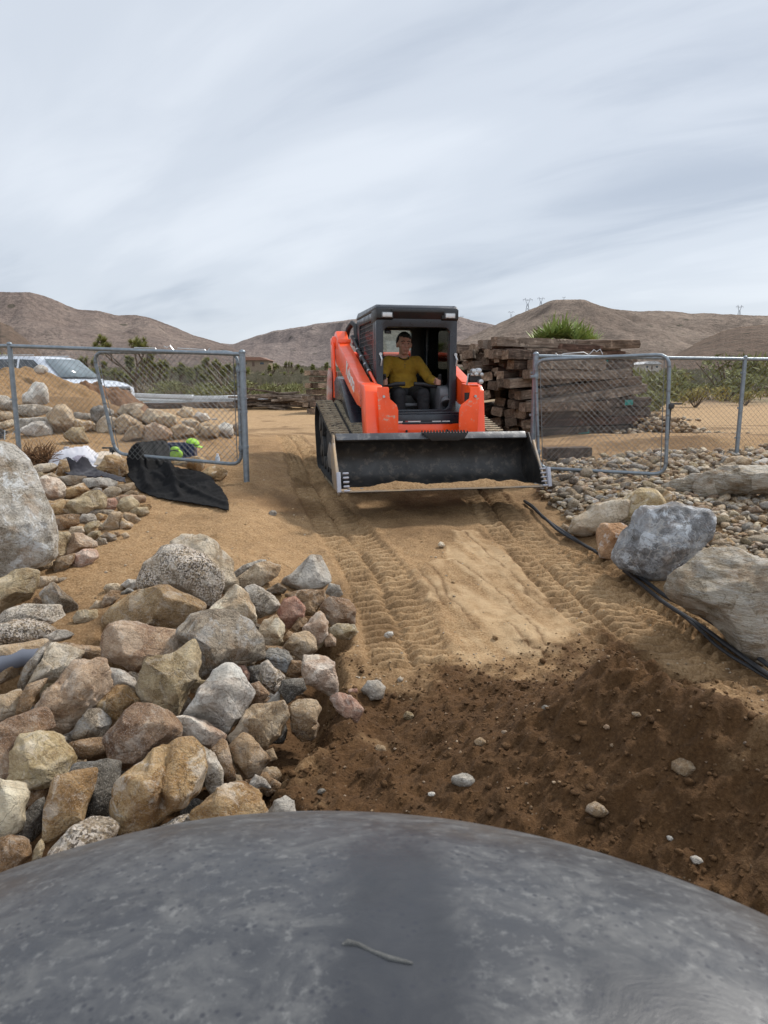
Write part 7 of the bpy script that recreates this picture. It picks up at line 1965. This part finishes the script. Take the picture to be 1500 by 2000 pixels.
# expanded metal sheet behind the left post
EXM = plain('dark_expanded_metal', (.045, .048, .055), .55, .4, .1, 10)
q00, q10, q01, q11 = at(-40, 905, 8.5), at(122, 902, 8.35), at(-40, 825, 9.6), at(118, 880, 9.3)
em = empty('expanded_metal_sheet', q00); tag(em, 'dark expanded metal sheet lying behind the left fence post', 'metal sheet')
c00, c10, c01, c11 = (q - q00 for q in (q00, q10, q01, q11))
def bil(a, b_): return (c00 * (1 - a) + c10 * a) * (1 - b_) + (c01 * (1 - a) + c11 * a) * b_
m = MB()
for k in range(17):
    m.tube([bil(i / 30, k / 16) + Vector((0, 0, .010 * math.sin(i * math.pi * 1.0 + k * math.pi))) for i in range(31)], .011, 4)
m.build('mesh_strands', EXM, em)
for k in range(11):
    m = MB(); a_ = k / 10; m.tube([bil(a_, 0) + Vector((0, 0, .014)), bil(min(1, a_ + .02), 1) + Vector((0, 0, .014))], .008, 6); m.build('rib', plain('grey_rib', (.24, .25, .26), .5, .4), em)
p_ = q10 + Vector((.05, .1, 0)); m = MB(); m.box((0, 0, .05), (.05, .06, .10)); o = m.build('block', CUT, None, .006); o.location = hit(131, 889); tag(o, 'small grey block at the right end of the expanded metal sheet', 'block')
# dry brush
p = hit(72, 912); rb = empty('dry_brush', p + Vector((0, .05, 0))); tag(rb, 'clump of dry brown roots and twigs at the foot of the left fence post', 'brush')
r = random.Random(4); m = MB()
for k in range(190):
    a = r.uniform(0, 6.28); e_ = r.uniform(.1, 1.4); L = r.uniform(.10, .24); b0 = Vector((r.uniform(-.13, .13), r.uniform(-.08, .08), r.uniform(0, .12)))
    d0 = Vector((math.cos(a) * math.cos(e_), math.sin(a) * math.cos(e_), math.sin(e_))); d1 = (d0 + Vector((r.uniform(-.7, .7), r.uniform(-.7, .7), r.uniform(-.9, .2)))).normalized()
    m.tube([b0, b0 + d0 * L * .5, b0 + d0 * L * .5 + d1 * L * .5], [.006, .0045, .002], 4)
m.build('twigs', plain('dry_twigs', (.17, .085, .035), .95, 0, .4, 25, .3), rb)
m = MB()
for k in range(12):
    m.tube([Vector((r.uniform(-.05, .05), r.uniform(-.05, .05), -.02)), Vector((r.uniform(-.12, .12), r.uniform(-.08, .08), .15))], [.014, .007], 6)
m.build('stems', BRK, rb)
# hoses along the right edge of the track
HOSE = plain('black_irrigation_hose', (.016, .017, .020), .45, 0, .15, 20, .05)
def laid(pts, rr, off=0):
    ps = [hit(u, v) for u, v in pts]
    out_ = []
    for a, b_ in zip(ps[:-1], ps[1:]):
        for t_ in np.linspace(0, 1, 10, endpoint=False):
            q = a.lerp(b_, float(t_)); q.z = gz(q.x, q.y); out_.append(q)
    zs = np.array([q.z for q in out_]); k = 9; zs = np.array([zs[max(0, i - 5):i + 6].max() for i in range(len(zs))]); zs = np.convolve(np.concatenate([[zs[0]] * k, zs, [zs[-1]] * k]), np.ones(2 * k + 1) / (2 * k + 1), 'valid')
    for i, (q, z) in enumerate(zip(out_, zs)): q.z = float(z) + rr + off + .006; q.x += .012 * math.sin(i * .21); 
    return out_
HG = 'black irrigation hoses along the right edge of the track'
for pts, rr, lab in (([(1024, 983), (1040, 1000), (1062, 1022), (1100, 1048), (1135, 1070), (1168, 1087)], .014, 'short upper black hose ending at the orange and white boulder'),
                     ([(1026, 986), (1048, 1012), (1085, 1042), (1120, 1060), (1150, 1078), (1172, 1092)], .013, 'black hose lying just below the short upper one'),
                     ([(1222, 1118), (1250, 1140), (1300, 1178), (1350, 1210), (1420, 1258), (1520, 1326)], .014, 'black hose at the foot of the banded boulder, nearer the boulders'),
                     ([(1218, 1122), (1240, 1146), (1290, 1188), (1340, 1225), (1410, 1275), (1520, 1342)], .014, 'black hose at the foot of the banded boulder, nearer the track'),
                     ([(1300, 1192), (1345, 1234), (1400, 1275), (1460, 1310), (1520, 1346)], .010, 'thin black hose emerging from the dirt beside the two thicker ones')):
    o = MB().tube(laid(pts, rr, .006), rr, 8).build('hose', HOSE); tag(o, lab, 'hose', HG)
p0 = hit(-30, 1350); p1 = hit(40, 1335)
o = MB().tube([Vector((p0.x - .3, p0.y - .1, p0.z + .10)), Vector((p0.x, p0.y, p0.z + .11)), Vector((p1.x, p1.y + .05, p1.z + .12)), Vector((p1.x + .3, p1.y + .15, p1.z + .06))], .048, 20).build('pipe', plain('grey_pvc_pipe', (.12, .13, .16), .5, 0, .1, 4)); tag(o, 'smooth grey pipe end poking in at the left edge between the boulders', 'pipe')
# ------------------------------------------------------------------ dirt piles behind the left fence
def pile(name, c, R, H_, mat, label, seed, ell=1.0, n=180, sharp=1.0):
    g = np.linspace(-1.25, 1.25, n); X, Y = np.meshgrid(g, g); d = np.hypot(X, Y)
    hgt = H_ * np.clip(1 - d ** 1.25 * sharp, 0, 1) ** .95
    nz = fbm(X * 2.2 + seed, Y * 2.2, X * 0 + seed, 5, .55)
    hgt = hgt * (1 + .22 * nz) + .05 * H_ * fbm(X * 9, Y * 9, X * 0 + seed, 3) * (hgt > .02)
    wx = c[0] + X * R; wy = c[1] + Y * R * ell
    Z = g_base(wx, wy) - .06 + hgt
    I_ = np.arange(n * n).reshape(n, n); Ff = np.stack([I_[:-1, :-1], I_[:-1, 1:], I_[1:, 1:], I_[1:, :-1]], -1).reshape(-1, 4)
    o = mesh_np(name, np.stack([wx, wy, Z], -1).reshape(-1, 3), Ff, mat); tag(o, label, 'dirt pile'); return o
pile('dirt_pile', (-7.1, 13.6), 2.9, 1.22, M_DIRT2, 'tall tan dirt pile hiding the side of the white car', 3.3)
_dark = newmat('dark_dirt'); 
def darkdirt():
    m, t, b = newmat('reddish_dark_dirt'); g = N(t, 'ShaderNodeNewGeometry'); v = g.outputs['Position']
    n2 = noise(t, v, 9, 6, .65); n3 = noise(t, v, 70, 4, .7)
    c = mixc(t, .4, ramp(t, n2, [(.3, (.13, .062, .028)), (.7, (.21, .11, .055))]), ramp(t, n3, [(.3, (.10, .05, .02)), (.7, (.24, .14, .08))]))
    lk(t, c, b.inputs['Base Color']); b.inputs['Roughness'].default_value = .95; bump(t, b, math_(t, 'ADD', n2, math_(t, 'MULTIPLY', n3, .4)), .7, .03); return m
pile('dirt_pile', (-5.75, 14.6), 1.6, .98, darkdirt(), 'smaller reddish brown dirt pile in front of the bumper of the white car', 8.1)
for k, (u, v, r_s, lab) in enumerate(((80, 722, .09, 'small white rock near the top of the tan dirt pile'),)):
    p = at(u, v, 13.3); D2, F2 = ICO[3]; o = mesh_np('rock', D2 * np.array([r_s * 1.3, r_s, r_s]) * (1 + .2 * perlin(D2[:, 0] * 2, D2[:, 1] * 2, D2[:, 2] * 2))[:, None], F2, RM['white']); o.location = p; tag(o, lab, 'rock')
# ------------------------------------------------------------------ car
PNT = plain('silver_white_car_paint', (.60, .64, .70), .25, .2, .02, 2, 0, .6, coat=.6)
CG = plain('dark_car_glass', (.012, .015, .018), .06, 0, .05, 2, 0, .8)
WSG = plain('windscreen_glass', (.16, .20, .22), .08, 0, .15, 1.2, 0, .9)
TYR = plain('tyre_rubber', (.02, .02, .02), .85); BUMP = plain('dark_trim', (.02, .021, .023), .55)
fr_ = W(226, 774, 22.6)
CAR = empty('car', (0, 0, 0), (0, 0, rad(-22))); 
cb, sb = math.cos(rad(-22)), math.sin(rad(-22)); 
CARZ = CZ - 1.13
CAR.location = Vector((fr_.x - cb * 2.72, fr_.y - sb * 2.72, CARZ)); tag(CAR, 'silver white sport utility car half hidden behind the tan dirt pile', 'car')
st_ = [(-2.62, .80, .55, .84, 1.15, .66, 1.60), (-2.55, .92, .45, .95, 1.22, .74, 1.80), (-2.2, .97, .40, .99, 1.24, .78, 1.90), (-1.0, .98, .38, 1.0, 1.24, .80, 1.935), (.2, .98, .38, 1.0, 1.22, .79, 1.91), (.55, .98, .38, 1.0, 1.22, .77, 1.83),
       (1.32, .98, .38, .99, 1.20, .86, 1.23), (1.45, .98, .38, .99, 1.15, .86, 1.20), (2.1, .98, .40, .98, 1.05, .82, 1.15), (2.5, .96, .42, .95, .98, .76, 1.08), (2.66, .92, .44, .92, .92, .70, .99), (2.70, .86, .48, .88, .80, .66, .86)]
m = MB(); rings = []
for (x, wb, zb, wm2, zm, wt, zt) in st_:
    half = [(wb * .9, zb), (wb, zb + .12), (wm2, (zb + zm) / 2), (wm2, zm - .04), (wm2 * .975, zm + .02), (wt + (wm2 - wt) * .12, zt - .10 if zt - zm > .15 else zt - .02), (wt * .93, zt), (wt * .4, zt + .015)]
    rings.append([m.b.verts.new((x, y, z)) for y, z in half] + [m.b.verts.new((x, -y, z)) for y, z in half[::-1]])
for A, B2 in zip(rings[:-1], rings[1:]):
    n = len(A)
    for k in range(n): m.b.faces.new((A[k], A[(k + 1) % n], B2[(k + 1) % n], B2[k]))
m.b.faces.new(rings[0]); m.b.faces.new(rings[-1][::-1])
body_c = m.build('body', PNT, CAR)
def sidey(z, t=0): return 1.0 * (.975 - (z - 1.24) / .62 * .17) + .012
for s in (-1, 1):
    for poly, nm in (([(1.10, 1.29), (.30, 1.80), (-.28, 1.83), (-.28, 1.29)], 'front_window'), ([(-.38, 1.29), (-.38, 1.83), (-1.25, 1.84), (-1.30, 1.29)], 'rear_window'), ([(-1.40, 1.29), (-1.36, 1.84), (-2.15, 1.80), (-2.35, 1.36), (-2.30, 1.29)], 'quarter_window')):
        q = MB(); q.face([(x, s * sidey(z), z) for x, z in poly]); q.build(nm, CG, CAR, solid=.006)
    q = MB(); q.box((.95, s * 1.10, 1.30), (.14, .20, .16)); q.build('mirror', PNT, CAR, .03)
    for x in (-1.65, 1.75):
        q = MB(); q.cyl((x, s * .78, .39), (x, s * .99, .39), .39, n=28); wh = q.build('wheel', TYR, CAR, .02)
        q = MB(); q.cyl((x, s * .98, .39), (x, s * 1.0, .39), .25, n=20); q.build('rim', CHR, wh, .004)
    q = MB(); q.face([(2.44, s * .955, .80), (2.44, s * .945, .97), (2.60, s * .86, .965), (2.705, s * .70, .93), (2.715, s * .70, .80), (2.66, s * .89, .78)]); q.build('headlight', LENS, CAR, solid=.02)
    q = MB(); q.cyl((-2.0, s * .70, 1.97), (.2, s * .70, 1.96), .018, n=8); q.build('roof_rail', CHR, CAR)
q = MB(); q.face([(1.335, .80, 1.245), (1.335, -.80, 1.245), (.60, -.70, 1.815), (.60, .70, 1.815)]); 
for v in q.b.verts: v.co += Vector((.02, 0, .022))
q.build('windscreen', WSG, CAR, solid=.008)
q = MB()
for s in (-1, 1): q.tube([(1.36, s * .1, 1.27), (1.30, s * .45, 1.31)], .010, 6)
q.box((1.38, 0, 1.25), (.10, 1.5, .02)); q.build('wiper', BUMP, CAR)
q = MB(); q.box((2.71, 0, .80), (.05, 1.36, .36)); gr3 = q.build('grille', BUMP, CAR, .02)
for z in (.93, .84, .72, .65): MB().box((2.745, 0, z), (.02, 1.30, .030)).build('chrome_bar', plain('chrome', (.6, .62, .64), .2, .9), gr3, .004)
MB().sph((2.765, 0, .785), 1, (.012, .13, .052)).build('oval_emblem', plain('emblem_blue', (.03, .06, .14), .3, .2), gr3)
q = MB(); q.box((2.70, 0, .50), (.12, 1.80, .14)); q.build('bumper', PNT, CAR, .04)
